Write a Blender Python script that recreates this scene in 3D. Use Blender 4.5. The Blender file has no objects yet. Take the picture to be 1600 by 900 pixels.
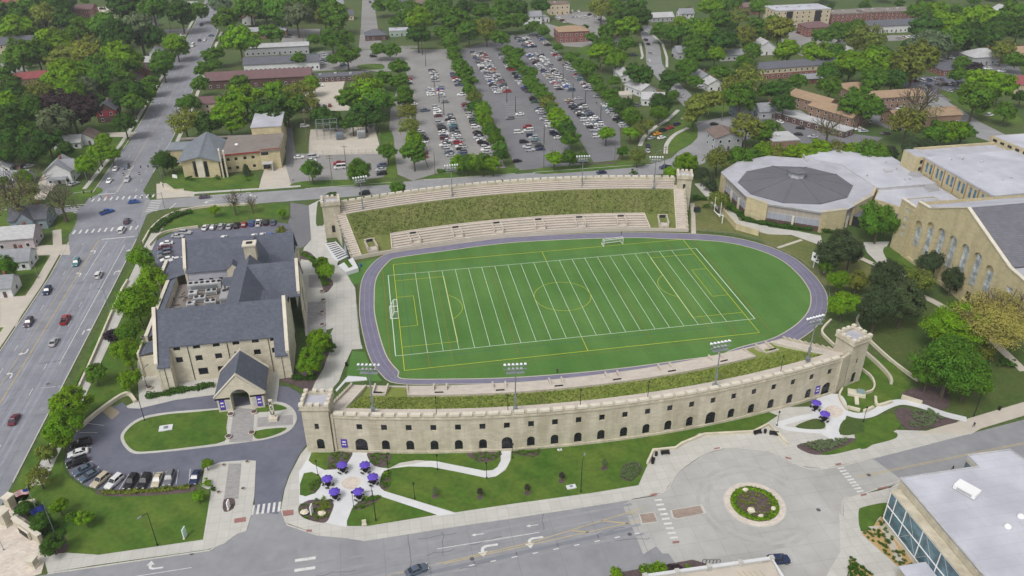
import bpy,math,random
import numpy as np
from mathutils import Vector
random.seed(7)
rng=np.random.default_rng(11)
C=bpy.context.scene.collection
SC=bpy.context.scene
R=math.radians
# ---- camera (solved from the field's markings)
CAM=np.array([-54.7989,-217.9300,131.0243]);YAW,PIT,ROL,FPX=0.17366,0.518389,-0.0063032,1255.411
def _axes():
 ca,sa=math.cos(YAW),math.sin(YAW)
 f=np.array([sa*math.cos(PIT),ca*math.cos(PIT),-math.sin(PIT)])
 r=np.array([ca,-sa,0.0]);u=np.cross(r,f)
 return math.cos(ROL)*r+math.sin(ROL)*u,-math.sin(ROL)*r+math.cos(ROL)*u,f
AR,AU,AF=_axes()
def G(x,y,z=0.0):
 "survey point: where the sight line of photo point (x, y) meets the level z"
 d=AF*FPX+AR*(x-800)+AU*(450-y);t=(z-CAM[2])/d[2];p=CAM+d*t
 return (float(p[0]),float(p[1]))
def K(ix,iy,s):
 return [(400*ix+float(a.split(',')[0])/4,225*iy+float(a.split(',')[1])/4)for a in s.split()]
def S(s):return [tuple(float(v)for v in a.split(','))for a in s.split()]
def GP(pts,z=0.0):return [G(x,y,z)for x,y in pts]
def dist(x,y,z=0):return math.dist((x,y,z),CAM)
def PX(x,y,z=0):
 d=np.array([x,y,z])-CAM;w=d@AF
 return (800+FPX*(d@AR)/w,450-FPX*(d@AU)/w)
cam=bpy.data.objects.new('camera',bpy.data.cameras.new('camera'));C.objects.link(cam)
from mathutils import Matrix
m=Matrix.Identity(4)
for i in range(3):
 m[i][0]=AR[i];m[i][1]=AU[i];m[i][2]=-AF[i];m[i][3]=CAM[i]
cam.matrix_world=m
cam.data.sensor_width=36;cam.data.lens=36*FPX/1600
cam.data.clip_start=1;cam.data.clip_end=6000
SC.camera=cam
# ---- light: bright overcast
SUN_EL,SUN_AZ=54,222
w=bpy.data.worlds.new('World');SC.world=w;w.use_nodes=True
nt=w.node_tree;bg=nt.nodes['Background']
sky=nt.nodes.new('ShaderNodeTexSky');sky.sky_type='NISHITA';sky.sun_disc=False
sky.sun_elevation=R(SUN_EL);sky.sun_rotation=R(SUN_AZ);sky.air_density=1.0;sky.dust_density=4.0;sky.altitude=300
hs=nt.nodes.new('ShaderNodeHueSaturation');hs.inputs['Saturation'].default_value=0.16
nt.links.new(sky.outputs[0],hs.inputs['Color']);nt.links.new(hs.outputs[0],bg.inputs['Color'])
bg.inputs['Strength'].default_value=0.13
sun=bpy.data.objects.new('sun',bpy.data.lights.new('sun','SUN'));C.objects.link(sun)
sun.data.energy=1.25;sun.data.angle=R(18);sun.data.color=(1,0.96,0.9)
az,el=R(SUN_AZ),R(SUN_EL)
sv=Vector((math.sin(az)*math.cos(el),math.cos(az)*math.cos(el),math.sin(el)))
sun.rotation_euler=sv.to_track_quat('Z','Y').to_euler();sun.location=(0,0,400)
SC.view_settings.view_transform='Standard';SC.view_settings.look='None'
SC.view_settings.exposure=EXPOSURE=0.31;SC.view_settings.gamma=1.0
SC.render.engine='CYCLES'
SC.cycles.max_bounces=5;SC.cycles.diffuse_bounces=3;SC.cycles.transparent_max_bounces=6
SC.cycles.volume_bounces=0
SC.cycles.use_denoising=True
# ---- materials
MATS={}
def _n(nt,t,**kw):
 n=nt.nodes.new(t)
 for k,v in kw.items():setattr(n,k,v)
 return n
def mat(name,col,rough=0.9,var=0.12,scale=0.35,col2=None,scale2=0.04,amt2=0.5,metal=0.0,spec=0.3,kind='noise',detail=4,thr=(0.35,0.65),mow=None):
 """procedural surface: base colour broken by fine noise, with a second colour in broad patches"""
 mt=bpy.data.materials.new(name);mt.use_nodes=True;nt=mt.node_tree;b=nt.nodes['Principled BSDF']
 L=nt.links.new
 geo=_n(nt,'ShaderNodeNewGeometry')
 pos=geo.outputs['Position']
 n1=_n(nt,'ShaderNodeTexNoise');n1.inputs['Scale'].default_value=scale;n1.inputs['Detail'].default_value=detail
 L(pos,n1.inputs['Vector'])
 r1=_n(nt,'ShaderNodeMapRange');r1.inputs['From Min'].default_value=0.25;r1.inputs['From Max'].default_value=0.75
 r1.inputs['To Min'].default_value=1-var;r1.inputs['To Max'].default_value=1+var
 L(n1.outputs[0],r1.inputs['Value'])
 src=None
 if col2 is not None:
  n2=_n(nt,'ShaderNodeTexNoise');n2.inputs['Scale'].default_value=scale2;n2.inputs['Detail'].default_value=6
  n2.inputs['Roughness'].default_value=0.62
  mp=_n(nt,'ShaderNodeMapping');mp.inputs['Scale'].default_value=(1,1,.2)if kind=='stone' else (1,1,1);L(pos,mp.inputs['Vector']);L(mp.outputs[0],n2.inputs['Vector'])
  r2=_n(nt,'ShaderNodeMapRange');r2.inputs['From Min'].default_value=thr[0];r2.inputs['From Max'].default_value=thr[1]
  r2.inputs['To Max'].default_value=amt2
  L(n2.outputs[0],r2.inputs['Value'])
  mx=_n(nt,'ShaderNodeMix',data_type='RGBA');mx.inputs[6].default_value=(*col,1);mx.inputs[7].default_value=(*col2,1)
  L(r2.outputs[0],mx.inputs[0]);src=mx.outputs[2]
 if kind in ('stone','brick','shingle','siding','paver','slabs','roofing','bays'):
  sx=_n(nt,'ShaderNodeSeparateXYZ');L(pos,sx.inputs[0])
  cb=_n(nt,'ShaderNodeCombineXYZ')
  if kind in ('paver','slabs','roofing','bays'):
   L(sx.outputs[0],cb.inputs[0]);L(sx.outputs[1],cb.inputs[1])
  else:
   ad=_n(nt,'ShaderNodeMath',operation='ADD');L(sx.outputs[0],ad.inputs[0]);L(sx.outputs[1],ad.inputs[1])
   L(ad.outputs[0],cb.inputs[0]);L(sx.outputs[2],cb.inputs[1])
  bt=_n(nt,'ShaderNodeTexBrick');L(cb.outputs[0],bt.inputs['Vector'])
  bw,rh,ms,dk={'stone':(1.4,0.55,0.025,0.80),'brick':(0.5,0.2,0.02,0.7),'shingle':(0.9,0.3,0.03,0.75),'siding':(6,0.3,0.03,0.75),'paver':(0.8,0.4,0.02,0.8),'slabs':(2.4,2.4,0.05,0.8),'roofing':(14,2.4,0.07,0.9),'bays':(4.6,4.6,0.07,0.86)}[kind]
  bt.inputs['Scale'].default_value=1.0
  bt.inputs['Brick Width'].default_value=bw;bt.inputs['Row Height'].default_value=rh;bt.inputs['Mortar Size'].default_value=ms
  if kind in ('slabs','bays'):bt.offset=0.0
  v={'slabs':.04,'bays':.025,'roofing':.02,'stone':.07}.get(kind,.1)
  bt.inputs['Color1'].default_value=(1-v,1-v,1-v*1.1,1);bt.inputs['Color2'].default_value=(1+v,1+v,1+v,1)
  bt.inputs['Mortar'].default_value=(dk,dk,dk,1)
  ml=_n(nt,'ShaderNodeMix',data_type='RGBA',blend_type='MULTIPLY');ml.inputs[0].default_value=1
  if src is not None:L(src,ml.inputs[6])
  else:ml.inputs[6].default_value=(*col,1)
  L(bt.outputs[0],ml.inputs[7]);src=ml.outputs[2]
 fin=_n(nt,'ShaderNodeMix',data_type='RGBA',blend_type='MULTIPLY');fin.inputs[0].default_value=1
 if src is not None:L(src,fin.inputs[6])
 else:fin.inputs[6].default_value=(*col,1)
 fac=r1.outputs[0]
 if mow:
  wv=_n(nt,'ShaderNodeTexWave',bands_direction='DIAGONAL' if mow[1]else 'X');wv.inputs['Scale'].default_value=2*math.pi/(20*2*mow[0])
  wv.inputs['Distortion'].default_value=.6;wv.inputs['Detail'].default_value=1;L(pos,wv.inputs['Vector'])
  rw=_n(nt,'ShaderNodeMapRange');rw.inputs['From Min'].default_value=.3;rw.inputs['From Max'].default_value=.7;rw.inputs['To Min'].default_value=1-mow[2];rw.inputs['To Max'].default_value=1+mow[2];L(wv.outputs[1],rw.inputs['Value'])
  mm=_n(nt,'ShaderNodeMath',operation='MULTIPLY');L(fac,mm.inputs[0]);L(rw.outputs[0],mm.inputs[1]);fac=mm.outputs[0]
 L(fac,fin.inputs[7]);L(fin.outputs[2],b.inputs['Base Color'])
 b.inputs['Roughness'].default_value=rough;b.inputs['Metallic'].default_value=metal
 b.inputs['Specular IOR Level'].default_value=spec
 MATS[name]=mt
 return mt
def glassmat(name,col,rough=0.08):
 mt=bpy.data.materials.new(name);mt.use_nodes=True;nt=mt.node_tree;b=nt.nodes['Principled BSDF']
 geo=_n(nt,'ShaderNodeNewGeometry');n1=_n(nt,'ShaderNodeTexNoise');n1.inputs['Scale'].default_value=0.45;n1.inputs['Detail'].default_value=3
 nt.links.new(geo.outputs['Position'],n1.inputs['Vector'])
 cr=_n(nt,'ShaderNodeValToRGB');cr.color_ramp.elements[0].position=0.35;cr.color_ramp.elements[1].position=0.7
 cr.color_ramp.elements[0].color=(*[c*0.6 for c in col],1);cr.color_ramp.elements[1].color=(*[c*1.5 for c in col],1)
 nt.links.new(n1.outputs[0],cr.inputs[0]);nt.links.new(cr.outputs[0],b.inputs['Base Color'])
 b.inputs['Roughness'].default_value=rough;b.inputs['Specular IOR Level'].default_value=0.5
 return mt
def objcol(name,kind):
 "paint or foliage whose hue is the object's own colour"
 mt=bpy.data.materials.new(name);mt.use_nodes=True;nt=mt.node_tree;b=nt.nodes['Principled BSDF'];L=nt.links.new
 oi=_n(nt,'ShaderNodeObjectInfo')
 if kind=='paint':
  L(oi.outputs['Color'],b.inputs['Base Color']);b.inputs['Roughness'].default_value=0.32;b.inputs['Specular IOR Level'].default_value=0.45
  return mt
 geo=_n(nt,'ShaderNodeNewGeometry')
 hsv=_n(nt,'ShaderNodeHueSaturation')
 tc=_n(nt,'ShaderNodeTexCoord')
 n1=_n(nt,'ShaderNodeTexNoise');n1.inputs['Scale'].default_value=2.2;n1.inputs['Detail'].default_value=3;L(tc.outputs['Object'],n1.inputs['Vector'])
 ad=_n(nt,'ShaderNodeMath',operation='ADD');L(geo.outputs['Random Per Island'],ad.inputs[0]);L(n1.outputs[0],ad.inputs[1])
 r1=_n(nt,'ShaderNodeMapRange');r1.inputs['From Min'].default_value=0.3;r1.inputs['From Max'].default_value=1.6
 r1.inputs['To Min'].default_value=0.62;r1.inputs['To Max'].default_value=1.5;L(ad.outputs[0],r1.inputs['Value'])
 r2=_n(nt,'ShaderNodeMapRange');r2.inputs['To Min'].default_value=0.475;r2.inputs['To Max'].default_value=0.525;L(n1.outputs[0],r2.inputs['Value'])
 L(r1.outputs[0],hsv.inputs['Value']);L(r2.outputs[0],hsv.inputs['Hue']);L(oi.outputs['Color'],hsv.inputs['Color'])
 L(hsv.outputs[0],b.inputs['Base Color']);b.inputs['Roughness'].default_value=0.9;b.inputs['Specular IOR Level'].default_value=0.04
 tr=_n(nt,'ShaderNodeBsdfTranslucent');L(hsv.outputs[0],tr.inputs['Color'])
 mx=_n(nt,'ShaderNodeMixShader');mx.inputs[0].default_value=0.38
 L(b.outputs[0],mx.inputs[1]);L(tr.outputs[0],mx.inputs[2]);L(mx.outputs[0],nt.nodes['Material Output'].inputs['Surface'])
 return mt
lin=lambda r,g,b:tuple(((c/255+0.055)/1.055)**2.4 if c>10 else c/255/12.92 for c in (r,g,b))
GRASS=mat('rough_grass',lin(64,88,40),col2=lin(92,98,56),scale=0.8,var=0.3,scale2=0.02,amt2=0.7)
LAWN=mat('mown_lawn',lin(60,94,24),col2=lin(104,118,48),scale=0.9,var=0.2,scale2=0.11,amt2=0.6,mow=(1.9,1,.05))
LAWND=mat('shaded_lawn',lin(58,84,30),col2=lin(96,98,56),scale=0.9,var=0.2,scale2=0.06,amt2=0.6)
DRYLAWN=mat('dry_lawn',lin(112,112,66),col2=lin(74,94,44),scale=0.8,var=0.2,scale2=0.09,amt2=0.7)
BANK=mat('prairie_bank',lin(114,132,54),col2=lin(142,146,80),scale=0.9,var=0.15,scale2=0.14,amt2=0.65,detail=6)
BANKD=mat('prairie_bank_far',lin(96,108,52),col2=lin(124,124,76),scale=0.7,var=0.15,scale2=0.1,amt2=0.65,detail=6)
TURF=mat('artificial_turf',lin(70,110,46),col2=lin(90,126,62),scale=1.2,var=0.08,scale2=0.035,amt2=0.8,mow=(4.572,0,.035))
TRACK=mat('track_rubber',lin(112,109,130),col2=lin(128,126,142),scale=0.6,var=0.08,scale2=0.2,amt2=0.5)
def roadmat(name,c,c2,**k):return mat(name,lin(*c),rough=0.92,col2=lin(*c2),spec=0.2,**k)
AVE=roadmat('old_concrete_road',(140,141,148),(120,121,129),scale=0.5,var=0.07,scale2=0.12,amt2=0.8)
RD=roadmat('worn_road',(146,147,150),(128,129,134),scale=0.5,var=0.06,scale2=0.1,amt2=0.8)
RD2=roadmat('grey_road',(150,150,152),(132,132,136),scale=0.5,var=0.06,scale2=0.1,amt2=0.8)
LOT=roadmat('lot_asphalt',(122,122,125),(108,108,113),scale=0.5,var=0.07,scale2=0.05,amt2=0.8)
LOTL=roadmat('pale_lot_asphalt',(146,144,142),(130,129,128),scale=0.5,var=0.07,scale2=0.06,amt2=0.8)
DRIVE=roadmat('dark_drive_asphalt',(98,100,114),(114,116,128),scale=0.6,var=0.07,scale2=0.2,amt2=0.7)
RDB=roadmat('roundabout_concrete',(176,175,172),(156,155,153),scale=0.4,var=0.05,scale2=0.07,amt2=0.8,kind='bays')
CONC=mat('sidewalk_concrete',lin(188,186,180),col2=lin(172,170,166),kind='slabs',var=0.05,scale2=0.1)
CONCW=mat('new_white_concrete',lin(208,209,211),col2=lin(190,191,193),var=0.05,scale2=0.15)
CONCT=mat('tan_concrete',lin(190,182,170),col2=lin(172,165,154),var=0.06,scale2=0.1)
CONCS=mat('stand_concrete',lin(196,187,176),col2=lin(170,160,150),var=0.08,scale=0.8,scale2=0.3)
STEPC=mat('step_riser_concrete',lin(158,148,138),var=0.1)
PAVEPINK=mat('pinkish_pavers',lin(206,196,186),col2=lin(190,176,164),kind='paver',var=0.06,scale2=0.2)
PAVEGREY=mat('grey_pavers',lin(150,148,148),kind='paver',var=0.08)
BROWNPAVE=mat('brown_pavers',lin(150,134,124),kind='paver',var=0.08)
BRICKPAD=mat('red_paving',lin(150,108,104),kind='paver',var=0.1)
STONE=mat('limestone',lin(195,188,170),col2=lin(160,151,130),kind='stone',var=0.08,scale=0.6,scale2=0.42,amt2=0.7)
STONEY=mat('yellow_limestone',lin(196,184,148),col2=lin(164,152,122),kind='stone',var=0.07,scale=0.6,scale2=0.25,amt2=0.6)
STONEP=mat('pale_limestone',lin(206,199,180),col2=lin(190,182,162),kind='stone',var=0.06,scale=0.6,scale2=0.25,amt2=0.6)
COPING=mat('pale_coping',lin(210,203,188),col2=lin(186,177,160),var=0.06,scale2=0.5)
SHING=mat('slate_shingle',lin(88,93,106),col2=lin(100,104,116),kind='shingle',var=0.12,scale=1.2,scale2=0.3)
SHINGB=mat('weathered_shingle',lin(104,104,112),col2=lin(88,88,98),var=0.12,scale=0.8,scale2=0.15)
MEMB=mat('roof_membrane',lin(180,180,189),col2=lin(156,156,165),var=0.04,scale=0.3,scale2=0.12,amt2=0.8,kind='roofing')
MEMBW=mat('bright_roof_membrane',lin(190,191,200),col2=lin(164,165,175),var=0.03,scale=0.3,scale2=0.09,amt2=0.8,kind='roofing')
DOME=mat('dark_membrane',lin(98,98,104),col2=lin(108,107,112),var=0.05,scale=0.5,scale2=0.1)
GRAVR=mat('gravel_roof',lin(132,124,118),col2=lin(112,104,100),var=0.12,scale2=0.1)
DARKG=glassmat('dark_window_glass',lin(34,37,44))
BLUEG=glassmat('blue_window_glass',lin(78,118,150))
PALEG=glassmat('pale_window_glass',lin(176,184,188),rough=0.35)
TEALG=glassmat('curtain_wall_glass',lin(84,112,124))
DARK=mat('dark_trim',lin(44,44,48),var=0.05,rough=0.6)
BLACK=mat('black_metal',lin(28,28,30),var=0.05,rough=0.5)
STEEL=mat('galvanised_steel',lin(140,146,150),var=0.08,rough=0.45,metal=0.4)
WHITE=mat('white_paint',lin(230,230,230),var=0.03,rough=0.5)
LINEW=mat('road_white',lin(214,214,212),col2=lin(170,170,170),scale=2.0,scale2=0.9,amt2=0.6,var=0.08)
LINEF=mat('field_white',lin(196,212,192),var=0.04)
LINEY=mat('road_yellow',lin(190,168,118),col2=lin(160,154,136),scale2=0.8,amt2=0.8,var=0.08)
LINEFY=mat('field_yellow',lin(188,192,56),var=0.04)
LINEFO=mat('field_orange',lin(150,104,50),var=0.04)
LINEFB=mat('field_blue',lin(44,92,92),var=0.04)
LINER=mat('road_patch',lin(124,126,134),var=0.08)
PURPLE=mat('purple_fabric',lin(88,66,168),col2=lin(104,82,186),var=0.08,scale2=2)
PURPLED=mat('purple_banner',lin(82,62,160),var=0.04)
MULCH=mat('bark_mulch',lin(84,70,72),col2=lin(104,90,88),var=0.25,scale=1.5,scale2=0.5)
TANBED=mat('tan_gravel',lin(182,154,106),col2=lin(166,138,96),var=0.1,scale=1.5,scale2=0.6)
ROCK=mat('pale_boulder',lin(206,198,178),var=0.12,scale=1.2)
BARK=mat('bark',lin(92,82,72),var=0.2,scale=3)
WOODP=mat('pole_wood',lin(120,108,96),var=0.1)
REDBR=mat('red_brick',lin(138,92,84),kind='brick',var=0.1)
TANBR=mat('tan_brick',lin(150,122,106),kind='brick',var=0.1)
BROWNW=mat('brown_wood',lin(92,70,66),var=0.12)
REDROOF=mat('red_tile_roof',lin(142,78,80),kind='shingle',var=0.1)
MAROON=mat('maroon_roof',lin(110,86,88),var=0.1)
TANROOF=mat('tan_shingle_roof',lin(160,136,112),kind='shingle',var=0.08)
GREYROOF=mat('grey_shingle_roof',lin(142,144,150),kind='shingle',var=0.1)
DKROOF=mat('dark_grey_roof',lin(98,99,108),kind='shingle',var=0.1)
PALEROOF=mat('pale_grey_roof',lin(178,178,180),kind='shingle',var=0.08)
BROWNROOF=mat('brown_roof',lin(120,104,98),kind='shingle',var=0.1)
SIDEW=mat('white_siding',lin(214,214,216),kind='siding',var=0.04)
SIDEG=mat('grey_siding',lin(168,170,174),kind='siding',var=0.05)
SIDEB=mat('bluegrey_siding',lin(134,146,156),kind='siding',var=0.05)
SIDET=mat('tan_siding',lin(196,182,156),kind='siding',var=0.05)
SIDEP=mat('mauve_siding',lin(178,168,172),kind='siding',var=0.05)
SIDER=mat('barn_red_siding',lin(140,52,62),kind='siding',var=0.05)
TYRE=mat('tyre_rubber',lin(30,30,32),var=0.05)
PAINT=objcol('car_paint','paint');LEAF=objcol('leaf','leaf')
CARGL=glassmat('car_glass',lin(38,42,50))
LAMPW=mat('lamp_lens',lin(236,238,240),var=0.0,rough=0.2)
RED=mat('tail_red',lin(150,30,30),var=0.0,rough=0.3)
SKIN=mat('skin',lin(190,150,130),var=0.02);CLOTHN=mat('navy_cloth',lin(40,44,66),var=0.1);CLOTHL=mat('light_cloth',lin(190,190,200),var=0.1)
CLOTHK=mat('dark_cloth',lin(50,48,50),var=0.1)
# ---- mesh builder
def area2(p):return sum(p[i][0]*p[(i+1)%len(p)][1]-p[(i+1)%len(p)][0]*p[i][1]for i in range(len(p)))
class MB:
 def __init__(s):s.v=[];s.f=[];s.m=[]
 def add(s,vs,fs,mi=0):
  o=len(s.v);s.v+=[tuple(map(float,q))for q in vs]
  for f in fs:s.f.append([i+o for i in f]);s.m.append(mi)
 def box(s,x0,x1,y0,y1,z0,z1,mi=0):
  s.prism([(x0,y0),(x1,y0),(x1,y1),(x0,y1)],z0,z1,mi)
 def obox(s,cx,cy,z0,z1,lx,ly,a=0.0,mi=0):
  c,n=math.cos(a),math.sin(a)
  s.prism([(cx+c*u*lx/2-n*v*ly/2,cy+n*u*lx/2+c*v*ly/2)for u,v in ((-1,-1),(1,-1),(1,1),(-1,1))],z0,z1,mi)
 def prism(s,p,z0,z1,mi=0,top=None,bottom=True):
  p=list(p)
  if area2(p)<0:p.reverse()
  n=len(p);o=len(s.v)
  s.v+=[(x,y,z0)for x,y in p]+[(x,y,z1)for x,y in p]
  for i in range(n):
   j=(i+1)%n;s.f.append([o+i,o+j,o+n+j,o+n+i]);s.m.append(mi)
  s.f.append([o+n+i for i in range(n)]);s.m.append(mi if top is None else top)
  if bottom:s.f.append([o+i for i in reversed(range(n))]);s.m.append(mi)
 def sheet(s,p,z,mi=0):
  p=list(p)
  if area2(p)<0:p.reverse()
  s.add([(x,y,z)for x,y in p],[list(range(len(p)))],mi)
 def face(s,pts,mi=0):s.add(pts,[list(range(len(pts)))],mi)
 def tube(s,p,q,r0,r1=None,n=6,mi=0,cap=True):
  r1=r0 if r1 is None else r1
  p=Vector(p);q=Vector(q);d=(q-p).normalized()
  a=d.orthogonal().normalized();b=d.cross(a)
  vs=[]
  for c,r in ((p,r0),(q,r1)):
   for i in range(n):
    t=2*math.pi*i/n;vs.append(c+a*(r*math.cos(t))+b*(r*math.sin(t)))
  fs=[[i,(i+1)%n,n+(i+1)%n,n+i]for i in range(n)]
  if cap:fs+=[list(reversed(range(n))),list(range(n,2*n))]
  s.add(vs,fs,mi)
 def lathe(s,cx,cy,prof,n=10,mi=0,rot=0.0):
  o=len(s.v)
  for r,z in prof:
   for i in range(n):
    t=2*math.pi*i/n+rot;s.v.append((cx+r*math.cos(t),cy+r*math.sin(t),z))
  for k in range(len(prof)-1):
   for i in range(n):
    j=(i+1)%n
    s.f.append([o+k*n+i,o+k*n+j,o+(k+1)*n+j,o+(k+1)*n+i]);s.m.append(mi)
  s.f.append([o+(len(prof)-1)*n+i for i in range(n)]);s.m.append(mi)
  s.f.append([o+i for i in reversed(range(n))]);s.m.append(mi)
 def blob(s,c,r,mi=0,n=7,jit=0.18,rnd=random):
  prof=[]
  o=len(s.v)
  for k in range(1,4):
   ph=math.pi*k/4
   for i in range(n):
    t=2*math.pi*i/n+k*0.3;j=1+rnd.uniform(-jit,jit)
    s.v.append((c[0]+r[0]*math.sin(ph)*math.cos(t)*j,c[1]+r[1]*math.sin(ph)*math.sin(t)*j,c[2]-r[2]*math.cos(ph)*j))
  s.v.append((c[0],c[1],c[2]-r[2]));s.v.append((c[0],c[1],c[2]+r[2]))
  for k in range(2):
   for i in range(n):
    j=(i+1)%n;s.f.append([o+k*n+i,o+k*n+j,o+(k+1)*n+j,o+(k+1)*n+i]);s.m.append(mi)
  for i in range(n):
   j=(i+1)%n
   s.f.append([o+3*n,o+j,o+i]);s.m.append(mi);s.f.append([o+3*n+1,o+2*n+i,o+2*n+j]);s.m.append(mi)
 def gable(s,x0,x1,y0,y1,ze,zr,axis='x',roof=1,wall=0,over=0.0,t=0.25,base=None):
  """ridge along axis; thick roof slabs (mat roof); gable walls (mat wall) from base"""
  if axis=='x':
   ym=(y0+y1)/2;sl=(zr-ze)/(ym-y0)
   a0,a1=x0-over,x1+over;b0,b1=y0-over,y1+over;zo=ze-sl*over
   for sgn,yb in ((1,b0),(-1,b1)):
    q=[(a0,yb,zo),(a1,yb,zo),(a1,ym,zr),(a0,ym,zr)]
    s.slab(q if sgn>0 else q[::-1],t,roof)
   if base is not None:
    for x in (x0,x1):s.face([(x,y0,base),(x,y1,base),(x,y1,ze),(x,ym,zr),(x,y0,ze)],wall)
  else:
   xm=(x0+x1)/2;sl=(zr-ze)/(xm-x0)
   a0,a1=y0-over,y1+over;b0,b1=x0-over,x1+over;zo=ze-sl*over
   for sgn,xb in ((1,b0),(-1,b1)):
    q=[(xb,a1,zo),(xb,a0,zo),(xm,a0,zr),(xm,a1,zr)]
    s.slab(q if sgn>0 else q[::-1],t,roof)
   if base is not None:
    for y in (y0,y1):s.face([(x0,y,base),(x1,y,base),(x1,y,ze),(xm,y,zr),(x0,y,ze)],wall)
 def slab(s,q,t,mi=0):
  n=len(q);vs=[(x,y,z+t)for x,y,z in q]+[tuple(p)for p in q]
  s.add(vs,[list(range(n)),list(reversed(range(n,2*n)))]+[[i,n+i,n+(i+1)%n,(i+1)%n]for i in range(n)],mi)
 def hip(s,x0,x1,y0,y1,ze,zr,inset,mi=1,over=0.5,t=0.2):
  x0-=over;x1+=over;y0-=over;y1+=over
  if (x1-x0)>=(y1-y0):
   ym=(y0+y1)/2;a=(x0+inset,ym,zr);b=(x1-inset,ym,zr)
   P=[(x0,y0,ze),(x1,y0,ze),(x1,y1,ze),(x0,y1,ze)]
   fs=[[0,1,5,4],[1,2,5],[2,3,4,5],[3,0,4],[3,2,1,0]]
  else:
   xm=(x0+x1)/2;a=(xm,y0+inset,zr);b=(xm,y1-inset,zr)
   P=[(x0,y0,ze),(x1,y0,ze),(x1,y1,ze),(x0,y1,ze)]
   fs=[[0,1,4],[1,2,5,4],[2,3,5],[3,0,4,5],[3,2,1,0]]
  s.add(P+[a,b],fs,mi)
 def build(s,name,mats,parent=None,loc=None,smooth=False,color=None):
  if not isinstance(mats,(list,tuple)):mats=[mats]
  v=np.array(s.v,float).reshape(-1,3)
  if parent is not None:off=woff(parent)
  elif loc is not None:off=np.array(loc,float)
  else:
   off=np.array([(v[:,0].min()+v[:,0].max())/2,(v[:,1].min()+v[:,1].max())/2,v[:,2].min()])
  me=bpy.data.meshes.new(name)
  if parent is not None:
   cen=v.mean(axis=0);cen[2]=v[:,2].min();lo=cen-off;me.from_pydata([tuple(q)for q in v-cen],[],s.f)
  else:lo=off;me.from_pydata([tuple(q)for q in v-off],[],s.f)
  for mt in mats:me.materials.append(mt)
  if len(mats)>1:me.polygons.foreach_set('material_index',s.m)
  if smooth:me.polygons.foreach_set('use_smooth',[True]*len(s.f))
  me.update()
  o=bpy.data.objects.new(name,me);C.objects.link(o)
  o.location=tuple(float(q)for q in lo)
  if parent is not None:o.parent=parent
  if color:o.color=(*color,1)
  return o
def woff(o):
 t=np.zeros(3)
 while o is not None:t+=np.array(o.location);o=o.parent
 return t
def tag(o,label=None,cat=None,group=None,kind=None):
 if label:o['label']=label
 if cat:o['category']=cat
 if group:o['group']=group
 if kind:o['kind']=kind
 return o
def thing(name,label,cat,loc,rz=0.0,group=None):
 o=bpy.data.objects.new(name,None);C.objects.link(o);o.location=loc;o.rotation_euler=(0,0,rz)
 o.empty_display_size=1
 return tag(o,label,cat,group)
KIDS={}
def copy_tree(o,parent=None):
 c=o.copy();C.objects.link(c)
 if parent is not None:c.parent=parent
 for ch in o.children:copy_tree(ch,c)
 return c
USED=[]
def free_z(pts,z):
 "next free level so that no two sheets share a plane"
 b=(min(p[0]for p in pts),max(p[0]for p in pts),min(p[1]for p in pts),max(p[1]for p in pts))
 hit=True
 while hit:
  hit=False
  for q,zz in USED:
   if abs(zz-z)<0.0028 and b[0]<q[1]and q[0]<b[1]and b[2]<q[3]and q[2]<b[3]:z=zz+0.003;hit=True
 USED.append((b,z));return z
def struct(name,polys,z,mt,thick=None):
 mb=MB()
 z=free_z([p for q in polys for p in q],z)
 for p in polys:
  if thick:mb.prism(p,z-thick,z)
  else:mb.sheet(p,z)
 return tag(mb.build(name,mt),kind='structure')
def smooth_closed(p,n=5):
 o=[];N=len(p)
 for i in range(N):
  a,b,c,d=(np.array(p[(i+k-1)%N])for k in range(4))
  for j in range(n):
   t=j/n
   o.append(tuple(0.5*((2*b)+(c-a)*t+(2*a-5*b+4*c-d)*t*t+(3*b-a-3*c+d)*t**3)))
 return o
def smooth_open(p,n=5):
 q=[tuple(2*np.array(p[0])-np.array(p[1]))]+list(p)+[tuple(2*np.array(p[-1])-np.array(p[-2]))]
 o=[]
 for i in range(1,len(q)-2):
  a,b,c,d=(np.array(q[i+k-1])for k in range(4))
  for j in range(n):
   t=j/n;o.append(tuple(0.5*((2*b)+(c-a)*t+(2*a-5*b+4*c-d)*t*t+(3*b-a-3*c+d)*t**3)))
 o.append(tuple(p[-1]));return o
def ribbon(p,w,side=0):
 "polygon of a strip along polyline p; side -1/0/1 puts it left/centre/right"
 L=[];Rr=[]
 for i,q in enumerate(p):
  a=np.array(p[max(i-1,0)]);b=np.array(p[min(i+1,len(p)-1)]);d=(b-a)/max(np.linalg.norm(b-a),1e-6)
  nrm=np.array([-d[1],d[0]]);q=np.array(q)
  lo,hi={0:(-w/2,w/2),1:(-w,0),-1:(0,w)}[side]
  L.append(tuple(q+nrm*hi));Rr.append(tuple(q+nrm*lo))
 return L+Rr[::-1]
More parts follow.
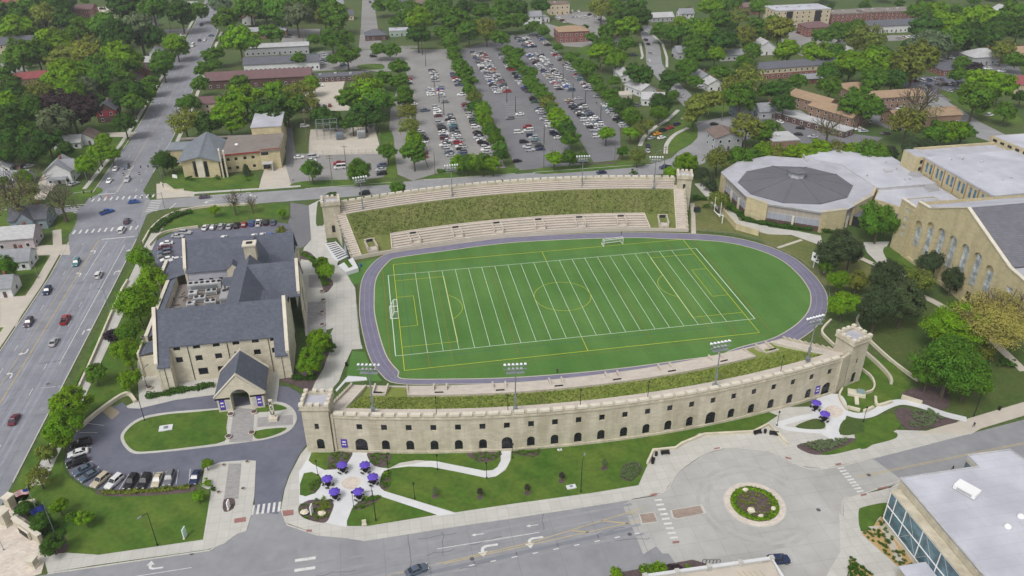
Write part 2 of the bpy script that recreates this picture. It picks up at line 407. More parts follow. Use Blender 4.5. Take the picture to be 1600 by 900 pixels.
def strip(mb,p,w,z0,z1=None,mi=0,closed=False):
 "strip along polyline as quads (sheet if z1 is None, else raised)"
 N=len(p)
 L=[];Rr=[]
 for i,q in enumerate(p):
  a=np.array(p[(i-1)%N]if closed else p[max(i-1,0)]);b=np.array(p[(i+1)%N]if closed else p[min(i+1,N-1)])
  d=(b-a)/max(np.linalg.norm(b-a),1e-6);nrm=np.array([-d[1],d[0]]);q=np.array(q)
  L.append(q+nrm*w/2);Rr.append(q-nrm*w/2)
 rngi=range(N if closed else N-1)
 for i in rngi:
  j=(i+1)%N
  if z1 is None:mb.add([(*Rr[i],z0),(*Rr[j],z0),(*L[j],z0),(*L[i],z0)],[[0,1,2,3]],mi)
  else:
   mb.add([(*Rr[i],z0),(*Rr[j],z0),(*L[j],z0),(*L[i],z0),(*Rr[i],z1),(*Rr[j],z1),(*L[j],z1),(*L[i],z1)],[[4,5,6,7],[0,1,5,4],[2,3,7,6]],mi)
 if z1 is not None and not closed:
  for i in (0,N-1):mb.add([(*Rr[i],z0),(*L[i],z0),(*L[i],z1),(*Rr[i],z1)],[[0,1,2,3]],mi)
def wall_open(mb,p0,p1,z0,z1,ops,depth=0.3,mi=0,top_fn=None):
 """front face of a wall p0->p1 (outward = right of travel) with openings (u0,u1,za,zb,arch); returns glass placer"""
 p0=np.array(p0);p1=np.array(p1);Lg=np.linalg.norm(p1-p0);d=(p1-p0)/Lg;n=np.array([d[1],-d[0]])
 P=lambda u,z,q=0.0:(*(p0+d*u-n*q),z)
 us=sorted({0.0,Lg,*[o[0]for o in ops],*[o[1]for o in ops]})
 for a,b in zip(us,us[1:]):
  if b-a<1e-4:continue
  mid=(a+b)/2;cut=sorted([(o[2],o[3])for o in ops if o[0]<=mid<=o[1]]);z=z0
  for c0,c1 in cut+[(z1,None)]:
   if c0>z+1e-4:mb.face([P(a,z),P(b,z),P(b,c0),P(a,c0)],mi)
   z=c1
 for (u0,u1,za,zb,arch)in ops:
  r=(u1-u0)/2;uc=(u0+u1)/2;zs=zb-r if arch else zb
  if arch:
   arc=[(uc-r*math.cos(t),zs+r*math.sin(t))for t in np.linspace(0,math.pi,9)]
   mb.face([P(u0,zb)]+[P(*q)for q in arc[:5]],mi);mb.face([P(u1,zb)]+[P(*q)for q in arc[:3:-1]],mi)
   edge=[(u0,za)]+arc+[(u1,za)]
  else:edge=[(u0,za),(u0,zb),(u1,zb),(u1,za)]
  E=len(edge)
  for i in range(E):
   q,w_=edge[i],edge[(i+1)%E]
   mb.face([P(*q),P(*q,depth),P(*w_,depth),P(*w_)],mi)
 def outline(o,back):
  u0,u1,za,zb,arch=o;r=(u1-u0)/2;uc=(u0+u1)/2;zs=zb-r
  pts=[(u0,za),(u1,za)]
  pts+=[(uc+r*math.cos(t),zs+r*math.sin(t))for t in np.linspace(0,math.pi,9)]if arch else [(u1,zb),(u0,zb)]
  return [P(u,z,back)for u,z in pts]
 return outline,P
def window_part(outline,P,o,parent,glass=None,frame=None,depth=0.25,bars=(1,1),name='window',th=0.09):
 g=MB();g.face(outline(o,depth));w_=g.build(name,glass or DARKG,parent)
 u0,u1,za,zb,arch=o;f=MB();q=depth-0.06
 def bar(a,b,c,e):f.face([P(a,c,q),P(b,c,q),P(b,e,q),P(a,e,q)])
 hi=zb-(u1-u0)/2*0.1 if arch else zb
 for i in range(1,bars[0]+1):
  uc=u0+(u1-u0)*i/(bars[0]+1);bar(uc-th/2,uc+th/2,za,hi)
 for i in range(1,bars[1]+1):
  zc=za+(zb-za)*i/(bars[1]+1);bar(u0,u1,zc-th/2,zc+th/2)
 bar(u0,u1,za,za+0.12)
 if frame is not None:f.build('frame',frame,w_)
 return w_
 # ==== GROUND, ROADS, LOTS, PATHS
def paint(parent,name,mt,segs=(),polys=(),z=0.06):
 mb=MB()
 allp=[tuple(q)for a,b,_ in segs for q in (a,b)]+[q for p in polys for q in p]
 z=free_z(allp,z)
 for a,b,w_ in segs:
  a=np.array(a);b=np.array(b);d=(b-a)/np.linalg.norm(b-a);n_=np.array([-d[1],d[0]])*w_/2
  mb.add([(*(a-n_),z),(*(b-n_),z),(*(b+n_),z),(*(a+n_),z)],[[0,1,2,3]])
 for p in polys:mb.sheet(p,z)
 return tag(mb.build(name,mt,parent),kind='structure')
def dashes(a,b,on,off,w_):
 a=np.array(a,float);b=np.array(b,float);Lg=np.linalg.norm(b-a);d=(b-a)/Lg;o=[];t=0
 while t<Lg:o.append((a+d*t,a+d*min(t+on,Lg),w_));t+=on+off
 return o
def arrow(x,y,ang,turn=1,s=1.0,straight=False):
 "turn arrow polygon(s) on the road"
 c,n=math.cos(ang),math.sin(ang)
 T=lambda u,v:(x+s*(c*u-n*v*turn),y+s*(n*u+c*v*turn))
 if straight:return [[T(-1.4,-.12),T(.6,-.12),T(.6,-.45),T(1.6,0),T(.6,.45),T(.6,.12),T(-1.4,.12)]]
 return [[T(-1.6,-.2),T(.3,-.2),T(.9,.1),T(1.1,.6),T(1.1,1.0),T(1.6,1.0),T(.85,2.0),T(.1,1.0),T(.6,1.0),T(.6,.6),T(.4,.35),T(0,.2),T(-1.6,.2)]]
struct('ground',[[(-1250,-330),(1350,-330),(1350,1450),(-1250,1450)]],0.0,GRASS)
AVL=[(-168,-180),(-168,45),(-169.5,72),(-173.2,86)]
AVL2=[(-173.4,120),(-173.6,181),(-174.5,225),(-177,275),(-179.5,320),(-182,388),(-187.5,484),(-193.3,572),(-215,900)]
AVR2=[(-153,139),(-153.2,190),(-156,250),(-158.5,300),(-161.5,356),(-164.5,432),(-171,500),(-180.5,571),(-201,900)]
avenue=struct('avenue',[AVL+[(-173.4,100),*AVL2]+AVR2[::-1]+[(-153,118),(-146.5,104),(-146.3,92),(-145.3,70),(-145,40),(-145,-180)]],0.02,AVE)
side_w=struct('side_street',[[(-172.5,98),(-260,101),(-262,107.5),(-172.5,106)]],0.024,AVE)
stn=struct('cross_street',[GP(K(0,1,"880,460 960,420 1080,398 1600,374")+K(1,1,"190,364 330,385 420,345 800,305"))[:-4]+[(-104,95.4),(-60,95.4),(0,95.4),(60,94),(76,97)]+[(90,104),(103,122),(112,140),(124,153),(146,160),(170,160)]+[(170,169),(140,169),(118,163),(103,152),(93,137),(85,122),(78,113),(66,107.5),(20,107)]+[(-30,107.5),(-140,107.5),(-150,107.5)]],0.028,RD2)
front=struct('front_road',[[(-150,-90.2),(-128.6,-89.9),(-97,-89.5),(-92,-86),(-89.8,-80),(-88,-74),(-83.5,-74),(-83.2,-80),(-81.5,-85),(-75,-89.2),(-65,-92.3),(-33,-92),(-5.9,-91.3),(0,-91.2),(0,-160),(-150,-160)]],0.028,RD)
frr=struct('front_road_east',[[(38,-87.5),(42,-89.9),(55.4,-88.6),(84.8,-84.6),(160,-74),(160,-96),(60,-97.2),(44,-99)]],0.031,RD)
rb_poly=GP(K(2,3,"690,455 745,425 950,380 1040,250 1200,140 1350,100 1600,118")+K(3,3,"200,215 350,232 660,170 850,310 560,400 470,430 470,560 510,700 480,900 -100,1000"))+[(22,-122),(0,-118)]+GP(K(2,3,"1040,850 980,760 940,760 900,715 820,765 770,640"))
struct('sidewalk',[GP(K(3,2,"930,912 1250,818 1620,708 1620,792 1330,880 1270,915"))],0.13,CONCT,0.12)
paint(frr,'road_marking',LINEY,[((48,-93.6),(160,-85.2),.16),((48,-94.0),(160,-85.6),.16)],z=.05)if 'paint' in globals()else None
struct('roundabout',[rb_poly],0.036,RDB)
struct('sidewalk',[GP(K(3,3,"470,430 560,396 690,372 760,352 840,300 860,420 700,600 640,690 850,930 500,930 520,785 545,690 578,610 560,560 472,562"))],0.062,CONC,0.05)
lot1=struct('parking_lot',[GP(S("626,77 702,77 722,112 742,160 770,215 792,252 800,268 700,276 672,270 655,215 645,150 636,118"))],0.02,LOTL)
lot2=struct('parking_lot',[GP(S("718,78 802,54 826,84 856,124 886,170 915,215 940,252 905,258 865,262 812,266 800,268 790,250 768,204 748,160"))],0.022,LOT)
lot3=struct('parking_lot',[GP(S("796,58 838,50 866,75 900,112 938,152 968,195 974,226 964,250 925,254 905,225 870,165 835,108"))],0.024,LOT)
struct('parking_lot',[GP(S("458,240 485,240 600,232 610,240 606,275 545,285 470,284 440,292 425,292 430,270 440,265"))],0.02,LOTL)
struct('lane',[GP(S("612,145 628,140 645,190 668,262 690,262 700,278 648,284 620,272 608,200"))],0.026,LOTL)
struct('parking_lot',[GP(S("500,80 640,75 650,92 640,110 590,112 560,108 480,112 470,95"))],0.02,LOTL)
struct('parking_lot',[GP(S("470,125 540,122 530,160 560,172 470,175"))],0.02,CONCT)
struct('parking_lot',[GP(S("440,45 500,45 500,60 470,75 440,70"))],0.02,LOTL)
struct('side_street',[GP(S("566,0 584,0 590,42 598,75 560,78 564,42"))],0.02,LOTL)
struct('parking_lot',[GP(S("870,20 925,18 965,35 940,62 905,40 868,30"))],0.02,LOTL)
struct('parking_lot',[GP(S("850,35 900,50 925,62 925,75 882,72 860,55"))],0.022,LOTL)
lane_e=smooth_open(GP(S("1008,40 1012,55 1020,75 1023,100 1040,122 1066,148 1082,165")),4)
struct('side_street',[ribbon(lane_e,10)],0.032,RD2)
struct('parking_lot',[GP(S("1085,190 1160,183 1210,180 1215,205 1140,225 1085,235 1070,212"))],0.02,LOT)
struct('parking_lot',[GP(S("1330,180 1345,165 1440,140 1520,130 1525,150 1450,165 1440,195 1400,205"))],0.02,LOT)
struct('parking_lot',[GP(S("1205,178 1240,172 1300,205 1380,215 1360,228 1250,228"))],0.023,LOT)
struct('parking_lot',[GP(S("1405,132 1440,120 1510,118 1516,144 1450,148 1420,138"))],0.026,DRIVE)
struct('parking_lot',[GP(S("1450,85 1500,80 1490,100 1455,105"))],0.024,LOT)
struct('parking_lot',[GP(S("1530,100 1590,100 1600,125 1550,120"))],0.024,LOT)
struct('side_street',[GP(S("1425,135 1440,132 1475,155 1530,190 1600,225 1600,240 1500,205 1450,165"))],0.029,RD2)
struct('parking_lot',[GP(S("1220,50 1290,45 1330,70 1260,90 1222,75"))],0.024,LOTL)
struct('parking_lot',[GP(S("1385,55 1430,55 1432,62 1388,64"))],0.024,LOTL)
struct('parking_lot',[GP(S("0,100 20,90 45,112 20,125"))],0.02,LOTL)
struct('parking_lot',[GP(S("135,12 178,10 180,28 150,30"))],0.02,CONCT)
struct('side_street',[GP(S("255,46 300,44 302,52 262,54"))],0.019,LOTL)
for k,p in enumerate(["456,292 470,284 545,281 625,283 615,288 520,292","652,281 680,272 700,270 800,262 806,270 760,275 660,280","838,266 850,262 905,258 980,252 1008,256 985,262 850,272","590,210 612,205 618,250 620,278 600,276 606,250","560,102 596,100 598,108 565,108"]):
 tag(struct('grass_verge',[smooth_closed(GP(S(p)),3)],0.11,LAWN,0.11))
for p in ["700,78 716,78 735,118 757,165 785,215 800,250 806,262 790,262 772,225 742,170 718,120","790,80 803,80 840,130 880,180 910,225 928,255 905,255 880,215 845,160 815,115","858,78 880,85 935,130 985,180 985,235 970,236 968,195 935,150 900,110"]:
 struct('grass_verge',[GP(S(p))],0.13,GRASS,0.13)
kb=MB()
for pl in [AVL[:3],AVL2,AVR2,[(-145,-60),(-145,40),(-145.4,70)],[(-172.5,107.5),(-215,108)],[(-132,107.6),(-108,107.6)],[(-86,107.6),(-50,107.6)],[(-36,107.6),(4,107.6)],[(12,107.4),(62,107.6)],[(-134,95.7),(-104,95.2)],[(-128.6,-89.8),(-97,-89.4),(-92,-85.9),(-89.8,-80)],[(-83.1,-80),(-81.4,-85),(-75,-89.1),(-65,-92.2),(-33,-91.9),(0,-91.1)]]:
 strip(kb,pl,0.3,0.0,0.15)
strip(kb,smooth_open(GP(K(2,3,"750,425 950,380 1040,250 1200,140 1350,100 1600,118")+K(3,3,"200,215 350,232 660,165 1280,5")),4),0.3,0,0.15)
strip(kb,smooth_open(GP(K(3,3,"840,300 560,400 470,430 470,560 515,700 480,900")),4),0.3,0,0.15)
tag(kb.build('kerb',CONC),kind='structure')
struct('sidewalk',[ribbon([(-139.2,-62),(-139.2,20),(-139.6,66),(-139,84),(-133,93)],3.4)],0.12,CONC,0.12)
struct('sidewalk',[ribbon([(-170.2,-60),(-170.2,40),(-171.5,66),(-177,84)],3.0)],0.121,CONCT,0.12)
struct('sidewalk',[ribbon([(-178,125),(-176.3,181),(-177.2,225),(-180,290),(-184.8,388),(-190,484)],1.8)],0.12,CONC,0.12)
struct('sidewalk',[ribbon([(-150,180),(-152.5,250),(-155.5,300),(-158.5,356),(-161.5,432)],1.8)],0.12,CONC,0.12)
struct('sidewalk',[[(-145.6,108),(-131,108),(-131,112.5),(-140,117),(-145,125),(-149,125)]],0.121,CONCT,0.12)
struct('sidewalk',[ribbon([(-132,111.5),(-108,111),(-88,110.8)],1.8)],0.12,CONC,0.12)
struct('sidewalk',[ribbon(smooth_open(GP(S("1000,228 1006,215 1022,200 1042,188 1060,172"))),2)],0.12,CONC,0.12)
struct('sidewalk',[ribbon(smooth_open(GP(S("1040,240 1042,225 1055,210 1075,200"))),2)],0.12,CONC,0.12)
for q in ["1000,68 1004,88 1002,92","1035,68 1042,90 1042,105","1008,48 1020,55 1035,68"]:
 struct('sidewalk',[ribbon(GP(S(q)),1.6)],0.12,CONC,0.12)
for p in ["62,280 70,270 82,290 70,312 52,312","30,385 108,382 110,398 35,400","0,465 42,462 40,485 0,487","0,487 38,485 25,510 0,512","68,275 110,250 112,262 78,300","145,208 215,206 205,214 150,214","1190,140 1150,128 1140,135 1085,132"]:
 struct('driveway',[GP(S(p))],0.06,CONCT,0.06)
for p in ["112,200 195,212 200,225 172,245 150,240","110,300 150,292 160,300 130,312 100,312","95,335 120,335 110,365 85,370","60,400 82,402 70,425 20,428","20,433 60,433 35,460 10,462","0,512 15,512 5,530 0,530"]:
 struct('front_lawn',[smooth_closed(GP(S(p)),3)],0.05,LAWN,0.05)
struct('lawn',[smooth_closed(GP(K(0,1,"925,620 900,590 960,500 1080,440 1300,400 1600,380")+K(1,1,"180,372 205,400 200,470 120,465 0,460")+K(0,1,"1500,480 1250,510 1100,540 980,600")),3)],0.10,LAWN,0.1)
struct('lawn',[GP(K(0,1,"915,640 940,700 1000,800 1060,900")+K(0,2,"1000,0 930,170 900,300 870,420 860,650 700,690 545,790 430,900")+K(0,3,"300,170 150,400 40,520 -60,700"))+[(-141,-75),(-141,-40),(-137.4,-40),(-137.4,55)]],0.09,LAWN,0.09)
struct('grass_verge',[ribbon([(-142.6,-64),(-142.6,-34)],3)],0.115,LAWN,0.1)
struct('grass_verge',[ribbon([(-141.9,-30),(-141.9,55)],1.2)],0.115,LAWN,0.1)
struct('alumni_parking_lot',[GP(K(0,1,"940,640 1000,590 1100,545 1240,525 1600,485")+K(1,1,"0,470 200,500 230,560 270,655 100,760")+K(0,2,"1100,0")+K(0,1,"1000,790 960,720"))],0.03,DRIVE)
struct('alumni_drive',[GP(K(1,1,"215,365 330,385 340,440 340,540 345,600 300,640 270,655 235,560 200,500 215,440"))],0.034,LOT)
struct('sidewalk',[GP(K(1,1,"330,385 400,350 440,355 440,600 480,700 560,800 600,870")+K(1,2,"620,0 650,300 665,380 600,385 560,470 520,580 470,640 340,660 400,520 460,300 485,250 310,300 270,20")+K(1,1,"255,830 300,650 345,600"))],0.12,CONC,0.12)
struct('grass_verge',[smooth_closed(GP(K(1,1,"385,370 410,365 425,400 425,500 400,512 375,500")),3)],0.135,LAWND,0.1)
struct('patio',[GP(K(1,2,"325,90 435,85 440,280 320,280"))],0.135,PAVEGREY,0.1)
struct('patio',[GP(K(1,1,"330,820 400,815 420,900 330,900"))],0.135,PAVEGREY,0.1)
struct('planting_bed',[smooth_closed(GP(K(1,1,"270,680 310,670 360,700 400,790 480,860 470,900 430,930 400,850 350,740 280,720")),3)],0.15,MULCH,0.1)
struct('planting_bed',[GP(K(1,2,"140,580 240,540 470,340 470,300 480,340 420,510 370,590 340,650 250,610"))],0.15,MULCH,0.1)
fore=GP(K(0,2,"860,420 900,300 1000,340 1600,330")+K(1,2,"140,575 140,620 60,640")+K(0,2,"1345,668 1100,700 870,755 800,752 790,740 870,700 860,560"))
struct('forecourt',[fore],0.118,CONC,0.11)
loop_o=GP(K(0,2,"1345,662 1100,692 870,752 800,748 765,715 640,775 500,880")+K(0,3,"430,60 410,130 405,190 440,270 520,330 600,360 700,365 1000,350 1250,325 1270,220 1380,190 1540,180")+K(1,3,"-20,190 -5,300 -10,420 0,500 140,515 170,380 200,280 270,140 345,40")+K(1,2,"330,800 320,700 260,650 200,617 135,610 130,700"))
struct('alumni_drive',[loop_o],0.05,DRIVE)
isl=smooth_closed(GP(S("189,688 194,672 218,654 260,645 345,638 385,634 432,628 456,637 464,655 452,674 420,686 380,692 300,702 230,709 204,707")),4)
struct('sidewalk',[isl],0.16,CONC,0.16)
struct('lawn',[smooth_closed(GP(S("194,687 199,673 221,657 262,648 300,645 340,641 356,641 354,668 351,690 300,699 232,706 208,704")),3)],0.19,LAWN,0.1)
struct('lawn',[smooth_closed(GP(S("402,638 430,632 448,640 400,645")),3)],0.19,LAWN,0.1)
struct('lawn',[smooth_closed(GP(S("400,674 446,669 440,676 418,684 400,686")),3)],0.19,LAWN,0.1)
struct('sidewalk',[GP(K(1,2,"55,500 150,520 142,622 128,712 40,712"))],.14,CONC,.1)
struct('patio',[GP(S("403,653 458,649 458,664 402,668"))],0.17,PAVEGREY,0.1)
struct('patio',[GP(S("366,638 398,640 395,690 358,692"))],0.172,PAVEGREY,0.1)
struct('lawn',[smooth_closed(GP(K(0,3,"430,60 300,160 210,330 180,400 280,470 330,560 400,640 430,720 410,755 520,770 620,768 1270,672 1310,380 1240,370 700,385 560,365 430,280 395,190")),3)],0.105,LAWN,0.1)
struct('planting_bed',[smooth_closed(GP(K(0,3,"620,368 1000,352 1200,335 1200,375 1000,395 820,405 640,400")),3)],0.13,MULCH,0.1)
struct('plaza',[GP(K(0,3,"1280,225 1380,190 1540,178 1600,182")+K(1,3,"-10,400 -30,520 -60,620")+K(0,3,"1480,640 1400,700 1300,735 600,832 300,882 270,770 420,757 620,770 1270,675 1320,370 1260,340"))],0.125,CONC,0.12)
struct('patio',[GP(K(0,3,"1430,200 1510,200 1490,420 1400,420"))],0.14,PAVEGREY,0.1)
struct('planting_bed',[smooth_closed(GP(K(0,3,"1400,425 1465,420 1460,480 1400,500")),3)],0.16,MULCH,0.1)
struct('gateway_plaza',[GP(K(0,3,"-60,480 100,440 280,640 290,770 260,885 -100,1000"))],0.122,PAVEPINK,0.11)
struct('planting_bed',[smooth_closed(GP(K(0,3,"80,480 200,440 330,560 400,640 430,730 380,760 285,755 270,640 180,560")),3)],0.14,MULCH,0.1)
struct('plaza',[GP(K(1,3,"345,62 490,125 1600,125")+K(2,3,"340,95 720,40 1040,-10")+K(3,3,"-100,-150 440,-160 470,-90 500,-20"))+GP(K(3,3,"1280,4 660,163 350,230 200,212 0,122")+K(2,3,"1350,98 1200,138 1040,248 950,378 740,424 0,538")+K(1,3,"680,683 380,638 180,565 158,475 180,360 210,275 280,140"))],0.124,CONC,0.12)
LZ=0.15
white=[K(1,3,"350,125 605,120 700,130 830,230 1100,180 1250,210 1440,245 1530,190 1530,118 1595,118 1590,200 1500,285 1440,292 1000,225 800,370 1250,512 1140,525 700,400 560,595 440,570 270,470 270,250")]
struct('plaza',[GP(p)for p in white],0.135,CONCW,0.05)
lawns=[K(1,3,"350,125 600,125 605,140 560,210 500,235 430,240 350,200 328,180"),K(1,3,"300,260 350,252 400,275 415,310 400,350 370,385 310,405 275,395 275,330"),K(1,3,"700,125 1528,120 1530,180 1510,220 1480,240 1430,245 1250,210 1130,185 1000,178 900,195 830,230 780,225 740,215 710,190"),K(1,3,"800,245 850,230 950,218 1100,222 1250,250 1440,290 1500,280 1560,240 1590,180 1595,122")+K(2,3,"0,115 340,92 720,38 1040,-10")+K(3,3,"-60,-110 0,-125 60,-100 -30,-40 -60,-10")+K(2,3,"1400,5 1170,10 1020,110 880,125 850,200 790,335 520,380 0,452")+K(1,3,"1245,505 800,370 770,340 780,290"),K(1,3,"720,400 760,398 1130,520 700,590 570,590 568,560 600,480 640,440")]
for i,p in enumerate(lawns):struct('lawn',[GP(p)],LZ,LAWN,0.05)
beds=[K(1,3,"270,465 330,430 400,425 460,430 487,455 470,510 440,565 380,565 300,540 270,510"),K(1,3,"470,135 600,128 560,210 510,232 450,230"),K(1,3,"335,330 370,300 405,290 412,315 395,350 350,385"),K(1,3,"700,130 835,130 830,200 790,222 740,212 712,185"),K(1,3,"790,260 840,250 840,300 830,350 800,365 775,340"),K(1,3,"610,480 640,445 720,405 780,405 740,450 640,490"),K(1,3,"1320,135 1530,130 1500,170 1440,190 1380,185"),K(2,3,"10,125 180,112 170,140 130,160 20,140"),K(2,3,"690,220 760,190 815,210 800,260 740,310 680,285")]
for p in beds:struct('planting_bed',[smooth_closed(GP(p),3)],0.17,MULCH,0.05)
struct('patio',[smooth_closed(GP(K(1,3,"533,320 555,295 600,280 645,292 655,315 635,345 590,362 550,350")),4)],0.15,PAVEPINK,0.05)
for ix,iy,p in [(1,3,"165,495 235,488 235,520 172,530"),(1,3,"318,612 350,612 350,625 315,628"),(0,3,"1465,545 1538,533 1538,562 1465,572"),(0,3,"1485,25 1515,25 1515,55 1485,55"),(2,3,"865,390 905,384 905,398 870,404"),(2,3,"1003,686 1045,682 1045,695 1003,699"),(3,3,"107,155 145,165 145,175 110,168"),(3,3,"420,202 455,195 455,207 422,212"),(3,3,"578,392 615,385 615,397 582,404"),(2,3,"1262,103 1298,97 1298,106 1265,112"),(3,3,"685,352 750,343 750,352 688,362")]:
 struct('tactile_paving',[GP(K(ix,iy,p))],0.162,BRICKPAD,0.03)
struct('lawn',[GP(K(3,2,"340,170 480,160 560,170 620,330 780,470 920,580 1000,640 1250,800 1600,700")+[(1640,560),(1600,480),(1500,470),(1400,450)]+K(3,1,"760,900 560,700 350,800")+K(3,2,"390,100"))],0.04,LAWND,0.04)
struct('lawn',[GP(K(3,2,"440,640 500,600 590,400 780,470 900,600 830,680 700,760 560,800 480,780"))],0.14,LAWN,0.1)
struct('plaza',[smooth_closed(GP(K(3,2,"265,740 330,680 440,665 490,720 490,800 460,850 400,850 330,830 290,800")),3)],0.16,CONCW,0.1)
struct('patio',[smooth_closed(GP(K(3,2,"345,775 380,740 430,740 470,775 440,808 380,808")),4)],0.17,PAVEPINK,0.1)
struct('path',[ribbon(smooth_open(GP(K(3,2,"60,855 200,815 300,800"))),1.8)],0.165,CONCW,0.1)
struct('path',[ribbon(smooth_open(GP(K(3,2,"60,855 150,885 420,905"))),1.6)],0.166,CONCW,0.1)
struct('path',[ribbon(smooth_open(GP(K(3,2,"410,840 415,900")+K(3,3,"400,20 380,40"))),4)],0.167,CONCW,0.1)
struct('path',[ribbon(smooth_open(GP(K(3,2,"480,780 560,800 640,790 740,740 830,715 960,740 1100,790 1240,825"))),2.2)],0.168,CONCW,0.1)
for p,mt_ in [("540,880 640,820 780,790 830,860 700,950 580,1010",LAWN),("790,770 850,750 940,780 1180,830 1100,860 900,890 830,850",MULCH),("870,640 1100,620 1130,740 1060,760 960,720 840,690",MULCH),("170,868 280,822 345,832 352,878 260,886",LAWND),("470,830 570,830 600,900 450,920",LAWND)]:
 struct('planting_bed' if mt_ is MULCH else 'lawn',[smooth_closed(GP(K(3,2,p)),3)],0.175,mt_,0.1)
struct('planting_bed',[smooth_closed(GP(K(3,3,"180,85 330,55 520,40 560,60 480,110 330,145 240,130")),3)],0.15,MULCH,0.1)
struct('lawn',[smooth_closed(GP(K(3,3,"330,140 480,90 600,30 780,0 800,40 660,80 420,140")),3)],0.16,LAWN,0.1)
struct('dry_lawn',[GP(K(3,1,"0,560 180,580 330,640 560,720 700,800 560,900 350,880 200,720 60,655 0,640")+K(2,1,"1540,600 1390,560 1200,545 1110,540 1110,370 1250,330 1400,440"))],0.06,DRYLAWN,0.06)
struct('path',[GP(K(2,1,"1110,370 1140,370 1145,440 1150,560 1120,560 1120,440"))],0.10,CONCT,0.05)
struct('path',[GP(K(2,1,"1140,250 1180,245 1250,300 1310,400 1400,440 1420,480 1600,515")+K(3,1,"0,520 180,545 330,575 345,640 150,570 0,565")+K(2,1,"1380,505 1300,430"))],0.12,CONC,0.1)
struct('path',[GP(K(3,1,"590,615 760,610 720,680 740,720 880,820 860,840 700,760 620,680"))],0.10,CONC,0.05)
struct('path',[ribbon(GP(K(3,1,"570,710 720,780 850,850")),2.2)],0.11,CONCT,0.05)
struct('path',[ribbon(GP(K(3,1,"60,650 210,600")),1.2)],0.105,CONCT,0.05)
struct('lawn',[smooth_closed(GP(K(3,1,"720,660 760,650 930,770 920,810 860,800 740,710")),3)],0.13,LAWN,0.1)
struct('lawn',[smooth_closed(GP(K(3,1,"560,580 620,560 770,570 760,605 600,612")),3)],0.12,LAWND,0.1)
struct('path',[ribbon(smooth_open(GP(K(3,2,"940,40 1080,110 1330,270 1600,520"))),2.6)],0.10,CONCT,0.05)
ic=GP(S("1179,788"))[0]
def circ0(cx,cy,r,n=12):return [(cx+r*math.cos(2*math.pi*i/n),cy+r*math.sin(2*math.pi*i/n))for i in range(n)]
def circ(cx,cy,r,n=40):return [(cx+r*math.cos(2*math.pi*i/n),cy+r*math.sin(2*math.pi*i/n))for i in range(n)]
struct('roundabout_island',[circ(ic[0],ic[1],6.9)],0.16,CONC,0.16)
struct('roundabout_island',[circ(ic[0],ic[1],6.6)],0.19,PAVEPINK,0.1)
struct('planting_bed',[circ(ic[0],ic[1],5.3)],0.26,MULCH,0.2)
for p in ["790,515 890,502 915,565 812,580","985,490 1190,455 1215,510 1030,548 1000,540"]:
 q=GP(K(2,3,p));struct('traffic_island',[q],0.15,CONC,0.15)
 cx,cy=np.mean(q,axis=0);struct('traffic_island',[[(cx+(x-cx)*0.86,cy+(y-cy)*0.84)for x,y in q]],0.17,BROWNPAVE,0.1)
struct('lawn',[smooth_closed(GP(K(3,3,"565,500 600,470 740,445 735,500 690,540 650,600 580,620")),3)],0.14,LAWN,0.14)
struct('planting_bed',[GP(K(3,3,"582,632 650,600 720,515 745,580 900,815 820,850 640,690"))],0.13,TANBED,0.13)
struct('path',[ribbon(GP(K(3,3,"640,610 720,590 830,820")),1.6)],0.15,CONCT,0.1)
struct('sidewalk',[GP(K(3,3,"470,430 560,395 690,370 760,350 740,440 600,470 565,500 580,640 640,690 830,860 850,920 660,910 520,780 540,700 565,600 472,560"))],0.125,CONC,0.12)
struct('planting_bed',[GP(K(3,3,"515,785 660,905 520,920 500,860"))],0.14,TANBED,0.13)
struct('planting_bed',[GP(K(2,3,"600,905 640,885 960,830 1130,800 1230,830 1150,880 860,920"))],0.13,MULCH,0.13)
struct('gravel_yard',[GP(K(1,0,"340,810 740,790 770,900")+K(1,1,"775,60 330,70 330,0"))],0.03,CONCT)
struct('gravel_yard',[GP(K(0,0,"-40,820 120,830 330,790 340,815 330,900 -60,1000"))][:0]or [GP(K(2,1,"470,120 640,115 640,125 480,130"))],0.115,MULCH)
# ---- painted road markings (children of their roads)
W15=0.16
segs=[]
for x in (-164.1,-152.6):segs+=dashes((x,-60),(x+0.2,70),3.2,8.5,W15)
segs+=[((-149,-11),(-148.6,66),0.2),((-156.2,40),(-155.8,70),0.2)]
segs+=dashes((-156,118),(-158.5,220),3,8,0.16)+dashes((-168,118),(-169,220),3,8,0.16)+dashes((-159,225),(-171,480),3,8,0.2)+dashes((-170,225),(-184,480),3,8,0.2)
segs+=[((-163.5,118.5),(-163.5,150),0.2),((-172.5,117.6),(-163.8,117.6),0.5),((-158,72.2),(-146.5,72.6),0.5),((-150.5,-22),(-145.5,-22),0.15)]
zebra=[]
for i in range(11):zebra.append(((-171.2+i*2.35,110.2),(-171.2+i*2.35,113.6),0.7))
for i in range(11):zebra.append(((-170+i*2.25,79),(-170+i*2.25,82.4),0.7))
for i in range(7):zebra.append(((-147.5,95.8+i*1.75),(-143,95.8+i*1.75),0.55));zebra.append(((-179,94.5+i*1.85),(-174.5,94.5+i*1.85),0.55))
ars=arrow(-160.3,-2.5,-math.pi/2,-1)+arrow(-160.3,3,math.pi/2,1)[:0]+arrow(-160.4,-14,math.pi/2,1)+arrow(-146.9,6,math.pi/2,-1)+arrow(-147,44,math.pi/2,-1)+arrow(-147.2,60,math.pi/2,-1)+arrow(-158.2,45,math.pi/2,1)+arrow(-157.8,62,math.pi/2,1)+arrow(-166,146,-math.pi/2,1)
paint(avenue,'road_marking',LINEW,segs+zebra,ars,0.045)
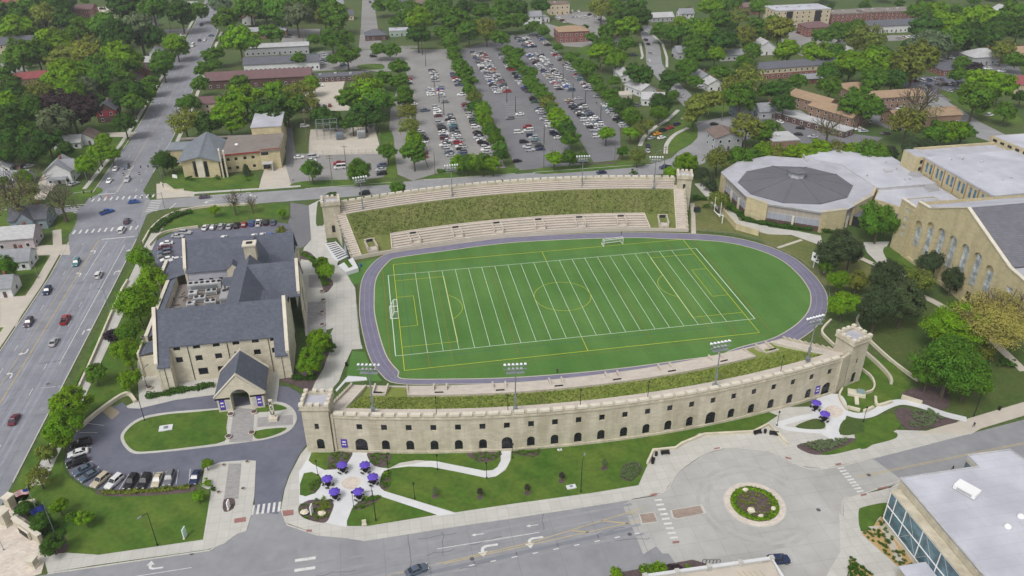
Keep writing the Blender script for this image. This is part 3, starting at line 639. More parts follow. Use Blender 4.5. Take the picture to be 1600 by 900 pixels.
paint(avenue,'road_marking',LINEY,[((-159.1,-120),(-159.1,72),0.16),((-158.8,-120),(-158.8,72),0.16),((-161.9,-40),(-161.6,60),0.14),((-163.9,118),(-165.5,224),0.2),((-165.5,224),(-178.5,480),0.22),((-168,-70),(-167.6,-20),0.1)],z=0.042)
jn=[((-167.8,y),(-145.2,y+0.4),0.13)for y in range(-58,70,9)]+[((x,-60),(x,72),0.1)for x in (-164.4,-156.3,-152.3,-148)]
paint(avenue,'road_joint',LINER,jn+[((-147.4,25),(-147.2,62),0.5),((-146.5,-30),(-146.5,10),0.4)],z=0.04)
paint(stn,'road_marking',LINEW,[((-138.5,96.5),(-137,102),0.4)]+dashes((-120,99),(-60,99),0,9,.1)[:0],arrow(-124,101.8,math.pi,1,1.2)+arrow(-107,103.5,math.pi,-1,1.2),0.05)
fsg=[((-50,-97.6),(-28,-97),0.16)]
fsg+=dashes((-44,-103.2),(-6,-101),1.2,3.3,0.25)+dashes((-116,-93.6),(-104,-93.2),0,20,0.15)[:0]+[((-118,-93.9),(-100,-93.4),0.16)]
zb=[((-79.2,y),(-75,y),0.75)for y in (-95.4,-98.0,-100.6,-103.2,-105.6)]+[((-89,-76.6-0.02*i),(-89,-76.6),0)for i in range(0)]
zb+=[((-89.3+i*1.15,-80.6),(-89.2+i*1.15,-77.6),0.55)for i in range(6)]
paint(front,'road_marking',LINEW,fsg+zb,arrow(-108.5,-93.0,math.pi,1,1.0)[:0]+arrow(-107.5,-92.3,math.pi,-1,1.1)+arrow(-39.5,-98.7,math.pi,1,1.4)+arrow(-41,-95.2,math.pi,1,.9,True)+arrow(-29.5,-98.4,math.pi,1,1.3)+arrow(-29,-94.8,math.pi,1,.9,True),0.05)
paint(front,'road_marking',LINEY,dashes((-72,-104.4),(-49,-101.3),1.5,1.2,0.2)+[((-49,-101.4),(-30,-99.4),0.2),((-49,-101.8),(-3,-97.4),0.2),((-30,-99.4),(-4,-94.2),0.2),((-21,-97.8),(-17.5,-98.9),0.3),((-14,-96.2),(-8.5,-98),0.3),((-7.5,-95),(-3.5,-96.5),0.3)]+dashes((-118,-103),(-80,-101.5),0,10,.2)[:0],z=0.052)
paint(front,'road_joint',LINER,[((x,-92.2),(x+0.3,-112),0.1)for x in range(-70,-4,9)]+[((-75,-101.6),(-2,-96),0.1)]+[((-60,-104.2),(-8,-99.6),0.9)],z=0.046)
rbm=bpy.data.objects['roundabout']
zz=[]
for i in range(9):
 t=i/8;a=GP(K(2,3,"885,%f 930,%f"%(425+245*t,425+245*t)),0)
 x0,y0=G(*K(2,3,"%f,%f"%(890+95*t,428+235*t))[0]);x1,y1=G(*K(2,3,"%f,%f"%(938+97*t,424+235*t))[0]);zz.append(((x0,y0),(x1,y1),0.55))
 x0,y0=G(*K(3,3,"%f,%f"%(435+120*t,230+145*t))[0]);x1,y1=G(*K(3,3,"%f,%f"%(475+120*t,222+145*t))[0]);zz.append(((x0,y0),(x1,y1),0.5))
paint(rbm,'road_marking',LINEW,zz,z=0.06)
dirt=[]
for r_ in (10.4,12.3):dirt.append([(ic[0]+(r_+q)*math.cos(t),ic[1]+(r_+q)*math.sin(t))for q,rr in ((0,0),)for t in np.linspace(0.2,5.4,40)])
mb=MB()
for d_ in dirt:strip(mb,d_,1.1,0.048)
tag(mb.build('road_joint',mat('tyre_wear',lin(158,157,155),col2=lin(172,171,168),scale2=.25,amt2=1,var=0.05),rbm),kind='structure')
sl=[((-50.8+0,0),(0,0),0)][:0]
for p in ["258,292 262,272 300,262 340,262 352,276 350,292 300,296","320,292 325,282 390,272 402,276 400,294","268,298 352,294 352,299 270,303","318,299 400,295 402,299 318,304","415,286 432,285 432,296 415,297","60,240 130,225 150,250 120,270 60,262","0,330 20,330 40,352 0,360","100,300 130,290 145,296 120,312","150,190 190,180 205,200 160,205","600,140 618,138 612,165 600,165","1060,190 1080,180 1090,215 1050,240 1045,225","1300,160 1330,155 1340,180 1310,190","1465,140 1540,150 1600,190 1560,190 1500,165","905,75 930,70 925,82 905,84","1100,150 1140,145 1150,170 1110,175"]:
 struct('front_lawn',[smooth_closed(GP(S(p)),3)],0.06,LAWN,0.06)
wear=[(-166.2,-154.6,.8),(-160.9,-150.4,.7)]
mb=MB()
for x in (-166.4,-163.0,-158.0,-155.0,-151.6,-149.9):strip(mb,[(x,-60),(x+.15,0),(x-.1,40),(x+.1,72)],.75,.0385)
tag(mb.build('tyre_wear',mat('dark_tyre_wear',lin(132,134,144),col2=lin(144,146,156),scale2=.15,amt2=1.0,var=.08),avenue),kind='structure')
mb=MB()
for dy in (-93.6,-96.4,-99.8,-102.4):strip(mb,[(-90,dy-4.2),(-60,dy-2.6),(-30,dy-.4),(-6,dy+1.0)],.7,.0435)
tag(mb.build('tyre_wear',mat('front_tyre_wear',lin(136,137,141),col2=lin(148,149,152),scale2=.15,amt2=1.0,var=.08),front),kind='structure')
mb=MB()
for ix,iy,x,y in [(3,3,315,488),(3,3,630,270),(1,3,1350,795),(2,3,735,640),(2,3,1690,770),(0,3,1200,760),(1,3,240,560),(0,2,300,600)]:
 mb.sheet(circ0(*G(*K(ix,iy,'%d,%d'%(x,y))[0]),.5),.075)
tag(mb.build('manhole_cover',mat('cast_iron',lin(88,88,92)),front),kind='structure')
struct('driveway',[GP(S("414,262 446,258 456,293 404,297 408,280"))],0.064,CONCT,0.06)
struct('lane',[GP(S("446,200 456,198 462,240 458,262 447,260"))],0.045,LOT)
ht=[GP(K(0,2,"640,770 690,740 745,780 700,820"))]
q=ht[0];sg_=[(q[i],q[(i+1)%4],.2)for i in range(4)]
for t in (.2,.4,.6,.8):sg_.append((tuple(np.array(q[0])*(1-t)+np.array(q[1])*t),tuple(np.array(q[3])*(1-t)+np.array(q[2])*t),.3))
drv=[o for o in bpy.data.objects if o.name.startswith('alumni_drive')][-1]
paint(drv,'stall_marking',LINEY,sg_,z=.066)
sl_=[]
for a,b in [("545,847","650,860"),("495,5","610,5"),("575,97","540,95"),("580,183","560,185"),("620,215","600,235"),("745,360","805,265"),("860,355","885,258"),("943,350","962,250"),("1020,340","1040,245"),("1100,328","1115,238"),("1180,320","1190,232"),("660,350","700,270")]:
 iy_=2 if a=="545,847" else 3
 sl_.append((G(*K(0,iy_,a)[0]),G(*K(0,iy_,b)[0]),.14))
paint(drv,'stall_marking',LINEW,sl_,z=.068)
rk=random.Random(4);mb=MB()
for k in range(26):
 if k<16:x,y=rk.uniform(-166,-147),rk.uniform(-55,70);dx,dy=rk.choice([(.3,1),(1,.15)])
 else:x,y=rk.uniform(-80,-8),rk.uniform(-105,-94);dx,dy=rk.choice([(1,.1),(.15,1)])
 pts=[(x,y)]
 for i in range(7):x+=dx*rk.uniform(.6,1.4)+rk.uniform(-.35,.35);y+=dy*rk.uniform(.6,1.4)+rk.uniform(-.35,.35);pts.append((x,y))
 strip(mb,pts,.14,.0475)
tag(mb.build('crack_sealing',mat('crack_sealant',lin(104,105,112)),avenue),kind='structure')
struct('sidewalk',[GP(S("1311,802 1346,826 1345,848 1332,868 1322,905 1288,905 1313,862"))],.068,CONC,.05)
# ==== STADIUM
trk=GP(S("563,500 562,470 565,440 577,418 600,399 640,391 690,384.5 745,377 800,371 880,366.5 960,364 1030,364 1100,366.5 1150,372 1200,385 1240,403 1270,428 1288,452 1293,470 1290,490 1276,510 1250,530 1215,546 1150,560"))
trk+=[(27,-43.6),(10,-44.3),(-6,-44.2),(-25,-43),(-41,-40.6),(-55.2,-37.6),(-59.5,-32),(-62.5,-22)]
trk=smooth_closed(trk,5)
struct('running_track',[trk],0.05,TRACK)
tc=np.mean(trk,axis=0)
def inset(p,d):
 o=[];N=len(p)
 for i in range(N):
  a=np.array(p[(i-1)%N]);b=np.array(p[(i+1)%N]);t=(b-a)/np.linalg.norm(b-a);nrm=np.array([-t[1],t[0]])
  q=np.array(p[i])
  if np.dot(tc-q,nrm)<0:nrm=-nrm
  o.append(tuple(q+nrm*d))
 return o
def track_inset(p):
 o=[]
 for q,r_ in zip(p,inset(p,1.0)):
  nrm=np.array(r_)-np.array(q)
  d=4.3 if q[0]>-58 else 4.6
  if q[1]<-36 and q[0]<40:d=2.3
  if q[0]>45:d=5.0
  o.append(tuple(np.array(q)+nrm*d))
 return o
inn=track_inset(trk)
inn=[tuple((np.array(inn[i-1])+2*np.array(inn[i])+np.array(inn[(i+1)%len(inn)]))/4)for i in range(len(inn))]
fld=struct('playing_field',[inn],0.065,TURF)
mb=MB();strip(mb,inn,0.3,0.03,0.10,closed=True);strip(mb,trk,0.22,0.03,0.09,closed=True)
tag(mb.build('track_kerb',CONCT),kind='structure')
mb=MB()
for f_ in (.33,.66):strip(mb,[tuple(np.array(a)*(1-f_)+np.array(b)*f_)for a,b in zip(trk,inn)],.09,.062,closed=True)
tag(mb.build('lane_line',mat('lane_paint',lin(150,148,170)),bpy.data.objects['running_track']),kind='structure')
struct('practice_turf',[GP(K(1,1,"630,745 790,705 690,800 665,865 590,880 570,815")),GP(K(1,2,"600,395 680,400 720,500 790,580 700,585 680,555 565,548"))],0.04,TURF)
Y=0.9144
seg=[]
for k in range(-10,11):seg.append(((k*5*Y,-24.38),(k*5*Y,24.38),0.13))
for s in (-1,1):seg+=[((-54.86,s*24.38),(54.86,s*24.38),0.17),((s*54.86,-24.5),(s*54.86,24.5),0.26)]
paint(fld,'field_marking',LINEF,seg,z=0.088)
def arcpts(cx,cy,r,a,b,n=36):return [(cx+r*math.cos(t),cy+r*math.sin(t))for t in np.linspace(a,b,n)]
ys=[]
for s in (-1,1):
 ys+=[((-52.9,s*32),(52.9,s*32),0.18),((s*52.8,-32),(s*52.8,32),0.17),((0,s*24.5),(0,s*32),0.16)]
 for dx,h in ((16.4,20.15),(5.4,9.1)):
  ys+=[((s*(52.8-dx),-h),(s*(52.8-dx),h),0.14),((s*52.8,h),(s*(52.8-dx),h),0.14),((s*52.8,-h),(s*(52.8-dx),-h),0.14)]
 pts=arcpts(s*41.8,0,9.15,-0.94,0.94)if s<0 else arcpts(41.8,0,9.15,math.pi-0.94,math.pi+0.94)
 ys+=[(pts[i],pts[i+1],0.13)for i in range(len(pts)-1)]
pts=arcpts(0,0,9.15,0,2*math.pi,64);ys+=[(pts[i],pts[i+1],0.13)for i in range(63)]
paint(fld,'field_marking',LINEFY,ys,z=0.094)
og=[]
for s in (-1,1):og+=[((s*56.5,-32),(s*56.5,32),0.13),((s*45.7,-31),(s*45.7,31),0.12),((s*39,-30),(s*39,30),0.09),((s*20,-30),(s*20,30),0.08),((-56.5,s*33.5),(56.5,s*33.5),0.07)]
paint(fld,'field_marking',LINEFO,og,z=0.080)
bl=[]
for s in (-1,1):bl+=[((s*50.2,-26),(s*50.2,26),0.13),((-50.2,s*26.6),(50.2,s*26.6),0.13),((s*13,-26),(s*13,26),0.08)]
paint(fld,'field_marking',LINEFB,bl,z=0.076)
# ---- stands
def arcy(A,x,c=0.00197,xc=-5):return A-c*(x-xc)**2
XL=lambda y:-63.5-(y-38)*0.25
XR=lambda y:52.5+(y-37)*0.27
def ends(A,offL=0.0,offR=0.0):
 xl,xr=-64.0,54.0
 for _ in range(12):xl=XL(arcy(A,xl))-offL;xr=XR(arcy(A,xr))+offR
 return xl,xr
def row(A,sgn,N=72,x0=None,x1=None,offL=0.0,offR=0.0):
 xl,xr=ends(A,offL,offR)
 if x0 is not None:xl=x0
 if x1 is not None:xr=x1
 return [(x,sgn*arcy(A,x))for x in np.linspace(xl,xr,N)]
def loft(mb,rows,sgn,mi=0):
 for (ra,za),(rb,zb)in zip(rows,rows[1:]):
  for i in range(len(ra)-1):
   q=[(*ra[i],za),(*ra[i+1],za),(*rb[i+1],zb),(*rb[i],zb)]
   mb.face(q if sgn>0 else q[::-1],mi)
WALLZ=11.3
def stand(sgn,nm,label,bankmat):
 root=thing(nm,label,'grandstand',(-5,sgn*58,0))
 mb=MB();prof=[(45.9,1.0),(47.5,1.35),(50,2.2),(53,3.3)]+[(53+(65.8-53)*t,3.3+(8.9-3.3)*t)for t in np.linspace(0.06,1,16)]
 N=150;o=len(mb.v)
 for A,z in prof:
  for (x,y)in row(A,sgn,N):
   mb.v.append((x,y,z+0.16*math.sin(x*1.7+y*0.9)*math.sin(y*2.1-x*0.6)+rng.uniform(-.1,.1)))
 for r in range(len(prof)-1):
  for i in range(N-1):
   q=[r*N+i,r*N+i+1,(r+1)*N+i+1,(r+1)*N+i]
   mb.f.append(q if sgn>0 else q[::-1]);mb.m.append(0)
 mb.build('grass_bank',bankmat,root,smooth=True)
 mb=MB()
 for _ in range(9000):
  A=rng.uniform(53.8,65.2);t=rng.uniform(0.01,0.99);xl,xr=ends(A);x=xl+(xr-xl)*t;y=sgn*arcy(A,x)
  z=3.3+(8.9-3.3)*(A-53)/12.8;a=rng.uniform(0,6.28);h=rng.uniform(.15,.42);w_=rng.uniform(.15,.35)
  dx,dy=math.cos(a)*w_,math.sin(a)*w_;lx,ly=rng.uniform(-.3,.3,2)
  mb.face([(x-dx,y-dy,z-.05),(x+dx,y+dy,z-.05),(x+dx*.5+lx,y+dy*.5+ly,z+h),(x-dx*.5+lx,y-dy*.5+ly,z+h)])
 tag(mb.build('tall_grass',bankmat,root),kind='stuff')
 mb=MB();x0,x1=-52.6,43.2;nt_=6;rows=[]
 for k in range(nt_):
  A0=46.0+(53.2-46.0)*k/nt_;A1=46.0+(53.2-46.0)*(k+1)/nt_;z=1.45+(3.75-1.45)*k/(nt_-1);zp=z-(2.3/(nt_-1))if k else 0.9
  ra=row(A0,sgn,60,x0,x1);rb=row(A1,sgn,60,x0,x1)
  loft(mb,[(ra,zp),(ra,z)],sgn,1);loft(mb,[(ra,z),(rb,z)],sgn,0)
 rt=row(53.2,sgn,60,x0,x1);strip(mb,rt,0.35,3.0,4.15,0)
 mb.build('seating_tiers',[CONCS,STEPC],root)
 for x in (x0,x1):
  mb=MB();pts=[(x,sgn*arcy(A,x))for A in (45.7,53.3)]
  mb.add([(x-.2,pts[0][1],0.9),(x+.2,pts[0][1],0.9),(x+.2,pts[1][1],3),(x-.2,pts[1][1],3),(x-.2,pts[0][1],1.8),(x+.2,pts[0][1],1.8),(x+.2,pts[1][1],4.2),(x-.2,pts[1][1],4.2)],[[4,5,6,7],[0,1,5,4],[1,2,6,5],[3,0,4,7],[2,3,7,6]]);mb.build('side_wall',CONCS,root)
 mb=MB();strip(mb,row(45.6,sgn,72,offL=3.6,offR=4.5),0.45,0.0,1.3);mb.build('front_wall',CONCT,root)
 mb=MB();rows=[];nt_=5
 for k in range(nt_):
  A0=65.7+(70.4-65.7)*k/nt_;A1=65.7+(70.4-65.7)*(k+1)/nt_;z=9.15+k*0.42;zp=z-0.42 if k else 8.2
  ra=row(A0,sgn,72,offL=1.5,offR=0);rb=row(A1,sgn,72,offL=1.5,offR=0)
  loft(mb,[(ra,zp),(ra,z)],sgn,1);loft(mb,[(ra,z),(rb,z)],sgn,0)
 mb.build('upper_terrace',[CONCS,STEPC],root)
 for side in (0,1):
  st=MB();fl=MB();n=22
  fa=MB()
  for k in range(n):
   Aa=45.8+(68.5-45.8)*k/n;Ab=45.8+(68.5-45.8)*(k+1)/n
   z=1.1+(9.6-1.1)*(k+1)/n if True else 0
   P=[]
   for A in (Aa,Ab):
    xl,xr=ends(A)
    if side==0:e=(xl,xl-3.2)
    else:e=(xr,xr+3.6)
    P.append([(x,sgn*arcy(A,x))for x in e])
   q=[P[0][0],P[0][1],P[1][1],P[1][0]]
   st.prism(q,max(0,z-1.0),z,0)
   for (mbx,off,w_,hh,zb)in ((fl,0.0,0.35,0.45,0.0),):
    E=[]
    for A,pz in ((Aa,P[0]),(Ab,P[1])):
     x=pz[1][0];sg=-1 if side==0 else 1
     E.append([(x,pz[1][1]),(x+sg*0.5,pz[1][1])])
    fl.prism([E[0][0],E[0][1],E[1][1],E[1][0]],0.0,z+0.55+(0.35 if k%2==0 else 0),0)
   xin=P[0][0][0];sg=1 if side==0 else -1
   fa.prism([(P[0][0][0],P[0][0][1]),(P[0][0][0]+sg*0.35,P[0][0][1]),(P[1][0][0]+sg*0.35,P[1][0][1]),(P[1][0][0],P[1][0][1])],max(0,z-1.2),z+0.25,0)
  st.build('stairway',CONCS,root);fl.build('flank_wall',STONE,root);fa.build('stair_kerb',COPING,root)
 for x in [-59.9,-44.3,-28.6,-13.2,2.6,18.1,33.7,49.2]:
  sl=math.atan(-0.00394*(x+5))*sgn;yb=sgn*arcy(49.8,x);d=(math.cos(sl),math.sin(sl));nv=(-d[1]*sgn,d[0]*sgn)
  T=lambda u,v:(x+d[0]*u+nv[0]*v,yb+d[1]*u+nv[1]*v)
  zs_=3.4 if sgn>0 else 2.9
  mb=MB();bx=lambda u0,u1,v0,v1,z0,z1,mi=0:mb.prism([T(u0,v0),T(u1,v0),T(u1,v1),T(u0,v1)],z0,z1,mi)
  bx(-1.9,-1.5,-3.2,2.0,0.6,zs_);bx(1.5,1.9,-3.2,2.0,0.6,zs_);bx(-1.9,1.9,2.0,2.5,0.6,zs_+.6);bx(-1.5,1.5,-3.4,2.0,0.6,2.0 if sgn>0 else 1.9)
  v_=mb.build('vomitory',CONCS,root)
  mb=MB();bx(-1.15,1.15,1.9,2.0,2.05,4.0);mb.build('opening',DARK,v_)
 return root
far=stand(1,'stadium_grandstand','far curved grandstand with olive grass bank, concrete seats and upper terrace, beyond the field',BANKD)
near=stand(-1,'stadium_grandstand','near curved grandstand with limestone arcade wall of arched windows, facing the roundabout',BANK)
Aw=71.3;xc=np.linspace(-64.9,56.2,22);step=xc[1]-xc[0]
nodes=[-70.8]+[x+step/2 for x in xc];nodes[-1]=59.3
DOORS={0:3.0,6:2.6,15:2.7,21:2.9}
wl=MB();wins=[]
for i in range(22):
 pa=(nodes[i],-arcy(Aw,nodes[i]));pb=(nodes[i+1],-arcy(Aw,nodes[i+1]));Lg=math.dist(pa,pb)
 u=(xc[i]-nodes[i])/(nodes[i+1]-nodes[i])*Lg
 if i in DOORS:w_=DOORS[i];o1=(u-w_/2,u+w_/2,0.15,4.3,True)
 else:o1=(u-0.95,u+0.95,1.0,4.0,True)
 o2=(u-0.7,u+0.7,7.0,8.7,False)
 ol,P=wall_open(wl,pa,pb,0,WALLZ,[o1,o2],0.35)
 wins.append((ol,P,o1,o2,i in DOORS))
ring=[(x,-arcy(Aw-0.6,x))for x in nodes]
for a,b,c,d in zip(nodes,nodes[1:],ring,ring[1:]):
 wl.face([(*(a,-arcy(Aw,a)),WALLZ),(*(b,-arcy(Aw,b)),WALLZ),(*d,WALLZ),(*c,WALLZ)])
 wl.face([(*d,8.5),(*c,8.5),(*c,WALLZ),(*d,WALLZ)])
strip(wl,[(x,-arcy(Aw+0.12,x))for x in np.linspace(-70.8,59.3,60)],0.3,0.0,0.75)
strip(wl,[(x,-arcy(Aw+0.1,x))for x in np.linspace(-70.8,59.3,60)],0.26,10.35,10.75)
wall=wl.build('outer_wall',STONE,near)
for ol,P,o1,o2,dr in wins:
 window_part(ol,P,o1,near,DARKG,BLACK,0.3,(3,2)if dr else (1,2),'door' if dr else 'window',0.12)
 window_part(ol,P,o2,near,DARKG,BLACK,0.3,(0,1),'window',0.08)
def coping(mb,pts,wid,lo,hi,block=2.3,gap=0.75):
 "battlement: alternating tall and low coping blocks"
 P=[np.array(p)for p in pts];cum=[0]
 for a,b in zip(P,P[1:]):cum.append(cum[-1]+np.linalg.norm(b-a))
 def at(s):
  for i in range(len(P)-1):
   if s<=cum[i+1]+1e-6:return P[i]+(P[i+1]-P[i])*((s-cum[i])/(cum[i+1]-cum[i]))
  return P[-1]
 s=0;k=0;Lg=cum[-1]
 while s<Lg-0.3:
  l=block if k%2==0 else gap;e=min(s+l,Lg);a,b=at(s),at(e);d=(b-a)/max(np.linalg.norm(b-a),1e-6)
  if k%2==0:
   mb.obox(*((a+b)/2),lo,hi,np.linalg.norm(b-a),wid,math.atan2(d[1],d[0]),0)
  s=e;k+=1
mb=MB();coping(mb,[(x,-arcy(Aw-0.25,x))for x in np.linspace(-70.5,59,60)],1.05,WALLZ+0.003,WALLZ+0.6);mb.build('battlement',COPING,near)
mb=MB();strip(mb,[(x,arcy(70.9,x))for x in np.linspace(-70,60,60)],0.9,0.0,11.7);mb.build('outer_wall',STONE,far)
mb=MB();coping(mb,[(x,arcy(70.9,x))for x in np.linspace(-69.5,59.5,60)],1.0,11.703,12.35,2.3,0.7);mb.build('battlement',COPING,far)
def tower(parent,cx,cy,wx,wy,h,rot,wins=(),top=MEMB):
 c,n=math.cos(rot),math.sin(rot);T=lambda u,v:(cx+c*u-n*v,cy+n*u+c*v)
 tw=MB();cor=[T(-wx/2,-wy/2),T(wx/2,-wy/2),T(wx/2,wy/2),T(-wx/2,wy/2)];ww=[]
 for k in range(4):
  ops=[o for (f,o)in wins if f==k]
  ol,P=wall_open(tw,cor[k],cor[(k+1)%4],0,h-2.0,ops,0.3)
  ww+=[(ol,P,o)for o in ops]
 e=0.3
 up=[T(-wx/2-e,-wy/2-e),T(wx/2+e,-wy/2-e),T(wx/2+e,wy/2+e),T(-wx/2-e,wy/2+e)]
 for k in range(4):
  j=(k+1)%4;tw.face([(*cor[k],h-2.8),(*cor[j],h-2.8),(*up[j],h-1.9),(*up[k],h-1.9)])
  tw.face([(*up[k],h-1.9),(*up[j],h-1.9),(*up[j],h-0.9),(*up[k],h-0.9)])
 ins=[T(-wx/2+.5,-wy/2+.5),T(wx/2-.5,-wy/2+.5),T(wx/2-.5,wy/2-.5),T(-wx/2+.5,wy/2-.5)]
 for k in range(4):
  j=(k+1)%4;tw.face([(*up[k],h-.9),(*up[j],h-.9),(*ins[j],h-.9),(*ins[k],h-.9)]);tw.face([(*ins[j],h-1.6),(*ins[k],h-1.6),(*ins[k],h-.9),(*ins[j],h-.9)])
 tw.prism([T(-wx/2-e-.12,-wy/2-e-.12),T(wx/2+e+.12,-wy/2-e-.12),T(wx/2+e+.12,wy/2+e+.12),T(-wx/2-e-.12,wy/2+e+.12)],h-2.0,h-1.85)
 t=tw.build('tower',STONE,parent)
 r_=MB();r_.sheet(ins,h-1.5);r_.build('roof_deck',top,t)
 for k in range(4):
  a=np.array(up[k]);b=np.array(up[(k+1)%4]);mid=np.array((cx,cy));nin=(mid-(a+b)/2);nin/=np.linalg.norm(nin);Lg=np.linalg.norm(b-a);d=(b-a)/Lg
  for q in range(4):
   s=(q+0.5)/4*Lg if q not in (0,3)else (0.45 if q==0 else Lg-0.45)
   w_=1.05
   bt=MB();pc=a+d*s+nin*0.4;bt.obox(pc[0],pc[1],h-0.897,h-0.25+0.006*k,w_-0.04*k,0.82-0.02*k,math.atan2(d[1],d[0]));bt.build('merlon',COPING,t)
 for ol,P,o in ww:window_part(ol,P,o,t,DARKG,BLACK,0.25,(0,1))
 return t
tower(near,-74.3,-59.8,6.3,5.6,15.2,R(-10),[(0,(2.5,4.3,1.2,4.4,True)),(0,(2.6,3.6,7.3,9.0,False))])
tower(near,65.2,-57.8,6.0,5.6,15.4,R(18),[(0,(2.2,3.9,0.6,3.9,True)),(0,(2.6,3.3,6.8,8.4,False)),(1,(2.2,3.4,1.5,4.0,True))])
for a,b in (((59.3,-arcy(Aw,59.3)),(62.6,-61.4)),((-71.2,-62.3),(-70.6,-62.8))):
 lk=MB();strip(lk,[a,b],0.8,0,WALLZ);lk.build('link_wall',STONE,near)
tower(far,-73.2,60.4,6.2,5.4,15.0,R(3),[(0,(2.5,3.7,2,5,True))])
tower(far,62.6,59.8,5.4,5.6,15.2,R(-18),[(0,(2.2,3.2,9,11,False))])
mb=MB()
for k in range(7):
 t0,t1=k/7,(k+1)/7;a=np.array((-71.6,57));b=np.array((-67.8,36.5));p,q=a+(b-a)*t0,a+(b-a)*t1;za,zb=9.4-6.8*t0,9.4-6.8*t1
 mb.face([(*p,0.5),(*q,0.5),(*q,zb),(*p,za)])
mb.build('glass_panel',TEALG,far)
# ---- floodlight poles
def floodlight(x,y,z,hgt,ang,label,n=6):
 o=thing('floodlight_pole',label,'floodlight',(x,y,z),0,'floodlight poles on the grandstands')
 mb=MB();mb.tube((x,y,z),(x,y,z+hgt-1),0.22,0.12,8);mb.obox(x,y,z-0.5,z+0.5,1.0,1.0);mb.obox(x,y,z+2.2,z+3.6,.55,.5);mb.build('pole',STEEL,o)
 c,s_=math.cos(ang),math.sin(ang)
 mb=MB()
 for k,zz in enumerate((hgt-1.5,hgt-0.35)):mb.obox(x,y,z+zz-.1,z+zz+.1,5.4,0.18,ang)
 for u in (-2.2,2.2):mb.obox(x+c*u,y+s_*u,z+hgt-1.6,z+hgt-.3,.12,.12,ang)
 mb.obox(x,y,z+hgt-2.4,z+hgt-2.32,4.2,1.0,ang)
 mb.build('crossarm',STEEL,o)
 for zz,m_ in ((hgt-0.2,n),(hgt-1.35,n-2)):
  for k in range(m_):
   u=(k-(m_-1)/2)*0.95;px,py=x+c*u,y+s_*u
   lm=MB();sg=1 if y<0 else -1
   lm.tube((px,py,z+zz),(px-s_*.55*sg,py+c*.55*sg,z+zz-.28),0.22,0.36,8,0);lm.build('lamp',LAMPW if zz>hgt-1 else PALEROOF,o)
 return o
FL=[('n',-61.3,-62.3,'floodlight pole on the near grandstand beside its left tower'),('n',-27.9,-68.4,'floodlight pole on the near grandstand, second from its left tower'),('n',22.3,-68.4,'floodlight pole on the near grandstand, second from its right tower'),('n',50.4,-62.0,'floodlight pole on the near grandstand beside its right tower'),('f',-61.8,60.6,'floodlight pole on the far grandstand, farthest left beside the empty corner tower'),('f',-27.9,66.2,'floodlight pole on the far grandstand, second from the left end'),('f',23.1,66.1,'floodlight pole on the far grandstand, second from the right end'),('f',50.4,59.9,'floodlight pole on the far grandstand, nearest its square right tower')]
for k,x,y,lb in FL:floodlight(x,y,11.3 if k=='n' else 9.2,12.9 if k=='n' else 13.1,-0.0039*(x+5)*(1 if y>0 else -1),lb)
for i,(px,lb)in enumerate([(672,'thin black post on the near battlement, between the two left floodlights'),(787.5,'thin black post on the near battlement just left of the second floodlight'),(902,'thin black post on the near battlement above the middle arched windows'),(1012,'thin black post on the near battlement, left of the third floodlight'),(1211,'thin black post on the near battlement, closest to the right tower')]):
 x=G(px,640-0.0*px,11.3)[0];x={0:-46.6,1:-29.9,2:-12.6,3:4.2,4:40.5}[i];y=-arcy(70.6,x)
 mb=MB();mb.tube((x,y,11.3),(x,y,16.2),.09,.06,6);mb.obox(x,y,16.2,16.5,.35,.35);mb.obox(x,y,11.3,11.6,.3,.3)
 tag(mb.build('lamp_post',BLACK),lb,'lamp post','thin posts along the near battlement')
 # ---- goals
def goal(x,y,rz,label):
 o=thing('soccer_goal',label,'goal',(x,y,0.06),rz,'white soccer goals')
 W_,H_,D_=7.4,2.5,2.4
 f=MB()
 for s in (-1,1):
  f.tube((s*W_/2,0,0),(s*W_/2,0,H_),.1);f.tube((s*W_/2,0,H_),(s*W_/2,D_*.45,H_),.08);f.tube((s*W_/2,D_*.45,H_),(s*W_/2,D_,0),.08);f.tube((s*W_/2,0,.08),(s*W_/2,D_,.08),.09)
 f.tube((-W_/2,0,H_),(W_/2,0,H_),.1);f.tube((-W_/2,D_,.08),(W_/2,D_,.08),.1);f.tube((-W_/2,D_*.45,H_),(W_/2,D_*.45,H_),.07)
 fr=f.build('frame',WHITE,None);fr.parent=o
 n_=MB()
 for k in range(1,15):
  u=-W_/2+W_*k/15;n_.tube((u,D_*.45,H_),(u,D_,.1),.015,n=3)
 for k in range(1,6):
  t=k/6;n_.tube((-W_/2,D_*(.45+.55*t),H_*(1-t)),(W_/2,D_*(.45+.55*t),H_*(1-t)),.015,n=3)
 for s in (-1,1):
  for k in range(1,4):n_.tube((s*W_/2,D_*.45*k/4,H_),(s*W_/2,D_*k/4,.1),.015,n=3)
 nn=n_.build('net',WHITE,None);nn.parent=o
 return o
goal(-52.9,-0.2,R(90),'white soccer goal with net on the left end line of the field')
goal(26.4,32.0,R(6),'white soccer goal parked beyond the far side line, below the far seats')
def board(name,label,cat,x,y,rz,w_,h_,z0,faces):
 o=thing(name,label,cat,(x,y,0),rz)
 mb=MB();mb.box(-w_/2,w_/2,-.2,.2,z0,z0+h_);p=mb.build('panel',WHITE,None);p.parent=o
 for s in (-1,1):
  mb=MB();mb.tube((s*w_*.32,.0,0),(s*w_*.32,0,z0),.13);q=mb.build('post',WHITE,None);q.parent=o
 for (u,v,a,b)in faces:
  mb=MB();mb.box(u-a/2,u+a/2,-.24,-.2,z0+v-b/2,z0+v+b/2);q=mb.build('display',DARK,None);q.parent=o
 return o
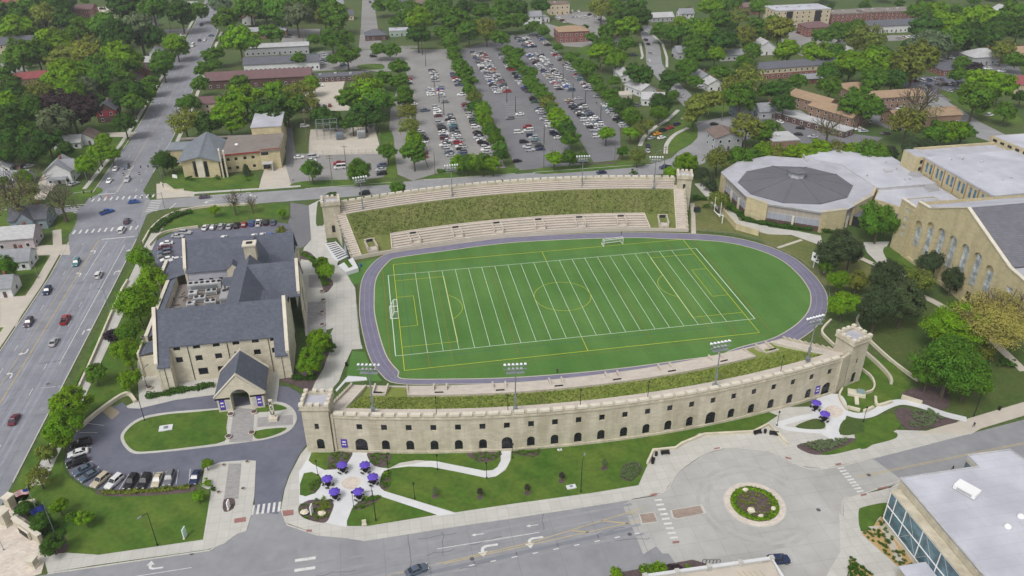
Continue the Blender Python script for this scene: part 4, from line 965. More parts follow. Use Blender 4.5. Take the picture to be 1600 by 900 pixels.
board('scoreboard','white scoreboard on two posts beside the right bend of the track','scoreboard',89.6,0.8,R(-68),7.0,3.0,2.6,[(0,2.2,1.8,.8),(-2.3,1.7,1,.8),(2.3,1.7,1,.8),(-1.2,.7,.8,.5),(1.2,.7,.8,.5)])
o=thing('goalpost','tall white goalpost stored upright on the grass beyond the right end of the far seats','goalpost',(72.5,42.5,0))
mb=MB();mb.tube((72.5,42.5,0),(72.5,42.5,3.2),.18,.16);mb.tube((72.5,42.5,3.2),(71.0,44.8,3.2),.15);mb.build('post',WHITE,o)
mb=MB();mb.tube((71.0,42.0,3.2),(71,47.6,3.2),.14);mb.build('crossbar',WHITE,o)
for y in (42.0,47.6):
 mb=MB();mb.tube((71.0,y,3.2),(71.0,y,9.0),.1);mb.build('upright',WHITE,o)
def fence(name,label,pts,h,mt,step=2.5,rails=2,r_=0.03,group=None):
 o=thing(name,label,'fence',(*pts[0],0),0,group)
 mb=MB();rl=MB()
 for a,b in zip(pts,pts[1:]):
  L_=math.dist(a,b);n=max(1,int(L_/step))
  for k in range(n):t=k/n;mb.tube((a[0]+(b[0]-a[0])*t,a[1]+(b[1]-a[1])*t,0),(a[0]+(b[0]-a[0])*t,a[1]+(b[1]-a[1])*t,h),r_*1.5,n=5)
  for k in range(rails):z=h*(k+1)/rails;rl.tube((*a,z),(*b,z),r_,n=4)
 mb.build('posts',mt,o);rl.build('rails',mt,o);return o
fence('railing','black railing along the left edge of the track beside the concrete walk',GP(K(1,2,"625,0 630,120 640,250 660,365")),1.2,BLACK,2.5,3)
fence('wire_fence','low grey wire fence round the right bend of the track',GP(K(2,1,"1150,545 1390,575 1535,610")+K(3,1,"0,630 130,700 280,790 350,860")+K(3,2,"380,20 385,110 330,200")),1.2,STEEL,3,2)
# ==== LARGE BUILDINGS NEAR THE FIELD
def openings_wall(root,a,b,z0,z1,ops,stone,parent_name='wall',glass=None,frame=None,depth=0.3,bars=(0,0),wname='window'):
 mb=MB();ol,P=wall_open(mb,a,b,z0,z1,ops,depth);w_=mb.build(parent_name,stone,root)
 for o in ops:window_part(ol,P,o,w_,glass or DARKG,frame,depth-0.05,bars,wname)
 return w_
 # ---- alumni hall: stone wings under steep slate roofs round a sunken plant court
al=thing('alumni_hall','large stone hall under steep slate roofs round a rooftop plant court, left of the field','hall',(-100,-2,0))
ZE,ZR=12.2,19.6
def wing(x0,x1,y0,y1,axis='x',ze=ZE,zr=ZR,over=0.5,caps=(1,1)):
 mb=MB();mb.gable(x0,x1,y0,y1,ze,zr,axis,0,0,over,0.3);r_=mb.build('roof',SHING,al)
 return r_
S_OPS=[]
xw=[-112.6,-107.1,-101.6,-96.1,-90.6,-86.0]
base=-116.0
ops=[]
for i,x in enumerate([-112.4,-107.3,-102.2,-97.1,-92.0,-87.2]):
 u=x-(-114.1);ops+=[(u-.9,u+.9,10.2,11.3,False),(u-.9,u+.9,6.3,8.1,False)]
for x in (-107.0,-101.9):ops.append((x+114.1-1.25,x+114.1+1.25,1.6,3.9,False))
openings_wall(al,(-114.1,-26.1),(-86.9,-26.1),0,ZE+0.2,ops,STONEP,'wall',DARKG,None,0.35)
mb=MB()
for x in (-109.6,-99.4,-88.6):mb.obox(x,-26.2,0.3,12.1,.14,.14)
mb.build('downpipe',BLACK,al)
for x0,x1 in ((-117.2,-114.1),(-86.9,-83.8)):
 u=1.5
 sl=(ZR-ZE)/6.2
 zb=ZE-sl*3.4
 mb=MB()
 mb.face([(x0,-29.6,0),(x1,-29.6,0),(x1,-29.6,zb),(x0,-29.6,zb)])
 for x in (x0,x1):mb.face([(x,-29.6,0),(x,-26.1,0),(x,-26.1,ZE),(x,-29.6,zb)])
 mb.obox((x0+x1)/2,-29.65,0.2,zb-.2,.12,.12,0,1)
 mb.build('corner_bay',[STONEP,BLACK],al)
 mb=MB();mb.slab([(x0-.1,-30.1,zb-.5*sl),(x1+.1,-30.1,zb-.5*sl),(x1+.1,-26.0,ZE+.08*sl),(x0-.1,-26.0,ZE+.08*sl)],.3);mb.build('bay_roof',SHING,al)
wing(-116.8,-84.2,-26.1,-13.7)
def gable_wall(x,y0,y1,ze,zr,thick=0.7,base=0,ops=(),over_front=0.0,nm='gable_wall',face=-1):
 ym=(y0+y1)/2;mb=MB()
 out=[(y0,base),(y1,base),(y1,ze),(ym,zr),(y0,ze)]
 if over_front:
  sl=(zr-ze)/(ym-y0);out=[(y0-over_front,base),(y1,base),(y1,ze),(ym,zr),(y0-over_front,ze-sl*over_front)]
 n=len(out);vs=[(x-thick/2,y,z)for y,z in out]+[(x+thick/2,y,z)for y,z in out]
 mb.add(vs,[list(range(n))[::-1],list(range(n,2*n))]+[[i,(i+1)%n,n+(i+1)%n,n+i]for i in range(n)])
 g=mb.build(nm,STONEP,al)
 mb=MB()
 for a,b in zip(out[2:],out[3:]):
  L_=math.dist(a,b);mb.slab([(x-thick/2-.12,a[0],a[1]),(x+thick/2+.12,a[0],a[1]),(x+thick/2+.12,b[0],b[1]),(x-thick/2-.12,b[0],b[1])][::(1 if a[0]<b[0]else -1)],.28)
 mb.build('coping',COPING,g);return g
gable_wall(-117.4,-26.1,-13.7,ZE+.9,ZR+.9,over_front=3.6)
gable_wall(-83.6,-26.1,-13.7,ZE+.9,ZR+.9,over_front=3.6)
wing(-116.3,-84,16.2,28.6);gable_wall(-116.8,16.2,28.6,ZE+.9,ZR+.9)
openings_wall(al,(-116.3,16.2),(-100.5,16.2),6.8,ZE+.1,[(3,4.2,8.2,9.2,False),(6,7.2,8.2,9.2,False),(9,10.2,8.2,9.2,False),(12,13.2,8.2,9.2,False)],MEMB,'court_wall',DARKG)
mb=MB();mb.box(-116.3,-84,28.3,28.6,0,ZE);mb.build('rear_wall',STONEP,al)
wing(-101.8,-89.2,-20,22.4,'y',over=0.2)
wing(-96,-81.2,-5.2,8.2,'x',ZE+.2,ZR+.3)
mb=MB();ol,P=wall_open(mb,(-80.9,-5.2),(-80.9,8.2),0,12.4,[(5.1,8.3,2.2,11.5,True),(1.4,2.6,3,6.5,True),(10.8,12,3,6.5,True)],0.4)
ef=mb.build('east_wall',STONEP,al)
for o in [(5.1,8.3,2.2,11.5,True),(1.4,2.6,3,6.5,True),(10.8,12,3,6.5,True)]:window_part(ol,P,o,ef,DARKG,BLACK,0.35,(1,3))
gable_wall(-81.3,-5.2,8.2,ZE+1.1,ZR+1.2,base=12.3)
for y0,y1 in ((-13.7,-5.2),(8.2,28.6)):
 openings_wall(al,(-84.0,y0),(-84.0,y1),0,ZE,[(u-0.5,u+0.5,z,z+1.5,False)for u in np.arange(2,(y1-y0)-1.5,3.2)for z in (2.2,5.8,9)],STONEP,'east_wall',DARKG)
 mb=MB();mb.slab([(-84.4,y0,ZE),(-84.4,y1,ZE),(-93.5,y1,ZE+3.4),(-93.5,y0,ZE+3.4)][::-1],.25);mb.build('roof',SHING,al)
mb=MB();mb.box(-88,-83.4,25.2,29.5,0,11);mb.build('corner_bay',STONEP,al)
openings_wall(al,(-83.55,-29.6),(-83.55,-13.7),0,ZE-4,[(u-.5,u+.5,z,z+1.5,False)for u in (6.5,9.5,12.5)for z in (2,5.4)],STONEP,'side_wall',DARKG)
mb=MB();mb.box(-123.4,-122.7,-14.5,18.5,0,8.6);mb.box(-126.3,-125.6,18,32,0,8.8);mb.box(-125.6,-117,31.4,32,0,7.6);mb.build('west_wall',STONEP,al)
mb=MB();mb.box(-123.55,-122.55,-14.5,18.5,8.603,8.85);mb.box(-126.45,-125.45,18,32,8.803,9.05);mb.build('coping',COPING,al)
mb=MB();mb.slab([(-122.7,-14.5,8.0),(-120.2,-14.5,9.3),(-120.2,18.4,9.3),(-122.7,18.4,8.0)],.25);mb.slab([(-125.6,18,8.0),(-116.8,18,10.5),(-116.8,32,10.5),(-125.6,32,8.0)],.25);mb.build('lean_to_roof',SHING,al)
mb=MB();mb.box(-120.4,-120.15,-14.5,18,6.0,9.25);mb.build('court_wall',STONEP,al)
mb=MB();mb.box(-123.5,-117.7,-22,-16.2,0,7);mb.box(-124.0,-123.5,-22.3,-15.8,0,8.2);mb.build('side_bay',STONEP,al)
mb=MB();mb.slab([(-123.5,-22.3,7.2),(-117.7,-22.3,8.6),(-117.7,-16,8.6),(-123.5,-16,7.2)],.25);mb.build('bay_roof',SHING,al)
mb=MB();mb.box(-120.1,-101,-13.9,17.9,0.1,6.9);mb.build('court_deck',GRAVR,al)
def hvac(x,y,lx,ly,h,lb,z=6.9,rz=0):
 o=thing('rooftop_unit',lb,'rooftop unit',(x,y,z),rz)
 mb=MB();mb.obox(0,0,.25,h,lx,ly);c=mb.build('casing',PALEROOF,None);c.parent=o
 mb=MB()
 for u in np.arange(-lx/2+.9,lx/2-.5,1.7):mb.lathe(u,0,[(.6,h),(.6,h+.22),(.5,h+.22)],10)
 c=mb.build('fan',DARK,None);c.parent=o
 mb=MB();mb.obox(0,-ly/2-.03,.5,h*.8,lx*.8,.06);c=mb.build('louvre',STEEL,None);c.parent=o
 mb=MB();mb.obox(0,0,0,.25,lx*.96,ly*.9);c=mb.build('base_rail',DARK,None);c.parent=o
hvac(-111.4,13.8,10,2.6,2.3,'longest pale rooftop unit, at the back of the alumni hall plant court')
hvac(-104.2,7.0,2.6,9,2.4,'tall narrow pale rooftop unit on the right side of the plant court')
hvac(-114.2,9.2,2.6,2.4,1.7,'small pale rooftop unit near the left of the plant court')
hvac(-109.0,10.0,3.4,1.8,1.4,'low pale rooftop unit in the middle of the plant court')
hvac(-111.8,6.0,3.6,1.9,1.6,'pale rooftop unit in the front middle of the plant court')
hvac(-108.3,3.0,3.4,2,1.6,'front right pale rooftop unit of the plant court')
hvac(-113.8,2.6,2.4,2.2,1.7,'front left pale rooftop unit of the plant court, by the south roof')
rnd=random.Random(5);mb=MB()
for _ in range(26):
 a=rnd.uniform(0,3.1);x=rnd.uniform(-119.5,-115)if rnd.random()<.6 else rnd.uniform(-112,-104.5);y=rnd.uniform(-12,10)
 mb.tube((x,y,7.15+rnd.random()*.5),(x+math.cos(a)*2.2,y+math.sin(a)*2.2,7.15+rnd.random()*.5),.12,n=5)
mb.build('pipework',DARK,al)
mb=MB();mb.box(-97,-93.6,8.8,11.8,15,22.6);ch=mb.build('chimney',STONE,al)
mb=MB();mb.box(-97.3,-93.3,8.5,12.1,22.6,23.1);mb.build('cap',COPING,ch)
mb=MB();mb.box(-96.2,-94.4,9.5,11.1,23.103,23.2);mb.build('flue',BLACK,ch)
mb=MB();mb.gable(-104.2,-100.4,14.4,17.4,12.6,14.4,'y',0,1,.2,.15,9.5);mb.gable(-104.2,-100.4,6.3,8.4,11.6,13.4,'x',0,1,.2,.15,9.5);mb.build('dormer',[SHING,STONEP],al)
mb=MB();mb.gable(-108,-101,27.5,33,9,13.6,'y',0,1,.3,.25,0);mb.build('north_porch',[SHING,STONEP],al)
po=MB()
fx0,fx1,yF,yB=-101.2,-89.6,-42.0,-30.2
xm=(fx0+fx1)/2
arc=[(xm-2.35*math.cos(t),4.4+2.35*math.sin(t))for t in np.linspace(0,math.pi,11)]
for a,b in zip(arc,arc[1:]):po.face([(a[0],yF,a[1]),(a[0],yF+.8,a[1]),(b[0],yF+.8,b[1]),(b[0],yF,b[1])])
zt=lambda x:10.9-abs(x-xm)*(10.9-4.7)/((fx1-fx0)/2+.5)
po.face([(fx0-.4,yF,4.4)]+[(xm-2.35,yF,4.4)]+[(a,yF,z)for a,z in arc[1:6]]+[(xm,yF,10.9),(fx0-.4,yF,4.75)])
po.face([(fx1+.4,yF,4.4),(fx1+.4,yF,4.75),(xm,yF,10.9)]+[(a,yF,z)for a,z in arc[5:10]]+[(xm+2.35,yF,4.4)])
porch=po.build('entrance_porch',STONEP,al)
for q in ((fx0,fx0+3.5,yF,yF+2.5),(fx1-3.5,fx1,yF,yF+2.5),(fx0,fx0+3,yB-3,yB),(fx1-3,fx1,yB-3,yB)):
 mb=MB();mb.box(*q,0,4.39);mb.build('pier',STONEP,porch)
mb=MB();mb.gable(fx0-.3,fx1+.3,yF+.3,yB,4.7,11.0,'y',0,0,.25,.3);mb.build('porch_roof',SHING,porch)
mb=MB()
for sg in (-1,1):
 xe=xm+sg*((fx1-fx0)/2+.7);q=[(xe,yF-.15,4.6),(xe,yF+.6,4.6),(xm,yF+.6,11.25),(xm,yF-.15,11.25)]
 mb.slab(q[::-1]if sg<0 else q,.3)
 q=[(xe,yB-.6,4.75),(xe,yB+.1,4.75),(xm,yB+.1,11.35),(xm,yB-.6,11.35)];mb.slab(q[::-1]if sg<0 else q,.3)
mb.build('coping',COPING,porch)
mb=MB();mb.box(fx0-.45,xm-2.5,yF-.12,yF-.01,4.05,4.5);mb.box(xm+2.5,fx1+.45,yF-.12,yF-.01,4.05,4.5);mb.build('fascia_band',BLACK,porch)
mb=MB();mb.box(xm-2.3,xm+2.3,yB-.4,yB-.2,0,6);mb.build('entrance_door',DARKG,porch)
mb=MB();mb.box(fx0+2.1,fx0+2.9,yF-.06,yF+.01,1.0,3.6);mb.box(fx1-2.9,fx1-2.1,yF-.06,yF+.01,1.0,3.6);mb.build('slit_window',PALEROOF,porch)
def banner(x,y,z0,w_,h,label,group=None,rz=0.0,mark=True):
 o=thing('banner',label,'banner',(x,y,z0),rz,group)
 mb=MB();mb.box(-w_/2,w_/2,-.05,0,0,h);c=mb.build('cloth',PURPLED,None);c.parent=o
 if mark:
  mb=MB()
  for k,(a,b,zz)in enumerate(((-.28,.28,.62),(-.3,-.05,.3),(.05,.3,.3))):
   mb.box(a*w_,b*w_,-.075,-.052,h*zz,h*(zz+.14))
  c=mb.build('emblem',WHITE,None);c.parent=o
banner(fx0+1.15,yF-.03,.8,1.35,3.2,'purple banner on the left pier of the hall entrance porch')
banner(fx1-1.15,yF-.03,.8,1.35,3.2,'purple banner on the right pier of the hall entrance porch')
for x,z,lb in ((-69.0,1.4,'purple banner on the near stadium wall beside its left tower'),(53.3,1.6,'purple banner on the near stadium wall close to its right tower')):
 sl=-0.00394*(x+5)*-1;banner(x,-arcy(Aw,x)-.05,z,1.5,2.6,lb,None,math.atan(0.00394*(x+5)))
 # ---- ten-sided hall
au=thing('auditorium','many-sided hall with dark cone roof and small cupola, right of the field','hall',(107,53,0))
RO=[(83.8,72.5),(83.4,46.9),(88.3,39.3),(104.5,28.2),(114.6,28.8),(131.2,39.0),(137.0,46.0),(136.8,71.5),(127,79.5),(111,86.5),(95,82)]
cxa,cya=107.3,55.0
mb=MB();mb.prism(RO,7.55,8.1);mb.build('flat_roof',MEMB,au)
mb=MB();strip(mb,RO[::-1],.5,8.1,8.35,closed=True);mb.build('roof_edge',PALEROOF,au)
IR=[(cxa+22.4*math.cos(R(a)),cya+19.8*math.sin(R(a)))for a in np.arange(18,378,36)]
mb=MB();n=len(IR)
mb.add([(*p,8.12)for p in IR]+[(*p,8.5)for p in IR]+[(cxa,cya,12.2)],[[i,(i+1)%n,n+(i+1)%n,n+i]for i in range(n)]+[[n+i,n+(i+1)%n,2*n]for i in range(n)])
cn=mb.build('cone_roof',DOME,au)
mb=MB()
for x,y in IR:mb.tube((x,y,8.5),(cxa,cya,12.22),.22,.16,4)  # slightly lighter tubes added to set off the facets in place of shading
mb.build('ridge',SHINGB,cn)
mb=MB();mb.lathe(cxa,cya,[(3.1,11.0),(3.1,13.8)],8,0,.39);cu=mb.build('cupola',MEMBW,au)
mb=MB();mb.lathe(cxa,cya,[(3.9,13.8),(4.0,14.1),(.2,15.4)],8,0,.39);mb.build('cupola_roof',DOME,cu)
def facet(a,b,kind):
 a,b=np.array(a),np.array(b);d=(b-a)/np.linalg.norm(b-a);nin=np.array([-d[1],d[0]]);L_=np.linalg.norm(b-a)
 if kind=='stone':
  mb=MB();strip(mb,[a+nin*.3,b+nin*.3],.8,0,8.5 if a[1]<50 and b[1]<50 else 7.5);mb.build('stone_wall',STONEY,au);return
 a,b=a+nin*.7,b+nin*.7
 mb=MB();mb.face([(*a,0),(*b,0),(*b,2.1),(*a,2.1)]);mb.build('base_wall',BROWNW,au)
 mb=MB();mb.face([(*a,2.1),(*b,2.1),(*b,4.7),(*a,4.7)]);w1=mb.build('window_band',mat('pale_panel_%d'%len(MATS),lin(150,154,166),var=.08),au)
 mb=MB();mb.face([(*a,4.7),(*b,4.7),(*b,7.6),(*a,7.6)]);w2=mb.build('upper_band',mat('tan_panel_%d'%len(MATS),lin(160,152,144),var=.1),au)
 mb=MB();N_=max(2,int(L_/2.1))
 for k in range(N_+1):q=a+(b-a)*k/N_-nin*.06;mb.obox(q[0],q[1],2.0,7.55,.14,.14,math.atan2(d[1],d[0]))
 strip(mb,[a-nin*.06,b-nin*.06],.16,4.6,4.85);mb.build('mullions',PALEROOF,au)
 for k in range(1,max(2,int(L_/7))):q=a+(b-a)*k/max(2,int(L_/7))-nin*.3;mb=MB();mb.obox(q[0],q[1],0,4.6,.8,.7,math.atan2(d[1],d[0]));mb.build('pier',COPING,au)
for k,kd in enumerate(['glass','glass','glass','stone','glass','stone','stone','stone','stone','stone','stone']):
 a,b=RO[k],RO[(k+1)%11]
 if k==0:
  facet((83.8,72.5),(83.6,68.5),'stone');facet((83.6,68.5),(83.4,46.9),'glass')
 elif k==1:facet(a,b,'stone')
 elif k==2:facet(a,b,'glass')
 elif k==3:facet(a,b,'stone')
 elif k==4:facet(a,(119.5,31.8),'glass');facet((119.5,31.8),b,'stone')
 else:facet(a,b,kd)
 # ---- low flat-roofed link building behind
lw=thing('link_building','low white flat-roofed building between the many-sided hall and the field house','building',(143,50,0))
mb=MB();mb.prism([(124,76.5),(137,72.2),(137.4,45),(131.5,38),(140,24),(163,24),(163,90),(128,92)],0,7.2);mb.build('wall',STONEY,lw)
mb=MB();mb.prism([(124.2,76.8),(137.2,72.4),(137.6,45.2),(163,45.2),(163,89.7),(128.3,91.7)],7.203,8.0);mb.build('upper_roof',MEMBW,lw)
mb=MB();mb.prism([(131.8,38),(140.2,24.3),(162.8,24.3),(162.8,44.8),(137.7,44.8)],7.203,7.3);mb.build('lower_roof',MEMBW,lw)
mb=MB();strip(mb,[(124.3,77.2),(128.5,91.5),(163,89.5)],.5,8.0,8.5);mb.build('parapet',PALEROOF,lw);mb=MB();strip(mb,[(137.6,45.4),(162.6,45.4)],.5,8.0,8.3);mb.build('parapet',PALEROOF,lw)
mb=MB();mb.box(156,160,40,43.5,7.3,9);mb.box(150,153,60,62,8,8.6);mb.box(157.5,161.5,53,56,8.0,9.3);mb.build('roof_hatch',PALEROOF,lw)
mb=MB();mb.prism([(119.8,31.6),(131,38.6),(137,30),(126,23)],0,4.0);mb.build('entrance_block',DARK,lw)
mb=MB();mb.prism([(119.5,31.4),(131.2,38.8),(137.4,29.8),(126,22.6)],4.003,4.3);mb.build('entrance_roof',SHINGB,lw)
# ---- field house: long gabled limestone hall, west front towards the field
fh=thing('field_house','tall yellow limestone field house with gabled west front of long recessed windows','field house',(170,-18,0))
XW=123.6
fr=[(12.5,18.6),(4.2,18.6),(4.2,21.2),(-2,21.2),(-18,28.6),(-40.2,19.4),(-40.2,19.0),(-48,18.2),(-48,0),(12.5,0)]
bays=[(1.0,15.5,6,13),(-4.6,17.5,5.0,16.0),(-10.2,20.0,6.5,18.5),(-16.0,23.0,6.5,21),(-22.0,22.5,6.5,20),(-27.8,19.5,6.5,17),(-33.6,16.5,7.5,15.0)]
mb=MB()
ops=[(12.5-y-1.8,12.5-y+1.8,1.0,zt_,True)for y,zt_,a,b in bays]
sm=[(12.5-8.3-.8,12.5-8.3+.8,z,z+1.6,False)for z in (6.5,9.4,12.3,15.2)]+[(12.5+42.6-1.2,12.5+42.6+1.2,z,z+1.6,False)for z in (5,8.6,12.5)]
ol,P=wall_open(mb,(XW,12.5),(XW,-48),0,18.2,[(a,b,c,min(d,17.9),e)for a,b,c,d,e in ops]+sm,1.0)
mb.face([(XW,12.5,18.2),(XW,-48,18.2),(XW,-40.2,19.3),(XW,-18,28.6),(XW,-2,21.4),(XW,4.2,21.2),(XW,4.2,18.7),(XW,12.5,18.7)])
front_w=mb.build('west_front',STONEY,fh)
for y,zt_,a,b in bays:
 o=(12.5-y-1.8,12.5-y+1.8,1.0,min(zt_,17.9),True)
 mb=MB();mb.face(ol(o,0.9));mb.build('recess',STONEY,front_w)
 o2=(12.5-y-1.45,12.5-y+1.45,a,min(b,zt_-2.2),False)
 window_part(ol,P,o2,front_w,PALEG,STEEL,0.8,(1,4),'window',.14)
 if a>6:
  o3=(12.5-y-1.0,12.5-y+1.0,1.3,4.0,False);window_part(ol,P,o3,front_w,PALEG if y>-8 else DARKG,STEEL,0.8,(1,1),'window',.12)
for o in sm:window_part(ol,P,o,front_w,PALEG,None,.3,(0,0))
mb=MB();cp=[(12.5,18.7),(4.3,18.7)],[(4.2,21.2),(-2,21.4)],[(-2,21.4),(-18,28.6)],[(-18,28.6),(-40.2,19.3)],[(-40.2,19.3),(-48,18.25)]
for a,b in cp:mb.slab([(XW-.25,a[0],a[1]),(XW-.25,b[0],b[1]),(XW+.9,b[0],b[1]),(XW+.9,a[0],a[1])],.35)
mb.build('coping',COPING,front_w)
mb=MB()
for y,zt_,a,b in bays:mb.box(XW-.35,XW-.02,y+2.3,y+3.3,0,min(zt_,17))if False else None
for y in (5.2,3.6):mb.box(XW-.3,XW-.01,y-.3,y+.3,0,17.6)
mb.build('buttress',STONEY,front_w)
mb=MB();mb.face([(XW,-48,0),(260,-48,0),(260,-48,18),(XW,-48,18)]);mb.face([(XW,12.5,0),(XW,12.5,18.6),(136,12.5,18.6),(136,12.5,0)]);mb.face([(136,12.5,0),(136,12.5,18.6),(136,4.2,18.6),(136,4.2,0)]);mb.face([(XW+1,4.2,0),(XW+1,4.2,21),(260,4.2,19.4),(260,4.2,0)]);mb.build('side_wall',STONEY,fh)
mb=MB();mb.sheet([(XW+.5,4.0),(136,4.0),(136,12.4),(XW+.5,12.4)],18.3);mb.build('corner_roof',MEMB,fh)
mb=MB();mb.slab([(XW+.6,-40.4,19.2),(260,-40.4,19.2),(260,-18,28.4),(XW+.6,-18,28.4)],.3);mb.build('roof',mat('field_house_roof',lin(112,112,120),col2=lin(100,100,108),kind='shingle',var=.08,scale2=.1),fh)
mb=MB();mb.slab([(XW+.6,4.6,19.2),(XW+.6,-18,28.4),(260,-18,28.4),(260,4.6,19.2)],.3);mb.build('north_roof',MEMBW,fh)
mb=MB();mb.slab([(XW+.6,-48,17.8),(260,-48,17.8),(260,-40.4,18.8),(XW+.6,-40.4,18.8)],.2);mb.build('aisle_roof',MEMB,fh)
mb=MB();mb.box(136,230,4.6,9,0,17.5);mb.build('north_aisle',STONEY,fh)
# ---- rear gymnasium with blue windows
rg=thing('gymnasium','wide white flat-roofed gymnasium with a yellow stone side of paired blue windows','gymnasium',(185,40,0))
ops=[]
for k in range(6):
 for q in (1.9,4.4):ops.append((k*6.6+q,k*6.6+q+1.45,9.0,13.2,False))
openings_wall(rg,(164,57.5),(164,17),0,14.2,ops,STONEY,'west_wall',BLUEG,None,.35)
mb=MB()
for k in range(7):mb.box(163.75,163.98,57.0-k*6.6,57.4-k*6.6,7.5,14.2)
mb.build('pilaster',mat('brown_pilaster',lin(150,124,96)),rg)
mb=MB();mb.prism([(164.0,17),(260,17),(260,58.5),(164,57.5)],14.2,14.7);mb.box(163.8,164.3,17,57.5,14.2,14.9);mb.build('roof',MEMBW,rg)
mb=MB();mb.prism([(160.6,58),(166.5,57.6),(166.7,66.5),(160.8,67)],0,14.6);ct=mb.build('corner_block',STONEY,rg)
for u in (8.8,11.8):
 mb=MB();mb.box(162.6,163.8,57.75,57.86,u,u+1.5);mb.build('window',DARKG,ct)
mb=MB();mb.prism([(160.8,58.2),(166.3,57.8),(166.5,66.3),(161,66.8)],14.603,14.8);mb.build('corner_roof',MEMB,ct)
mb=MB();mb.prism([(166.7,58.6),(207,58.4),(207,68),(166.7,69)],0,13.4);mb.build('rear_wing',STONEY,rg)
mb=MB();mb.prism([(166.9,58.9),(207,58.7),(207,67.8),(166.9,68.8)],13.403,13.6);mb.build('rear_roof',MEMB,rg)
mb=MB();mb.box(166.7,207,68.2,69,13.4,14.4);mb.build('rear_parapet',STONEY,rg)
mb=MB();mb.prism([(203.5,71),(260,71),(260,40),(206,40)],0,16.5);e_=mb.build('east_wing',STONEY,rg)
mb=MB();mb.prism([(204.5,70.2),(260,70.2),(260,41),(207,41)],16.503,16.7);mb.build('east_roof',MEMBW,e_)
for k in range(7):
 y=68-k*4;mb=MB();x=203.5+(71-y)*2.5/31-.08;mb.obox(x,y,14.9,15.9,.1,2.2);mb.build('window',DARKG,e_)
 # ---- pale modern hall in the near right corner
st=thing('glass_front_hall','pale flat-roofed modern hall with a long slanted glass front, near right corner','hall',(65,-118,0))
RF=[(47.4,-107.1),(65.9,-107.0),(65.9,-103.4),(76.2,-103.4),(77.5,-109),(96,-109),(96,-160),(47.4,-160)]
mb=MB();mb.prism(RF,0,11.4);mb.build('wall',STONE,st)
mb=MB();mb.prism([(x+(.2 if x<60 else 0),y)for x,y in RF],11.403,12.0);mb.build('roof',MEMBW,st)
mb=MB();strip(mb,RF,.35,12.0,12.22,closed=True);mb.build('roof_edge',PALEROOF,st)
mb=MB();gx=45.3;mb.face([(gx,-108.2,1.9),(gx,-160,1.9),(gx,-160,9.5),(gx,-108.2,9.5)][::-1]);mb.face([(gx,-108.2,1.9),(gx,-108.2,9.5),(47.4,-108.2,9.5),(47.4,-108.2,1.9)][::-1]);cw=mb.build('glass_front',TEALG,st)
mb=MB()
for k,y in enumerate([-108.2,-110.2]+list(np.arange(-113.6,-160,-5.6))):mb.box(gx-.12,gx-.003,y-.09,y+.09,1.9,9.5)
for z in (1.85,5.6,9.4):mb.box(gx-.14,gx-.004,-160,-108.1,z,z+.2)
mb.build('mullions',WHITE,cw)
mb=MB()
for k in range(8):
 y=-113.6-k*5.6;mb.tube((gx-.02,y,1.9),(gx-.02,y-2.8,5.5),.05,n=4);mb.tube((gx-.02,y-5.6,1.9),(gx-.02,y-2.8,5.5),.05,n=4);mb.tube((gx-.02,y-1,9.4),(gx-.02,y-3.6,5.8),.05,n=4)
mb.build('bracing',PALEROOF,cw)
mb=MB();mb.box(gx-.2,47.3,-160,-108,9.6,9.85);mb.build('canopy',STONE,cw)
mb=MB();mb.box(gx+.3,47.3,-160,-108.6,0,1.85);mb.build('plinth',COPING,st)
mb=MB();mb.box(39.4,45.0,-134,-122.6,0,4.0);lr=mb.build('porch',STONE,st)
mb=MB();mb.box(39.1,45.1,-134,-122.3,4.003,4.25);mb.build('porch_roof',MEMBW,lr)
mb=MB();mb.box(65.75,65.88,-106.8,-103.6,5.5,10.5);mb.build('window',TEALG,st)
def rtu(x,y,z,lx,ly,h,rz,lb):
 o=thing('rooftop_unit',lb,'rooftop unit',(x,y,z),rz)
 mb=MB();mb.obox(0,0,.2,h,lx,ly);c=mb.build('casing',WHITE,None);c.parent=o
 mb=MB();mb.obox(0,0,0,.2,lx*.9,ly*.9);c=mb.build('base_rail',STEEL,None);c.parent=o
 mb=MB();mb.obox(0,-ly/2-.02,.35,h*.75,lx*.7,.05);c=mb.build('louvre',PALEROOF,None);c.parent=o
rtu(58.3,-113.2,12,4.4,2.6,1.3,R(-62),'white box rooftop unit on the near right modern hall roof')
for x,y,lb in ((59.8,-123.4,'white dome vent on the modern hall roof, nearer the glass front'),(64.2,-121.5,'white dome vent on the modern hall roof, in the middle of three'),(67.8,-123.0,'white dome vent on the modern hall roof, rightmost of three')):
 mb=MB();mb.lathe(x,y,[(.7,12),(.7,12.3),(.62,12.55),(.38,12.8),(.05,12.9)],12);tag(mb.build('roof_vent',WHITE,smooth=True),lb,'roof vent','dome vents on the modern hall')
 # ---- church and school on the corner across the street
chh=thing('church','tan stone church with grey pointed roof and slim bell tower on the street corner','church',(-122,142,0))
mb=MB();mb.face([(-138.0,129.5,0),(-136,128,0),(-136,128,8)][:0]or [(-138.2,131,0),(-133.6,129.6,0),(-133.6,129.6,8.2),(-138.2,131,7.6)])
ol,P=wall_open(mb,(-138.2,130.2),(-122.6,127.6),0,7.6,[(4.3,6.0,0.2,7.5,False),(9.3,11.0,0.2,7.5,False)],.4)
ops=[(4.3,6.0,0.2,7.5,False),(9.3,11.0,0.2,7.5,False)]
mb.add([(-138.2,130.2,7.6),(-122.6,127.6,7.6),(-130.2,128.9,9.6)],[[0,1,2]])
for q in ([(-138.2,130.2),(-138.6,158)],[(-122.6,127.6),(-121.5,158)]):mb.face([(*q[0],0),(*q[1],0),(*q[1],7.6),(*q[0],7.6)])
nv=mb.build('nave_wall',STONEY,chh)
for o in ops:window_part(ol,P,o,nv,DARKG,BLACK,.3,(0,2))
